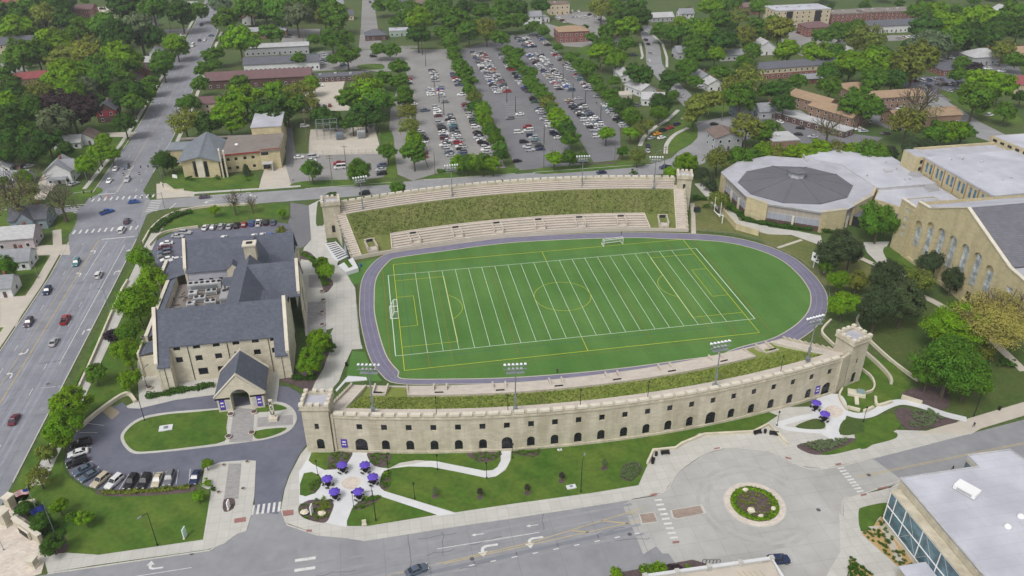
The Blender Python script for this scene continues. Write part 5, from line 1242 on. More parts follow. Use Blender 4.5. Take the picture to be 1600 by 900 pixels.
mb=MB();mb.face([P(6.2,.1,-.1),P(9.1,.1,-.1),P(9.1,8.8,-.1),P(6.2,8.8,-.1)]);mb.build('pale_panel',COPING,nv)
mb=MB()
rp=(-130.2,127.4,9.8);rb_=(-130.0,153,12.6)
for q in ([(-139.8,129.2,7.3),rp,rb_,(-139.6,153,7.3)],[rp,(-121.2,126.4,7.3),(-120.6,153,7.3),rb_]):mb.slab(q,.3)
mb.build('roof',mat('church_roof',lin(120,126,134),col2=lin(110,116,124),kind='shingle',var=.08),chh)
mb=MB();mb.box(-147,-138.4,146,156,0,7.2);mb.build('west_annexe',STONEY,chh)
mb=MB();mb.box(-147.4,-138,145.6,156.4,7.203,7.7);mb.build('annexe_roof',mat('church_roof_flat',lin(126,132,140)),chh)
mb=MB();mb.obox(-121.6,128.0,0,12.6,.7,3.0,R(10));mb.obox(-120.0,128.6,0,11.6,.7,3.0,R(10));mb.build('bell_tower',STONEP,chh)
ops=[(u,u+1.3,z,z+1.3,False)for u in (1.5,4.8,8.6,12.0)for z in (1.4,5.4)]
openings_wall(chh,(-121.4,132.4),(-105.6,134.2),0,8.3,ops,STONEY,'school_wall',DARKG,None,.25)
openings_wall(chh,(-105.6,133.4),(-97.2,134.2),0,9.3,[(.4,3.6,6.6,8.2,False),(.6,3.6,.2,3,False)],STONEY,'school_wall',DARKG,None,.3)
mb=MB();mb.face([(-97.2,134.2,0),(-97.0,156,0),(-97.0,156,8.6),(-97.2,134.2,9.2)]);mb.build('side_wall',STONEY,chh)
mb=MB();mb.prism([(-121.8,132),(-105.4,133.6),(-105.4,133),(-96.6,133.8),(-96.6,156.5),(-143,159),(-143,156.4),(-121.8,156.4)],8.303,8.7);mb.build('school_roof',GRAVR,chh)
mb=MB();strip(mb,[(-121.6,131.9),(-105.5,133.5)],.3,8.1,8.75);strip(mb,[(-105.5,133.0),(-96.8,133.8)],.3,9.3,9.6);mb.build('red_fascia',mat('red_fascia',lin(140,60,56)),chh)
mb=MB();mb.box(-111,-97.6,156.8,178,0,12);mb.build('hall_block',STONEY,chh)
mb=MB();mb.box(-111.3,-97.3,156.5,178.3,12.003,12.3);mb.build('hall_roof',MEMB,chh)
mb=MB();mb.box(-105.2,-100.6,130.6,133.4,3.4,3.8);mb.box(-101,-100.6,130.6,133,0,3.4);mb.build('door_canopy',PALEROOF,chh)
mb=MB();mb.lathe(-116.5,144,[(.8,8.7),(.8,9.1),(.2,9.4)],10);mb.build('roof_vent',WHITE,chh)
rv=random.Random(8)
for nm,par,x0,x1,y0,y1,z,n in (('roof_vent',lw,140,158,48,86,8.0,9),('roof_vent',rg,170,205,22,54,14.7,9),('roof_vent',st,50,92,-152,-110,12,9),('roof_vent',fh,126,134,5,12,18.3,2)):
 for k in range(n):
  x,y=rv.uniform(x0,x1),rv.uniform(y0,y1);mb=MB()
  if rv.random()<.5:mb.lathe(x,y,[(.22,z),(.22,z+.6),(.4,z+.65),(.1,z+.85)],8)
  else:mb.obox(x,y,z,z+rv.uniform(.4,.9),rv.uniform(.8,1.6),rv.uniform(.7,1.2),rv.uniform(0,1))
  mb.build(nm,PALEROOF,par)
  # ==== HOUSES AND APARTMENTS
def part(mb,name,mats,root,under=None):
 o=mb.build(name,mats,None);o.parent=under or root
 if under:o.location=tuple(np.array(o.location)-np.array(under.location))
 return o
_wm={}
def win_at(root,under,x,y,z,w_,h,axis,glass=DARKG,frame=None):
 k=(w_,h,axis,glass.name)
 if k not in _wm:
  mb=MB()
  if axis=='x':mb.box(-w_/2,w_/2,-.05,.05,0,h,0);mb.box(-w_/2-.1,w_/2+.1,-.04,.04,-.12,h+.12,1)
  else:mb.box(-.05,.05,-w_/2,w_/2,0,h,0);mb.box(-.04,.04,-w_/2-.1,w_/2+.1,-.12,h+.12,1)
  me=bpy.data.meshes.new('window');me.from_pydata(mb.v,[],mb.f);me.materials.append(glass);me.materials.append(WHITE);me.polygons.foreach_set('material_index',mb.m);_wm[k]=me
 o=bpy.data.objects.new('window',_wm[k]);C.objects.link(o);o.parent=under
 o.location=tuple(np.array((x,y,z))-np.array(under.location));return o
HOUSES=[]
def house(label,px,w_,d,ze,zr,axis='x',wall=SIDEW,roof=GREYROOF,rot=0,name='house',cat='house',st=None,style='gable',chim=True,porch=False,door=True,over=.5,cross=False,base=None,wn=None,glass=DARKG,group=None):
 x,y=G(px[0],px[1],(ze+zr)/2)
 o=thing(name,label,cat,(x,y,0),R(rot),group);HOUSES.append((x,y,max(w_,d)*.55,label))
 st=st or max(1,int(ze/2.9))
 mb=MB();mb.box(-w_/2,w_/2,-d/2,d/2,0,ze)
 if style=='gable':
  if axis=='x':
   for sx in (-1,1):mb.face([(sx*w_/2,-d/2,ze),(sx*w_/2,d/2,ze),(sx*w_/2,0,zr)][::sx])
  else:
   for sy in (-1,1):mb.face([(w_/2,sy*d/2,ze),(-w_/2,sy*d/2,ze),(0,sy*d/2,zr)][::sy])
 wl_=part(mb,'wall',base or wall,o)
 if base is not None:
  mb=MB();mb.box(-w_/2-.06,w_/2+.06,-d/2-.06,d/2+.06,ze*.52,ze-.05);part(mb,'upper_wall',wall,o)
 mb=MB()
 if style=='gable':mb.gable(-w_/2,w_/2,-d/2,d/2,ze,zr,axis,0,0,over,.22)
 elif style=='hip':mb.hip(-w_/2,w_/2,-d/2,d/2,ze,zr,min(w_,d)/2+over,0,over)
 elif style=='flat':
  mb.box(-w_/2-.15,w_/2+.15,-d/2-.15,d/2+.15,ze+.003,ze+.5)
 if cross:
  hw=min(w_,d)*.28
  if axis=='x':mb.gable(-hw-.8,hw-.8,-d/2-1.2,0,ze,zr-.3,'y',0,0,.3,.2)
  else:mb.gable(0,w_/2+1.0,-hw,hw,ze,zr-.3,'x',0,0,.3,.2)
 rf=part(mb,'roof',roof,o)
 if style=='flat' and w_>12:
  for k in range(int(w_//9)):
   mb=MB();ux=-w_/2+4+k*9;mb.box(ux,ux+1.6,-1+(k%2)*1.5,.4+(k%2)*1.5,ze+.5,ze+1.4);part(mb,'roof_vent',PALEROOF,o,rf)
 if cross and axis=='x':
  hw=min(w_,d)*.28;mb=MB();mb.box(-hw-.8,hw-.8,-d/2-1.2,-d/2-.01,0,ze);mb.face([(-hw-.8,-d/2-1.2,ze),(hw-.8,-d/2-1.2,ze),(-.8,-d/2-1.2,zr-.3)]);part(mb,'front_bay',wall,o)
 if chim:
  mb=MB();a=w_*.22 if axis=='x' else .6;mb.box(a-.4,a+.4,.4,1.3,ze,zr+1.1);part(mb,'chimney',REDBR if wall is not SIDER else TANBR,o,rf)
 n=wn or max(2,int(w_/3.4));nd=max(1,int(d/4.2))
 yf=-d/2-(.065 if base is not None else .02)
 for s in range(st):
  z=.9+s*(ze-.2)/st
  for k in range(n):
   xx=-w_/2+w_*(k+.5)/n
   if door and s==0 and k==n//2:continue
   win_at(o,wl_,xx,yf-(.02),z,1.1,1.35,'x',glass)
  for k in range(nd):
   yy=-d/2+d*(k+.5)/nd;sx=1 if x<-40 else -1
   win_at(o,wl_,sx*(w_/2+(.085 if base is not None else .04)),yy,z,1.1,1.35,'y',glass)
 if door:
  mb=MB();xx=-w_/2+w_*(n//2+.5)/n;mb.box(xx-.5,xx+.5,yf-.08,yf+.01,.1,2.2);part(mb,'door',BROWNW,o)
 if porch:
  mb=MB();mb.slab([(-w_*.35,-d/2-2.6,2.7),(w_*.35,-d/2-2.6,2.7),(w_*.35,-d/2-.05,3.3),(-w_*.35,-d/2-.05,3.3)],.18);part(mb,'porch_roof',roof,o)
  for sx in (-1,1):
   mb=MB();mb.box(sx*w_*.33-.1,sx*w_*.33+.1,-d/2-2.5,-d/2-2.3,0,2.7);part(mb,'porch_post',WHITE,o)
 return o
def Q(ix,iy,x,y):return (400*ix+x/4,225*iy+y/4)
# --- left of the avenue
house('dark red and cream two-storey house with grey gable roof beside the avenue',Q(0,0,668,650),9.5,10.5,6.4,10.2,'y',SIDER,DKROOF,cross=False,porch=False,base=BROWNW)
house('white bungalow with pale grey roof in front of the dark red house',Q(0,0,425,860),12,8,3.2,5.6,'x',SIDEW,PALEROOF)
house('white garage house with dark grey roof joined beside the pale-roofed bungalow',Q(0,0,540,830),8,10,3.2,6,'y',SIDEW,BROWNROOF,chim=False)
house('white house with a tall grey-roofed upper storey beside the avenue trees',Q(0,0,972,305),7,9,6.8,9.6,'y',SIDEW,GREYROOF)
house('pale grey low house in front of the tall white house by the avenue',Q(0,0,915,365),12,9,3.4,6,'x',SIDEG,PALEROOF,chim=False)
house('red brick house half hidden between the pale grey and the brown-roofed houses',Q(0,0,890,415),8,8,4.5,7.5,'y',REDBR,MAROON)
house('white house with brownish roof behind the round avenue trees',Q(0,0,830,480),10,11,4.5,8,'y',SIDEW,BROWNROOF,porch=True)
house('long pale apartment house with grey roof and white dormers at the left edge',Q(0,0,105,245),30,11,6.2,10,'x',SIDET,DKROOF,rot=8,name='apartment_house',cat='apartments',chim=False)
house('long low building with bright red tiled roof among the left trees',Q(0,0,200,460),26,12,3.8,6.6,'x',TANBR,REDROOF,rot=14,name='hall_building',cat='building',style='hip',chim=False)
house('red-brown block with striped red roof near the top left car park',Q(0,0,490,40),24,16,6.5,9,'x',REDBR,MAROON,name='apartment_house',cat='apartments',chim=False)
house('white house with red roof at the very top left corner',Q(0,0,80,0),15,10,5.5,8.5,'x',SIDEW,REDROOF)
house('grey house half hidden in trees behind the avenue junction',Q(0,0,915,115),14,10,4.5,7.5,'x',SIDEG,DKROOF)
house('tan-roofed house peeking from trees at the far left',Q(0,0,70,150),18,11,4,6.5,'x',TANBR,TANROOF,style='hip')
house('pale flat shop at the top of the avenue, left side',Q(0,0,1165,20),16,14,5,6,'x',SIDEG,PALEROOF,style='flat',chim=False,name='shop_building',cat='building')
house('white house with grey front gable and porch nearest the street junction',Q(0,1,370,120),10.5,11,5.6,9.4,'y',SIDEW,GREYROOF,cross=True,porch=True)
house('low house with grey roof left of the white gabled corner house',Q(0,1,80,185),13,9,3.3,6,'x',SIDEG,GREYROOF)
house('small white garage with grey roof at the left edge, behind parked cars',Q(0,1,25,118),6,7,2.8,4.8,'y',SIDEW,GREYROOF,chim=False,name='garage',cat='garage')
house('blue-grey house with dark gables just below the side street',Q(0,1,190,410),13,11,4.2,7.6,'x',SIDEB,DKROOF,cross=True)
house('mauve-white house with pale grey roof below the blue-grey house',Q(0,1,100,535),13,9.5,4.4,7.2,'x',SIDEP,PALEROOF)
house('white bungalow with grey gable roof beside the wide concrete driveway',Q(0,1,85,680),11,8.5,3.6,6.2,'x',SIDEW,GREYROOF)
house('pale house cut by the left edge beyond the small front lawn',Q(0,1,-10,845),9,8,3.6,6.2,'x',SIDEW,GREYROOF)
# --- between the avenue and the car parks
house('small white house with red roof right of the avenue, far away',Q(0,0,1550,95),9,9,5,8,'y',SIDEW,REDROOF)
house('pale flat-roofed brick shop behind the row with white dormers',Q(1,0,60,180),30,14,5,6,'x',REDBR,MEMB,style='flat',chim=False,name='shop_building',cat='building')
house('long white apartment row with dark grey roof and dormers above the maroon roof',Q(0,0,1760,365),46,11,5.2,8.2,'x',SIDEW,DKROOF,name='apartment_house',cat='apartments',chim=False,wn=16)
house('long pale apartment row with light roof and open balconies',Q(1,0,130,275),42,12,5.4,6.6,'x',SIDEG,PALEROOF,name='apartment_house',cat='apartments',chim=False,wn=12)
house('long dark brown building with maroon roof left of the car park lane',Q(1,0,20,455),60,11,5.2,8.6,'x',BROWNW,MAROON,name='apartment_house',cat='apartments',chim=False,wn=14)
house('tan and brown house with small maroon roof between bright green trees',Q(0,0,1300,615),13,12,6,8,'x',SIDET,MAROON,chim=False)
house('low grey carport with ribbed roof right of the maroon-roofed building',Q(1,0,530,465),34,9,2.8,3.2,'x',BROWNW,SHINGB,style='flat',chim=False,name='carport',cat='carport',door=False)
house('grey-brown house with dark hip roof at the end of the straight far street',Q(1,0,745,195),15,12,3.6,7,'x',BROWNW,DKROOF,style='hip')
house('small pale green shop with bright white flat roof near the far end of the lots',Q(1,0,892,180),14,10,4,5,'x',mat('pale_green_wall',lin(160,176,166)),MEMBW,style='flat',chim=False,name='shop_building',cat='building')
house('tan house with grey roof left of the straight far street',Q(1,0,560,75),12,9,4,7,'x',SIDET,DKROOF)
house('pale house with grey roof in trees at the top, left of the far street',Q(1,0,500,8),12,10,5,8,'x',SIDEG,GREYROOF)
house('dark-roofed house in trees at the top, right of the far street',Q(1,0,895,12),13,10,4.6,8,'x',SIDEW,DKROOF)
house('blue-grey house among the top trees right of the white-roofed shop',Q(1,0,1030,55),12,10,5,8.4,'x',SIDEB,DKROOF)
house('brown house with dark roof at the top among trees, above the lots',Q(1,0,1010,5),13,9,4.6,7.6,'x',BROWNW,BROWNROOF)
house('white two-storey house with grey roof beyond the top of the right lot',Q(2,0,115,82),16,10,6,9,'x',SIDEW,GREYROOF)
house('tiny white garage beside the white two-storey house',Q(2,0,202,100),7,7,3,5,'y',SIDEW,PALEROOF,chim=False,name='garage',cat='garage')
house('tan cubic building with flat roof at the top beyond the right lot',Q(2,0,290,15),16,12,8,9,'x',SIDET,BROWNROOF,style='flat',chim=False,name='apartment_house',cat='apartments')
house('square red brick apartment house with tan hip roof at the top of the right lot',Q(2,0,372,170),22,16,7.4,10,'x',REDBR,TANROOF,style='hip',chim=False,name='apartment_house',cat='apartments')
house('white house with blue-grey roof in the upper middle trees',Q(2,0,1085,65),11,9,6,9,'x',SIDEW,GREYROOF)
house('low house with broad pale grey roof left of the white house in the upper middle',Q(2,0,930,88),18,11,3.4,6,'x',SIDEG,PALEROOF)
house('small house with tan roof beside the winding street',Q(2,0,660,225),9,10,3.6,6.6,'y',SIDEG,TANROOF)
house('pale metal-roofed house between the right lot and the winding street',Q(2,0,705,440),9,16,3.6,6,'y',SIDEW,PALEROOF)
house('long white bungalow with pale roof right of the lots, nearest the winding street',Q(2,0,805,525),11,15,3.6,6.2,'y',SIDEW,PALEROOF,rot=20)
house('white bungalow with pale gable roof in front of the long white bungalow',Q(2,0,880,590),12,10,3.6,6,'x',SIDEW,PALEROOF,rot=-15)
house('pale flat garage slab-roofed, left of the two white bungalows',Q(2,0,690,585),9,7,2.6,3,'x',CONCT,CONCT,style='flat',chim=False,name='garage',cat='garage')
house('grey house with white front right of the winding street',Q(2,0,1195,465),10,12,4,7,'y',SIDEW,GREYROOF)
house('white house end-on, just right of the grey-roofed one by the winding street',Q(2,0,1255,500),9,9,4,6.6,'y',SIDEW,PALEROOF)
house('grey house beside the upper winding street, its right side',Q(2,0,1070,300),11,11,4.5,7.6,'x',SIDEG,GREYROOF)
house('long low house with mauve-grey roof in the upper right trees',Q(2,0,1390,320),22,10,3.6,6,'x',SIDEW,GREYROOF)
house('white gable-fronted house left of the grey townhouse row',Q(2,0,1575,265),13,12,5,9,'y',SIDEW,PALEROOF)
house('grey-green cottage among trees behind the many-sided hall',Q(2,0,1440,655),10,9,4,7,'x',SIDEB,GREYROOF)
house('white cottage with grey roof, right neighbour of the grey-green cottage',Q(2,0,1585,660),10,9,4,7,'x',SIDEG,GREYROOF)
house('grey-brown building with flat side by the curved street, behind the field house trees',Q(2,0,1330,820),13,12,6.5,8.5,'y',SIDEG,BROWNROOF,chim=False)
# --- upper right
bt_=house('large pale four-storey block with white flat roof and dark slots, top right',Q(3,0,185,45),44,20,12.5,13.2,'x',SIDET,MEMBW,style='flat',chim=False,name='apartment_house',cat='apartments',st=4,wn=9,glass=BROWNW if False else DARKG,door=False)
for ux in (-11,12):
 mb=MB();mb.box(ux-2.6,ux+2.6,-10.12,-10.02,.4,12);part(mb,'dark_bay',DARK,bt_)
house('red brick block with tan-grey flat roof right of the large pale block',Q(3,0,470,70),27,15,7,8.2,'x',REDBR,GRAVR,style='flat',chim=False,name='apartment_house',cat='apartments',st=3)
house('middle of three red brick blocks at the top right',Q(3,0,650,60),26,15,7,8.2,'x',REDBR,GRAVR,style='flat',chim=False,name='apartment_house',cat='apartments',st=3)
house('rightmost of three red brick blocks at the top right',Q(3,0,815,55),28,15,7.4,8.6,'x',REDBR,GRAVR,style='flat',chim=False,name='apartment_house',cat='apartments',st=3)
house('brick house with maroon hip roof in front of the large pale block',Q(3,0,300,145),20,15,6.5,9.4,'x',REDBR,MAROON,style='hip',chim=False,name='apartment_house',cat='apartments')
house('long dark-roofed row with white dormers below the red brick blocks',Q(3,0,770,135),44,11,5.4,8.4,'x',SIDEW,DKROOF,name='apartment_house',cat='apartments',chim=False,wn=12)
house('small white house with dark roof in front of the brick blocks',Q(3,0,470,275),11,9,3.8,7,'y',SIDEW,DKROOF)
house('long townhouse row with grey roof, pale upper floor and brick base',Q(3,0,130,390),60,12,6.4,8.8,'x',SIDET,DKROOF,name='townhouse_row',cat='townhouses',base=REDBR,chim=False,wn=16,rot=4)
house('low grey-roofed building in front of the townhouse row',Q(3,0,260,470),20,9,3,4.6,'x',REDBR,GREYROOF,name='garage',cat='garage',chim=False)
house('tan-roofed brown brick apartment house, upper half of the slanted pair',Q(3,0,290,600),12,24,5.8,8,'y',TANBR,TANROOF,rot=24,name='apartment_house',cat='apartments',chim=False)
house('tan-roofed brown brick apartment house, lower half of the slanted pair',Q(3,0,440,670),13,26,5.8,8,'y',TANBR,TANROOF,rot=24,name='apartment_house',cat='apartments',chim=False)
house('long grey carport in front of the slanted tan-roofed apartments',Q(3,0,265,745),8,44,3,3.4,'y',BROWNW,PALEROOF,rot=28,style='flat',name='carport',cat='carport',chim=False,door=False)
house('tan-roofed brick apartment house right of the slanted pair, behind trees',Q(3,0,765,575),34,12,6,8,'x',TANBR,TANROOF,name='apartment_house',cat='apartments',chim=False)
house('small tan hip roof showing between trees above the slanted apartments',Q(3,0,545,525),16,13,5,7.4,'x',TANBR,TANROOF,style='hip',name='apartment_house',cat='apartments',chim=False)
house('tan-roofed brick apartment house nearest the small car park on the right',Q(3,0,965,690),36,13,5.4,7.6,'x',TANBR,TANROOF,name='apartment_house',cat='apartments',chim=False)
house('brick building with grey-purple roof below the round olive tree',Q(3,0,1100,395),16,22,3.4,6,'y',REDBR,DKROOF,style='hip',chim=False)
house('pale green-grey house with steep hip roof at the upper right',Q(3,0,1335,320),20,14,5,9,'x',SIDEG,PALEROOF,style='hip')
house('house with red tiled roof and tan walls at the right edge',Q(3,0,1570,490),20,14,5,8,'x',SIDET,REDROOF,chim=False)
house('small brick block with white balconies in front of the grey carport',Q(3,0,80,850),13,12,5.6,6.6,'x',TANBR,PALEROOF,style='flat',name='apartment_house',cat='apartments',chim=False)
house('tan-roofed cottage at the far right edge among trees',Q(3,0,1560,305),10,9,4,7,'x',SIDET,TANROOF)
house('pale house in trees at the top right corner',Q(3,0,1470,45),12,10,6,9,'y',SIDEW,PALEROOF)
house('low brick house behind trees at the top, right of centre',Q(2,0,1490,25),16,12,6,8.4,'x',REDBR,BROWNROOF)
# ==== VEHICLES
CCOL={'white':(.72,.72,.72),'silver':(.42,.43,.45),'grey':(.16,.165,.18),'black':(.012,.012,.014),'red':(.33,.02,.03),'blue':(.03,.10,.36),'navy':(.018,.03,.085),'teal':(.08,.2,.22),'maroon':(.11,.018,.035),'beige':(.52,.46,.34),'orange':(.7,.3,.03),'slate':(.09,.12,.17),'plum':(.09,.065,.095),'yellow':(.65,.42,.03),'green':(.04,.10,.06)}
def lerp_tab(tab,x):
 for (a,va),(b,vb)in zip(tab,tab[1:]):
  if a<=x<=b:t=(x-a)/(b-a);return va+(vb-va)*t
 return tab[-1][1]
SPEC={'sedan':(4.7,1.82,[(-2.35,.62),(-2.2,.88),(-1.7,.97),(0,.96),(1.0,.92),(1.9,.80),(2.25,.66),(2.35,.5)],(-1.75,-.95,.3,1.05,1.45)),'hatchback':(4.2,1.78,[(-2.1,.7),(-2.0,.98),(0,.98),(.95,.95),(1.7,.82),(2.0,.68),(2.1,.5)],(-2.0,-1.5,.3,1.0,1.52)),'SUV':(4.75,1.92,[(-2.37,.75),(-2.3,1.08),(0,1.1),(.95,1.08),(1.9,.98),(2.3,.82),(2.37,.55)],(-2.3,-1.95,.25,.95,1.76)),'minivan':(5.1,1.98,[(-2.55,.75),(-2.5,1.05),(0,1.05),(1.4,1.0),(2.2,.85),(2.48,.7),(2.55,.5)],(-2.5,-2.2,.7,1.6,1.78)),'pickup':(5.6,1.98,[(-2.8,.8),(-2.78,1.1),(-.9,1.1),(1.1,1.1),(2.3,1.0),(2.7,.85),(2.8,.55)],(-.85,-.55,.6,1.25,1.82)),'van':(5.4,2.0,[(-2.7,.8),(-2.68,1.2),(1.5,1.2),(2.1,1.05),(2.6,.85),(2.7,.55)],(-2.65,-2.5,1.2,1.9,2.25))}
def car_parts(kind):
 L_,W_,belt,(rb,rr,rf,fb,zr)=SPEC[kind];hw=W_/2
 body=MB();xs=sorted({x for x,_ in belt}|{-1.9,-1.1,1.1,1.9,rb,fb})
 rings=[]
 for x in xs:
  z=lerp_tab(belt,x);t=min(1,(L_/2-abs(x))/.45);wi=hw*(.86+.14*t);zb=.24 if t>.3 else .32
  rings.append([(x,-wi*.94,zb),(x,-wi,.5),(x,-wi*.97,z-.06),(x,-wi*.88,z),(x,wi*.88,z),(x,wi*.97,z-.06),(x,wi,.5),(x,wi*.94,zb)])
 o=0;vs=[p for r in rings for p in r];fs=[]
 for i in range(len(rings)-1):
  for k in range(8):a=i*8+k;b=i*8+(k+1)%8;fs.append([a,b,b+8,a+8])
 fs+=[list(range(8))[::-1],[8*(len(rings)-1)+k for k in range(8)]]
 body.add(vs,fs,0)
 zb=lambda x:lerp_tab(belt,x)-.01
 wr=hw*.70;wb=hw*.87;gl=MB()
 B=[(rb,zb(rb)),(fb,zb(fb))];bl,br=[(rb,s*wb,B[0][1])for s in (-1,1)];fl_,fr_=[(fb,s*wb,B[1][1])for s in (-1,1)]
 tl,tr=[(rr,s*wr,zr-.04)for s in (-1,1)];ul,ur=[(rf,s*wr,zr-.02)for s in (-1,1)]
 gl.add([bl,br,fr_,fl_,tl,tr,ur,ul],[[0,3,7,4],[2,1,5,6],[3,2,6,7],[1,0,4,5]],0)
 rt=.05
 body.add([(rr-.08,-wr-.02,zr-.05),(rf+.1,-wr-.02,zr-.05),(rf+.1,wr+.02,zr-.05),(rr-.08,wr+.02,zr-.05),(rr+.05,-wr+.1,zr+rt),(rf-.05,-wr+.1,zr+rt),(rf-.05,wr-.1,zr+rt),(rr+.05,wr-.1,zr+rt)],[[4,5,6,7],[0,1,5,4],[1,2,6,5],[2,3,7,6],[3,0,4,7]],0)
 mid=[(rb*.5+rr*.5,0)]if False else []
 for s in (-1,1):
  for q,p in (((rb,s*wb,zb(rb)),(rr,s*wr,zr-.04)),((fb,s*wb,zb(fb)),(rf,s*wr,zr-.02)),(((rr+rf)/2-.1,s*wb,zb(0)),((rr+rf)/2-.05,s*wr,zr-.03))):
   body.tube(q,p,.055,.05,4,0)
 if kind=='pickup':
  gl2=MB();body.add([(-2.65,-.8,1.105),(-.95,-.8,1.105),(-.95,.8,1.105),(-2.65,.8,1.105)],[[0,1,2,3]],1)
 wheels=[]
 for x in (-L_*.29,L_*.3):
  for s in (-1,1):
   w_=MB();w_.tube((x,s*(hw-.2),.33),(x,s*(hw+.01),.33),.33,n=12,mi=0);w_.tube((x,s*(hw+.01),.33),(x,s*(hw+.02),.33),.19,n=8,mi=1);wheels.append(w_)
 lamps=[]
 for x,s,m_ in ((L_/2-.1,-1,0),(L_/2-.1,1,0),(-L_/2+.04,-1,1),(-L_/2+.04,1,1)):
  l_=MB();z=lerp_tab(belt,x)-.12;l_.box(x-.12,x+.1,s*hw*.68-.22,s*hw*.68+.22,z-.1,z+.06);lamps.append((l_,m_))
 return body,gl,wheels,lamps
_cm={}
def far_car_mesh(kind):
 if kind in _cm:return _cm[kind]
 body,gl,wh,lm=car_parts(kind);mb=MB()
 for src,base in [(body,None),(gl,1)]+[(w_,2)for w_ in wh]+[(l_,3+m_)for l_,m_ in lm]:
  o=len(mb.v);mb.v+=src.v
  for f,mi in zip(src.f,src.m):mb.f.append([i+o for i in f]);mb.m.append((0 if mi==0 else 2)if base is None else (base if base!=2 else (2 if mi==0 else 5)))
 me=bpy.data.meshes.new('car');me.from_pydata(mb.v,[],mb.f)
 for m_ in (PAINT,CARGL,TYRE,LAMPW,RED,STEEL):me.materials.append(m_)
 me.polygons.foreach_set('material_index',mb.m);me.update();_cm[kind]=me;return me
_proto={}
KN={'sedan':'car','hatchback':'car','SUV':'car','minivan':'minivan','pickup':'pickup_truck','van':'van'}
KC={'sedan':'car','hatchback':'car','SUV':'car','minivan':'minivan','pickup':'pickup truck','van':'van'}
NCAR=[0]
def car(x,y,ang,kind,col,label,group=None,detail=False,z=0.04):
 NCAR[0]+=1
 jv=random.uniform(.82,1.1);c_=tuple(max(.008,v*jv)for v in CCOL[col])
 if not detail:
  o=bpy.data.objects.new('parked_'+KN[kind],far_car_mesh(kind));C.objects.link(o);o.location=(x,y,z);o.rotation_euler=(0,0,ang);o.color=(*c_,1)
  return tag(o,label,KC[kind],group)
 if kind not in _proto:
  root=thing(KN[kind],'x',KC[kind],(0,0,0));body,gl,wh,lm=car_parts(kind)
  b=body.build('body',[PAINT,TYRE],None);b.parent=root
  g=gl.build('window_glass',CARGL,None);g.parent=root
  for w_ in wh:q=w_.build('wheel',[TYRE,STEEL],None);q.parent=root
  for l_,m_ in lm:q=l_.build('taillight' if m_ else 'headlight',RED if m_ else LAMPW,None);q.parent=root
  _proto[kind]=root;r_=root
 else:r_=copy_tree(_proto[kind])
 r_.location=(x,y,z);r_.rotation_euler=(0,0,ang);tag(r_,label,KC[kind],group)
 if not group and 'group' in r_:del r_['group']
 for ch in r_.children:
  if ch.name.startswith('body'):ch.color=(*c_,1)
 return r_
ORD=['first','second','third','fourth','fifth','sixth','seventh','eighth','ninth','tenth','eleventh','twelfth','thirteenth','fourteenth','fifteenth','sixteenth','seventeenth','eighteenth','nineteenth','twentieth','twenty-first','twenty-second','twenty-third','twenty-fourth','twenty-fifth','twenty-sixth','twenty-seventh','twenty-eighth','twenty-ninth','thirtieth','thirty-first','thirty-second','thirty-third','thirty-fourth','thirty-fifth','thirty-sixth','thirty-seventh','thirty-eighth','thirty-ninth','fortieth']
ORD+=['%dth'%i for i in range(41,80)]
PAL=['white']*30+['silver']*26+['grey']*13+['black']*12+['red']*4+['blue']*4+['navy']*7+['slate']*8+['maroon']*3+['beige']*3+['teal']*2+['green']*1
TYP=['sedan']*38+['SUV']*30+['hatchback']*12+['pickup']*12+['minivan']*8
ROWS=[("left column of left lot's middle double row",[(1,0,1105,440,1118,502),(1,0,1085,555,1090,590),(1,0,1123,668,1140,722),(1,0,1148,765,1195,895),(1,1,1182,5,1215,67)],1,{}),("right column of left lot's middle double row",[(1,0,1148,545,1158,598),(1,0,1178,635,1178,637),(1,0,1205,718,1265,890),(1,1,1277,15,1292,62)],-1,{}),("left lot's tree-shaded left edge",[(1,0,950,495,952,520),(1,0,968,570,968,572),(1,0,985,650,985,652),(1,0,1022,820,1045,885),(1,1,1052,35,1046,78)],-1,{}),("left lot's right edge beside tree strip",[(1,0,1232,460,1268,530),(1,0,1285,590,1285,592),(1,0,1310,648,1322,685),(1,0,1340,715,1372,790),(1,0,1385,825,1415,890),(1,1,1425,5,1445,50)],1,{}),("left column of middle lot's upper double row",[(1,0,1358,328,1508,575)],1,{}),("right column of middle lot's upper double row",[(1,0,1414,330,1568,570)],-1,{}),("middle lot's right edge beside second tree strip",[(1,0,1530,335,1595,435),(2,0,20,462,98,570),(2,0,130,612,142,635),(2,0,165,680,185,705),(2,0,198,740,198,742),(2,0,228,765,242,785),(2,0,255,820,290,858)],1,{}),("middle lot's scattered lower right stalls",[(1,0,1585,738,1585,740),(2,0,48,712,48,714),(2,0,95,790,106,812),(2,0,120,845,152,888),(2,1,170,10,175,30)],-1,{}),("middle lot's scattered lower left stalls",[(2,0,40,825,40,827),(2,0,75,885,75,887),(2,1,95,15,110,35)],1,{}),("left column of right lot's upper double row",[(2,0,32,235,80,295),(2,0,108,340,298,555)],1,{}),("right column of right lot's upper double row",[(2,0,85,235,128,290),(2,0,165,330,368,562)],-1,{}),("right lot's right edge",[(2,0,168,222,225,280),(2,0,262,328,378,440),(2,0,402,467,482,558),(2,0,535,600,535,602),(2,0,575,648,702,790)],1,{}),("left column of right lot's lower double row",[(2,0,355,625,455,748),(2,0,472,775,515,810),(2,0,530,850,530,852)],1,{}),("right column of right lot's lower double row",[(2,0,412,615,412,617),(2,0,437,655,558,788)],-1,{})]
rc=random.Random(21)
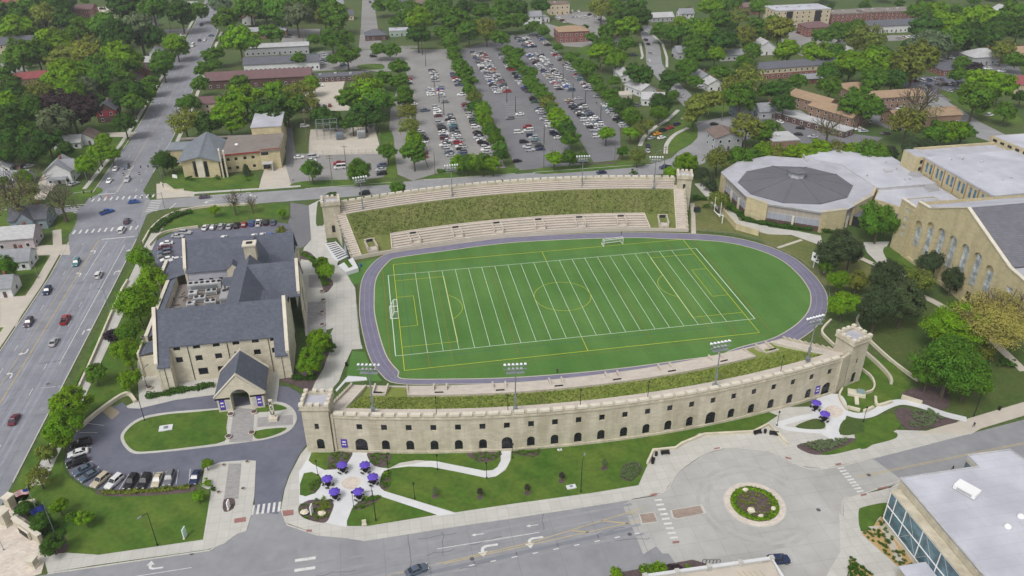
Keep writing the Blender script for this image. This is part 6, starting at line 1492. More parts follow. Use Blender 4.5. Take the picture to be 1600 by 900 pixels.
for nm,segs_,hd,_ in ROWS:
 pos=[]
 for ix,iy,xa,ya,xb,yb in segs_:
  a=np.array(G(*K(ix,iy,'%f,%f'%(xa,ya))[0],.7));b=np.array(G(*K(ix,iy,'%f,%f'%(xb,yb))[0],.7));L_=np.linalg.norm(b-a)
  n=int(round(L_/3.75));pos+=[a+(b-a)*(k/n if n else 0)for k in range(n+1)]
 pos.sort(key=lambda p:p[1])
 for k,p in enumerate(pos):
  kd,cl=rc.choice(TYP),rc.choice(PAL)
  car(p[0]+rc.uniform(-.35,.35),p[1],(0 if hd*rc.choice([1,1,-1])>0 else math.pi)+rc.uniform(-.04,.04),kd,cl,'%s car from the front, %s, %s %s'%(ORD[k],nm,cl,kd),'cars parked in the big lots behind the stadium')
mb=MB()
for nm,segs_,hd,_ in ROWS:
 for ix,iy,xa,ya,xb,yb in segs_:
  a=np.array(G(*K(ix,iy,'%f,%f'%(xa,ya))[0]));b=np.array(G(*K(ix,iy,'%f,%f'%(xb,yb))[0]));L_=np.linalg.norm(b-a)
  for k in range(int(L_/2.85)+2):
   p=a+(b-a)/max(L_,.1)*(k-.5)*2.85;mb.sheet([(p[0]-2.6,p[1]-.06),(p[0]+2.6,p[1]-.06),(p[0]+2.6,p[1]+.06),(p[0]-2.6,p[1]+.06)],.046)
for k in range(9):
 p=np.array(G(*Q(1,0,1545+6*k,640+14*k)));mb.sheet([(p[0],p[1]-.07),(p[0]+9,p[1]-.07),(p[0]+9,p[1]+.07),(p[0],p[1]+.07)],.046)
tag(mb.build('stall_marking',LINEW,lot2),kind='structure')
D_=math.degrees
SINGLE=[(0,1,722,155,-92,'sedan','white','white sedan driving towards the junction, farther of two in the outer lane'),(0,1,790,142,-92,'SUV','slate','dark slate SUV queuing before the junction, behind the silver SUV'),(0,1,683,229,-92,'sedan','white','white sedan waiting in the outer lane at the stop line'),(0,1,797,222,-92,'SUV','silver','silver SUV waiting in the turn lane at the stop line'),(0,1,668,424,38,'pickup','blue','bright blue pickup turning across the lower crosswalk'),(0,1,838,360,8,'sedan','blue','bright blue sedan crossing the middle of the junction'),(0,1,795,482,88,'SUV','plum','dark SUV stopped at the lower stop line'),(0,1,762,538,88,'minivan','white','white minivan behind the dark SUV at the lower stop line'),(0,1,477,742,-90,'SUV','teal','dark teal SUV heading down the left lane of the avenue'),(0,1,617,818,90,'SUV','white','white SUV heading up the avenue left of the hedge'),(0,2,296,18,-90,'SUV','navy','dark blue SUV in the left lane, between teal and plum SUVs'),(0,2,180,216,-90,'SUV','plum','plum grey SUV in the left lane of the avenue'),(0,2,408,198,90,'pickup','red','bright red pickup on the avenue'),(0,2,337,337,90,'sedan','silver','silver sedan following the red pickup up the avenue'),(0,2,88,820,90,'sedan','maroon','dark maroon sedan at the lower left of the avenue'),(0,1,1280,330,3,'sedan','plum','dark plum sedan on the cross street in front of the church'),(1,1,677,308,182,'SUV','black','black car passing behind the far grandstand at its left end'),(2,1,558,177,182,'sedan','navy','dark navy sedan passing behind the right half of the far grandstand'),(2,1,958,145,185,'pickup','navy','dark pickup at the bend behind the far right tower'),(2,1,32,106,15,'sedan','black','black sedan leaving the right lot near the street'),(0,0,1205,285,-95,'van','white','white van on the far avenue, nearest below the far junction'),(0,0,1245,253,-95,'sedan','navy','dark car beside the white van on the far avenue'),(0,0,1280,248,-95,'sedan','white','white car in the middle lane at the far junction'),(0,0,1352,253,85,'sedan','black','black car at the right kerb of the far junction'),(0,0,1318,222,175,'sedan','slate','dark car crossing the far junction'),(0,0,1258,156,-98,'SUV','navy','dark blue SUV beyond the far junction, left lane'),(0,0,1356,150,84,'SUV','silver','silver SUV beyond the far junction, right kerb'),(0,0,1285,38,-98,'sedan','white','tiny white car on the avenue near the top edge'),(0,0,1110,215,5,'sedan','black','black car waiting on the side road left of the far junction'),(0,0,1135,222,5,'sedan','white','white car just ahead of the black one left of the far junction'),(0,1,100,146,70,'sedan','navy','dark blue car parked behind the white corner house, leftmost'),(0,1,135,144,70,'hatchback','slate','slate hatchback parked between blue and silver cars behind the corner house'),(0,1,182,138,40,'sedan','silver','silver car parked behind the white corner house'),(0,1,462,248,50,'sedan','silver','silver car parked beside the white corner house porch'),(1,3,1005,862,18,'sedan','slate','dark blue-grey sedan on the front road at the bottom edge'),(3,3,66,800,-4,'SUV','navy','dark navy SUV leaving the roundabout at the bottom edge'),(0,1,1283,521,82,'sedan','white','white sedan, first from the left in the row behind the alumni hall'),(0,1,1332,519,82,'hatchback','silver','silver hatchback, second from the left in the row behind the alumni hall'),(0,1,1385,515,84,'SUV','silver','silver SUV, third from the left in the row behind the alumni hall'),(0,1,1433,514,84,'sedan','silver','silver sedan, fourth from the left in the row behind the alumni hall'),(0,1,1480,509,84,'SUV','black','dark SUV left of the red car behind the alumni hall'),(0,1,1527,502,86,'hatchback','red','red hatchback behind the alumni hall'),(0,1,1575,495,86,'SUV','blue','blue SUV right of the red hatchback behind the alumni hall'),(1,1,15,494,88,'pickup','white','white pickup behind the alumni hall'),(1,1,62,489,88,'SUV','black','black SUV right of the white pickup behind the alumni hall'),(1,1,108,489,88,'sedan','slate','slate sedan at the right end of the row behind the alumni hall'),(0,1,1397,588,80,'sedan','white','white sedan half hidden by the small north porch gable'),(0,1,1585,578,80,'sedan','white','white sedan close behind the roof, right of the north porch gable'),(1,1,40,575,85,'SUV','white','white SUV left of the blue pickup close behind the roof'),(1,1,90,578,88,'pickup','blue','dark blue pickup close behind the right end of the alumni hall roof'),(0,1,1110,575,-15,'sedan','silver','silver sedan angled at the lot wall, lower of the angled pair'),(0,1,1158,553,-15,'SUV','silver','silver SUV angled at the lot wall, upper of the angled pair'),(0,1,1040,620,185,'sedan','white','white sedan at the top of the west row beside the alumni hall'),(0,1,1027,646,188,'sedan','maroon','maroon sedan in the west row beside the alumni hall'),(0,1,1030,674,192,'SUV','slate','slate SUV below the maroon sedan in the west row'),(0,1,1030,697,195,'SUV','grey','grey SUV in the west row, above the white car'),(0,1,1045,720,198,'sedan','white','white sedan at the lower end of the west row'),(0,1,1100,724,198,'sedan','white','white sedan against the alumni hall west gable'),(0,3,508,72,190,'SUV','black','black SUV at the top of the curved row of the drive'),(0,3,487,130,195,'sedan','white','white sedan second from the top of the curved row'),(0,3,482,188,205,'SUV','black','black SUV below the white sedan in the curved row'),(0,3,522,236,215,'sedan','slate','slate sedan on the curved row, above the grey-blue one'),(0,3,560,272,220,'sedan','slate','grey-blue sedan on the curved row left of the beige car'),(0,3,628,303,238,'SUV','beige','beige SUV left of the white SUV in the front row'),(0,3,715,312,240,'SUV','white','white SUV right of the beige SUV in the front row'),(0,3,820,312,256,'SUV','black','black SUV right of the white SUV in the front row'),(0,3,902,309,259,'SUV','black','black SUV left of the cream sedan in the front row'),(0,3,983,297,265,'sedan','beige','cream sedan in the front row by the planting bed'),(0,3,1058,290,266,'SUV','grey','grey SUV right of the cream sedan in the front row'),(0,3,1220,281,262,'sedan','navy','dark blue sedan alone at the right end of the front row'),(1,1,268,82,8,'sedan','white','white sedan beside the church driveway lane'),(1,1,358,78,2,'minivan','silver','silver minivan at the left end of the substation lot'),(1,1,345,102,5,'sedan','white','white sedan under the round tree below the silver minivan'),(1,1,520,120,184,'pickup','red','red pickup in the substation lot'),(1,1,525,146,182,'van','white','white van in front of the red pickup'),(1,1,785,134,180,'SUV','slate','dark SUV at the top of three cars right of the round tree'),(1,1,780,160,180,'sedan','silver','silver sedan between two dark cars right of the round tree'),(1,1,785,185,180,'SUV','black','black SUV lowest of three cars right of the round tree'),(1,0,305,788,5,'SUV','white','white SUV behind the church hall block'),(1,0,530,775,5,'SUV','black','black SUV behind the substation'),(2,0,935,860,22,'sedan','white','white sedan driving on the curved street'),(2,0,910,836,22,'sedan','orange','orange car parked on the curved street'),(2,0,872,862,35,'sedan','silver','silver car parked behind the orange car'),(2,0,945,815,22,'SUV','black','black SUV parked ahead of the orange car'),(2,0,990,798,25,'sedan','red','red car parked on the curved street'),(2,0,1032,776,30,'SUV','navy','dark SUV parked ahead of the red car'),(2,0,1075,737,45,'sedan','silver','silver car parked at the street fork'),(2,0,1055,598,118,'sedan','white','white car parked on the winding street near the round tree'),(2,0,855,378,85,'sedan','white','white car parked at the left kerb of the winding street'),(2,0,880,460,70,'sedan','white','white car parked lower on the left kerb of the winding street'),(2,0,765,343,0,'sedan','slate','slate car in a driveway left of the winding street'),(2,0,1020,348,5,'SUV','black','black car in a driveway right of the winding street'),(2,0,835,250,95,'SUV','plum','dark car parked at the top left of the winding street'),(2,0,850,275,95,'sedan','black','black car just below another dark car on the winding street'),(2,0,862,330,90,'hatchback','silver','small silver car on the winding street above a white one'),(2,0,1190,548,10,'SUV','white','white SUV in the drive of the white end-on house'),(2,0,1265,775,0,'sedan','black','black sedan parked behind the many-sided hall trees'),(2,0,1385,760,60,'SUV','slate','dark SUV parked by the grey-green cottage'),(2,0,1245,845,80,'sedan','silver','silver car beside the grey-brown building'),(2,0,785,658,0,'SUV','grey','dark grey SUV behind the white bungalow'),(2,1,850,10,80,'sedan','navy','dark car at the left kerb of the curved street, lowest'),(2,1,848,42,80,'sedan','silver','silver car lowest at the left kerb, near the far tower'),(3,0,75,760,100,'sedan','white','white car left of the long grey carport'),(3,0,200,799,150,'sedan','black','black car in front of the grey carport, upper of two'),(3,0,188,838,150,'sedan','black','black car in front of the grey carport, lower of two'),(3,0,280,854,160,'sedan','silver','silver car at the lower end of the grey carport'),(3,0,740,755,170,'sedan','black','black sedan alone between the tan-roofed apartments'),(3,0,620,764,175,'SUV','silver','silver SUV at the end of the slanted apartments'),(3,0,735,834,178,'sedan','plum','dark car in the front court of the apartments'),(3,0,595,819,178,'sedan','silver','silver car parked below the slanted apartments, front one'),(3,0,568,806,178,'sedan','white','white car parked below the slanted apartments, rear one'),(3,0,800,812,178,'SUV','black','dark SUV beside the budding tree in the apartment court'),(3,0,745,694,170,'SUV','black','dark SUV under the tree between the apartments'),(3,0,830,679,175,'SUV','white','white SUV in front of the right brick apartments'),(3,0,35,709,95,'SUV','slate','dark SUV at the left of the carport court'),(3,0,130,729,110,'sedan','black','black car at the upper end of the grey carport'),(3,0,883,503,95,'sedan','red','red car at the left end of the small right car park'),(3,0,1385,719,10,'SUV','white','white SUV on the dark drive at the far right'),(3,0,1375,428,170,'sedan','white','white car in the upper right yard, left one'),(3,0,1460,444,170,'SUV','white','white SUV in the upper right yard, right one'),(3,0,1050,338,170,'SUV','red','red SUV behind the grey-purple roof'),(3,0,1085,388,160,'sedan','silver','silver car beside the grey-purple roof'),(3,0,1140,358,160,'sedan','white','white car right of the red SUV'),(3,0,1178,366,160,'SUV','white','white SUV at the end of the yard behind the grey-purple roof'),(1,0,735,352,5,'SUV','black','black SUV near the entrance lane of the left lot'),(1,0,725,340,5,'sedan','silver','silver car behind the black SUV near the lane'),(1,0,400,533,0,'SUV','white','white SUV by the maroon-roofed building end'),(1,0,390,658,90,'sedan','black','black car left of the white one above the substation'),(1,0,423,658,90,'sedan','white','white car between black and red cars above the substation'),(1,0,461,658,90,'hatchback','red','red hatchback above the substation'),(1,0,210,218,10,'sedan','slate','dark car beside the brick shop, farther one'),(1,0,198,232,10,'SUV','grey','dark grey SUV beside the brick shop, nearer one'),(0,0,640,55,5,'SUV','black','black SUV beside the striped red roof'),(0,0,590,105,15,'SUV','white','white SUV in the tree gap below the striped red roof'),(1,0,712,12,95,'SUV','slate','dark SUV at the top of the straight far street'),(1,0,1057,690,10,'pickup','slate','small dark utility cart alone in the left lot lane')]
for ix,iy,x,y,h,kd,cl,lb in SINGLE:
 gx,gy=G(*Q(ix,iy,x,y),.6);det=(iy>=1 and not (ix>=2 and iy==1))or lb.startswith('dark pickup')
 if 'utility cart' in lb:lb='dark pickup alone in the open lane of the left lot'
 car(gx,gy,R(h),kd,cl,lb,None,det,0.06)
def carrow(ix,iy,xa,ya,xb,yb,n,h,nm,seed):
 r_=random.Random(seed)
 for k in range(n):
  t=k/max(1,n-1);x,y=G(*Q(ix,iy,xa+(xb-xa)*t,ya+(yb-ya)*t),.6);kd,cl=r_.choice(TYP),r_.choice(PAL)
  car(x,y,R(h)+r_.uniform(-.05,.05),kd,cl,'%s from left in %s, %s %s'%(ORD[k],nm,cl,kd),'cars in the small neighbourhood lots')
carrow(3,0,922,506,1085,496,5,92,'the back row of the small right car park',1)
carrow(3,0,968,541,1000,537,2,110,'the near left pair of the small right car park',2)
carrow(3,0,1070,529,1210,516,6,100,'the middle row of the small right car park',3)
carrow(3,0,1130,567,1215,560,3,105,'the front row of the small right car park',4)
carrow(3,0,815,238,905,230,4,95,'the row below the dark-roofed dormer row',5)
carrow(3,0,190,205,245,216,3,110,'the court before the maroon hip roof',6)
carrow(2,0,375,72,415,70,2,90,'the back of the top centre lot',7)
carrow(2,0,385,105,465,107,4,10,'the left group of the top centre lot',8)
carrow(2,0,490,92,570,130,6,20,'the right row of the top centre lot',9)
carrow(2,0,285,108,335,138,4,20,'the strip left of the square brick apartments',10)
carrow(1,0,372,342,358,408,6,5,'the left column behind the maroon-roofed building',11)
carrow(1,0,425,342,418,395,5,5,'the right column behind the maroon-roofed building',12)
carrow(1,0,540,402,552,408,2,5,'the pair right of the lollipop tree',13)
print('cars',NCAR[0])
# ==== TREES AND SHRUBS
def leaf_mesh(name,seed,n_cl=30,per=120,ls=0.1,flat=0.8,kind='round',inner=0.1):
 r_=np.random.default_rng(seed);V=[];N=[]
 cl=[];NL=int(r_.integers(4,8));LB=[]
 for k in range(NL):
  a=6.283*k/NL+r_.uniform(-.5,.5);q=r_.uniform(.25,.5);LB.append(np.array([q*math.cos(a),q*math.sin(a),r_.uniform(-.32,.3),r_.uniform(.42,.58)]))
 LB.append(np.array([0,0,r_.uniform(.2,.5),.5]))
 for i in range(n_cl):
  ph=math.acos(1-1.85*(i+.5)/n_cl);th=i*2.399963+r_.uniform(-.3,.3)
  d=np.array([math.sin(ph)*math.cos(th),math.sin(ph)*math.sin(th),math.cos(ph)])
  if kind=='round':
   lb=LB[i%len(LB)];c=lb[:3]+d*lb[3]*r_.uniform(.7,1.0)*np.array([1,1,flat]);cr=r_.uniform(.13,.29)
  elif kind=='cone':
   t=(i+.5)/n_cl;rad=(1-t)*.8+.08;c=np.array([rad*math.cos(th)*r_.uniform(.5,1),rad*math.sin(th)*r_.uniform(.5,1),-.9+2.0*t]);cr=.30*(1-t)+.16
  else:rr=r_.uniform(.35,.9);c=d*np.array([rr,rr,rr*flat*.8]);cr=r_.uniform(.2,.34)
  cl.append((c,cr,d))
 for c,cr,d in cl:
  k=int(per*(cr/.32)**2)
  u=r_.normal(size=(k,3));u/=np.linalg.norm(u,axis=1)[:,None]
  u[:,2]=np.where(r_.random(k)<.65,np.abs(u[:,2]),u[:,2])
  rad=cr*(r_.random(k)**.45)[:,None]
  p=c+u*rad*np.array([1,1,.8])
  nn=u*.7+d*.35+np.array([0,0,.35])+r_.normal(size=(k,3))*.45;nn/=np.linalg.norm(nn,axis=1)[:,None]
  a=np.cross(nn,r_.normal(size=(k,3)));a/=np.linalg.norm(a,axis=1)[:,None];b=np.cross(nn,a)
  s=ls*r_.uniform(.55,1.25,size=(k,1))
  q=np.stack([p-a*s,p-b*s*.62,p+a*s,p+b*s*.62],1)
  V.append(q.reshape(-1,3));sm=u*.5+d*.5+np.array([0,0,.4]);sm/=np.linalg.norm(sm,axis=1)[:,None];sm=sm*.6+nn*.4;N.append(np.repeat(sm,4,0))
 V=np.concatenate(V);N=np.concatenate(N);nq=len(V)//4
 me=bpy.data.meshes.new(name);me.from_pydata(V.tolist(),[],np.arange(nq*4).reshape(-1,4).tolist())
 me.polygons.foreach_set('use_smooth',[True]*nq);me.update()
 me.normals_split_custom_set_from_vertices(N.tolist());me.materials.append(LEAF);return me
def branch_mesh(name,seed,levels=2,spread=.6,n=5,top=1.0,r0=.075,fine=False):
 r_=random.Random(seed);mb=MB()
 def grow(p,d,L_,r,lv):
  q=p+d*L_;mb.tube(p,q,r,r*.62,5 if lv>1 else 4,0,cap=False)
  if lv==0:return
  for k in range(n if lv==levels else 3):
   a=2*math.pi*(k+r_.random()*.6)/(n if lv==levels else 3);sp=spread*r_.uniform(.7,1.25)
   o=d.orthogonal().normalized();o2=d.cross(o);nd=(d+(o*math.cos(a)+o2*math.sin(a))*sp).normalized();nd.z+=.12;nd.normalize()
   s=p+d*L_*r_.uniform(.72,1.0)if lv<levels else q
   grow(s,nd,L_*r_.uniform(.62,.85),r*.56,lv-1)
 grow(Vector((0,0,0)),Vector((0.02,0.01,1)).normalized(),.95*top,r0,levels)
 me=bpy.data.meshes.new(name);me.from_pydata(mb.v,[],mb.f);me.materials.append(BARK);me.update();return me
CROWN={'round':[leaf_mesh('crown',100+i,92+6*(i%4),125,.074+.01*(i%3),.7+.1*(i%4))for i in range(12)],'fine':[leaf_mesh('crown',150+i,125+5*i,190,.05,.85)for i in range(5)],'vfine':[leaf_mesh('crown',170+i,190,230,.034,.85)for i in range(3)],'wispy':[leaf_mesh('crown',190+i,130,300,.02,.85,'thin')for i in range(2)],'thin':[leaf_mesh('crown',200+i,40,72,.065,.85,'thin')for i in range(4)],'cone':[leaf_mesh('crown',300+i,30,120,.10,1,'cone')for i in range(3)],'bare':[leaf_mesh('crown',400+i,40,26,.05,.9,'thin')for i in range(2)]}
TRUNK={'norm':[branch_mesh('trunk',500+i,2,.65,4,.9)for i in range(3)],'bare':[branch_mesh('trunk',520+i,4,.62,5,.62,.06)for i in range(2)]}
TC={'g':(.098,.205,.02),'b':(.165,.305,.014),'d':(.06,.135,.02),'o':(.19,.23,.04),'y':(.35,.34,.10),'p':(.06,.042,.05),'e':(.068,.105,.045),'k':(.18,.19,.08),'w':(.15,.20,.10)}
CW={'g':'mid green','b':'bright green','d':'dark green','o':'olive budding','y':'tan budding','p':'dark purple','e':'dark evergreen','k':'bare branching','w':'grey-green'}
LMK=[('the dark red house',165,165),('the pale-roofed bungalow',105,212),('the avenue trees\' white house',235,85),('the bright red tiled roof',50,115),('the long dormered apartments',25,62),('the striped red roof',122,12),('the far avenue junction',322,55),('the middle of the avenue',255,130),('the top left corner',15,10),('the white corner house',92,260),('the blue-grey gabled house',45,330),('the street junction',205,300),('the church',330,235),('the tan house with maroon roof',325,155),('the long maroon roof',405,118),('the white dormered row',400,95),('the balcony apartments',435,70),('the ribbed carport',535,117),('the dark hip-roofed house',586,48),('the green shop',622,45),('the substation',545,210),('the left lot',680,180),('the middle lot',790,150),('the right lot',890,130),('the far end of the lots',740,60),('the square brick apartments',893,45),('the white two-storey house',828,22),('the winding street',1018,90),('the two white bungalows',1010,140),('the curved street',1030,205),('the blue-roofed white house',1070,18),('the mauve-roofed low house',1147,80),('the townhouse row',1240,100),('the big pale block',1245,20),('the three brick blocks',1365,20),('the maroon hip roof',1275,40),('the slanted tan apartments',1295,165),('the grey carport',1265,190),('the small right car park',1470,130),('the grey-purple roof',1475,100),('the green-grey hip-roofed house',1533,80),('the right tan apartments',1440,178),('the top right corner',1585,15),('the right-edge red house',1590,122),('the many-sided hall',1250,290),('the field house',1480,380),('the far right stadium tower',1068,290),('the far grandstand',800,320),('the alumni hall',360,480),('the alumni forecourt',280,670),('the gateway plaza',30,830),('the near right tower',1330,550),('the concrete walk',530,440),('the scoreboard lawn',1280,410),('the grey-green cottage',1160,165)]
TREES=[]
def T(ix,iy,s):
 for a in s.split():
  x,y,r_,c=a.split(',');TREES.append((400*ix+float(x)/4,225*iy+float(y)/4,float(r_)/4,c))
T(0,0,"60,95,100,d 190,40,90,g 300,30,80,g 270,110,80,o 90,165,80,b 400,120,70,d 400,20,60,d 510,170,85,g 660,150,100,g 780,40,110,d 950,40,110,g 870,190,110,w 730,240,100,d 940,230,80,d 1130,85,80,d 1235,60,55,d 320,240,120,b 120,340,90,g 230,330,80,g 540,310,115,o 400,350,80,o 740,350,110,b 640,400,90,g 820,360,55,b 410,450,95,b 620,490,70,g 760,430,80,g 10,460,50,b 80,560,90,d 235,565,85,o 330,490,65,b 425,575,80,b 530,545,60,w 60,650,80,b 190,680,110,d 60,760,95,d 150,800,70,g 440,670,115,p 355,760,100,w 290,860,80,d 40,870,90,d 1100,280,65,b 1025,350,50,b 1015,410,65,g 800,560,100,d 935,510,55,o 830,640,65,g 905,590,55,g 775,765,65,d 650,880,45,b 1410,90,75,g 1495,250,105,b 1395,240,32,d 1330,335,55,d 1270,420,55,o 1345,390,40,g 1250,520,55,g 1380,30,60,w 1560,45,80,g 1180,640,65,g 1150,750,95,o 1290,770,75,d 1450,640,85,b 1530,600,100,b 1430,740,95,b 1490,520,60,g")
T(1,0,"90,200,70,g 150,70,95,g 55,55,75,d 250,90,95,w 430,110,65,o 480,95,85,g 320,20,80,g 430,15,60,d 360,240,42,d 470,225,75,g 550,230,60,g 570,330,78,g 265,360,44,b 483,365,40,b 765,300,48,g 855,300,48,g 785,20,55,g 865,30,55,g 870,130,42,d 930,85,50,g 970,30,55,g 1030,130,82,b 1010,215,75,d 1165,60,65,g 1165,195,52,b 1245,130,85,g 1215,250,55,d 1330,195,70,g 1440,170,82,o 1525,230,55,g 1400,60,55,g 1530,50,65,g 1565,130,55,g 1100,20,55,g 1300,40,65,d 700,560,110,b 590,610,85,g 770,620,90,g 680,690,95,d 670,495,70,o 130,560,78,b 265,570,88,o 190,650,100,g 60,690,100,d 330,640,75,o 120,750,75,d 340,510,60,b 410,720,65,d 490,740,55,d 600,750,65,d 750,730,65,d " "890,405,58,g 795,480,55,g 890,500,52,b 925,560,52,g 930,620,58,g 945,690,65,o 960,785,66,o 985,870,58,b 1235,300,38,d 1240,350,44,d 1270,400,52,g 1305,450,48,g 1330,500,50,o 1335,560,48,g 1370,605,52,o 1375,655,50,d 1420,695,56,b 1430,755,56,b 1465,815,56,g 1500,870,52,g 1575,310,45,d 1600,360,48,d")
T(2,0,"30,50,65,d 45,120,55,g 125,160,38,d 200,190,38,g 180,30,60,d 560,40,75,o 640,30,55,o 600,190,58,g 720,175,75,b 750,60,75,d 800,115,70,d 720,270,52,g 580,290,68,g 555,340,75,b 650,365,68,b 500,225,38,d 930,180,58,d 1000,205,68,g 1050,160,75,b 1130,185,75,g 1215,215,85,b 1150,265,75,g 1300,140,85,g 1310,245,85,d 1250,40,75,b 1420,95,65,o 1465,215,75,o 1545,155,55,d 1555,40,58,g 1380,20,55,d 1270,340,60,b 1150,335,68,g 1090,415,72,g 1055,480,45,g 1145,500,46,d 1500,315,58,b 1455,390,75,g 1300,440,55,o 1470,480,105,o 1370,530,75,o 1590,560,55,g 1430,600,100,g 1235,625,75,o 1140,690,90,o 1470,780,105,o 1560,830,65,g 975,505,75,d 795,460,72,d 1010,590,38,b 930,645,65,d 920,700,55,g 590,830,50,b " "20,335,48,d 35,395,52,d 100,445,48,g 112,500,48,d 150,540,48,g 190,575,52,o 225,632,56,o 245,665,40,g 272,712,58,b 305,765,52,b 345,805,56,d 370,855,56,g 290,290,30,d 375,350,48,g 430,395,56,g 482,425,54,d 520,490,48,o 548,540,42,o 612,585,46,g 650,640,52,g 700,665,54,d 742,705,54,g 775,745,54,g 795,800,52,o 740,825,48,b 850,770,46,o 640,500,38,g")
T(3,0,"70,190,82,o 30,130,48,g 125,315,68,b 300,320,78,b 420,315,65,g 345,215,56,g 450,200,65,g 560,175,58,g 620,240,105,o 700,340,75,g 520,405,86,b 640,400,85,b 725,405,82,b 920,385,115,o 660,490,75,g 780,490,72,d 385,450,66,g 390,535,72,g 190,500,56,g 60,575,75,d 100,640,72,d 550,635,86,g 645,665,82,g 1000,270,95,w 900,295,65,d 1000,165,95,d 1100,175,85,b 1155,245,75,g 1255,215,85,d 1330,105,85,b 1455,175,75,d 1530,95,75,g 1570,175,75,d 1385,215,70,d 1475,300,65,o 1545,365,52,d 1215,385,46,o 1292,425,40,p 1190,455,52,d 1350,520,85,b 1450,545,80,b 1300,610,92,g 1585,600,40,d 1490,690,55,g 960,660,105,k 880,740,105,o 1060,820,76,g 1150,820,74,b 1220,815,64,g 950,60,65,g 1050,60,65,b 380,810,75,k 20,785,46,g")
T(3,1,"60,40,60,o 155,60,58,b 235,50,66,b 330,30,64,b 425,30,64,o 515,45,58,b 615,40,74,g 695,60,64,g 765,50,45,e 900,35,65,e 995,20,58,e 700,475,100,g 455,590,62,e 440,660,100,e 520,665,78,e 385,745,55,g 440,850,62,b 740,830,95,e 1010,745,72,e 1075,670,38,e 1160,835,60,e 950,840,80,o 560,850,56,o")
T(2,1,"1285,85,85,o 1420,85,75,g 1495,65,66,g 1570,40,58,b 1090,115,68,b 1190,180,44,e 1245,230,38,e 690,45,36,g 785,70,48,o 990,180,38,b 1110,145,40,g 265,82,52,b 362,80,48,g 440,75,42,g 1300,345,55,o")
T(1,1,"345,155,62,g 635,160,72,g 885,277,46,g 820,40,58,g 985,55,78,g 1262,115,50,b 1312,118,52,g 1365,112,52,b 1422,112,58,g 1482,118,52,b 1520,15,46,g 1530,65,46,d 160,430,26,b 158,535,34,o 435,790,52,b 415,735,40,b")
T(0,1,"535,130,58,b 615,45,58,b 695,60,48,b 150,215,48,b 60,50,60,d 210,45,65,d 415,30,48,d 15,245,38,g 1010,105,58,d 1072,110,42,d 380,360,80,k 90,330,120,k 170,280,60,o 25,765,70,g 1460,365,48,k 1340,410,30,b 1570,375,40,k 880,705,70,b 950,850,95,b 1535,155,24,e")
T(0,2,"855,110,105,b 700,300,44,p 812,270,70,g 800,400,88,b 595,530,58,g 805,570,58,b 430,720,105,b 400,845,100,b")
T(0,3,"385,45,58,b 290,130,48,o 240,270,65,o 368,460,44,b 450,530,32,g 530,530,45,b 320,690,58,d 1290,195,30,b 1240,390,34,b 150,470,40,d 260,560,50,d")
T(1,2,"390,320,72,b 345,440,82,b 440,360,45,g")
T(3,2,"480,95,80,b 690,110,105,e 860,70,110,e 1160,240,135,b 1420,180,185,y 1150,470,165,g 1010,530,80,g 1260,550,110,g 1350,390,60,o")
T(2,3,"650,870,34,b")
rt_=random.Random(3);recs=[]
for px,py,rp,c in TREES:
 Rr=5.0
 for _ in range(6):
  hc=Rr*(1.25 if c not in 'e' else 1.5)+(.8 if Rr<3 else 1.6);x,y=G(px,py,hc);Rr=rp*dist(x,y,hc)/FPX
 Rr=min(max(Rr*(1.08 if py>250 else 1.03),.8),12)
 recs.append([px,py,x,y,Rr,hc,c])
 best=min(LMK,key=lambda l:(l[1]-px)**2+((l[2]-py)*1.4)**2);dx,dy=px-best[1],py-best[2]
 rel=('left of' if dx<0 else 'right of')if abs(dx)>abs(dy)*1.2 else ('behind' if dy<0 else 'in front of')
 sz='small' if Rr<2.6 else 'medium-sized' if Rr<4.6 else 'large' if Rr<7.5 else 'very large'
 recs[-1]+=[(sz,CW[c],rel,best[0]),math.hypot(dx,dy)]
recs.sort(key=lambda q:-(q[4]/dist(q[2],q[3])))
nfar=0;cut=[i for i,q in enumerate(recs)if q[1]<150 and q[6]not in 'ekp'][-75:]
FARW=[recs[i]for i in cut];recs=[q for i,q in enumerate(recs)if i not in set(cut)]
from collections import defaultdict
grp=defaultdict(list)
for i,q in enumerate(recs):grp[q[7]].append(i)
NEAR=['nearest','second nearest','third nearest','fourth nearest','fifth nearest','sixth nearest','seventh nearest','eighth nearest','ninth nearest']
LAB={}
for k,ids in grp.items():
 ids.sort(key=lambda i:recs[i][8])
 for j,i in enumerate(ids):
  noun='tree' if k[1]!='dark evergreen' else 'tree'
  LAB[i]='%s %s tree %s %s'%(k[0],k[1],k[2],k[3])if len(ids)==1 else '%s %s %s tree %s %s'%(NEAR[min(j,8)],k[0],k[1],k[2],k[3])
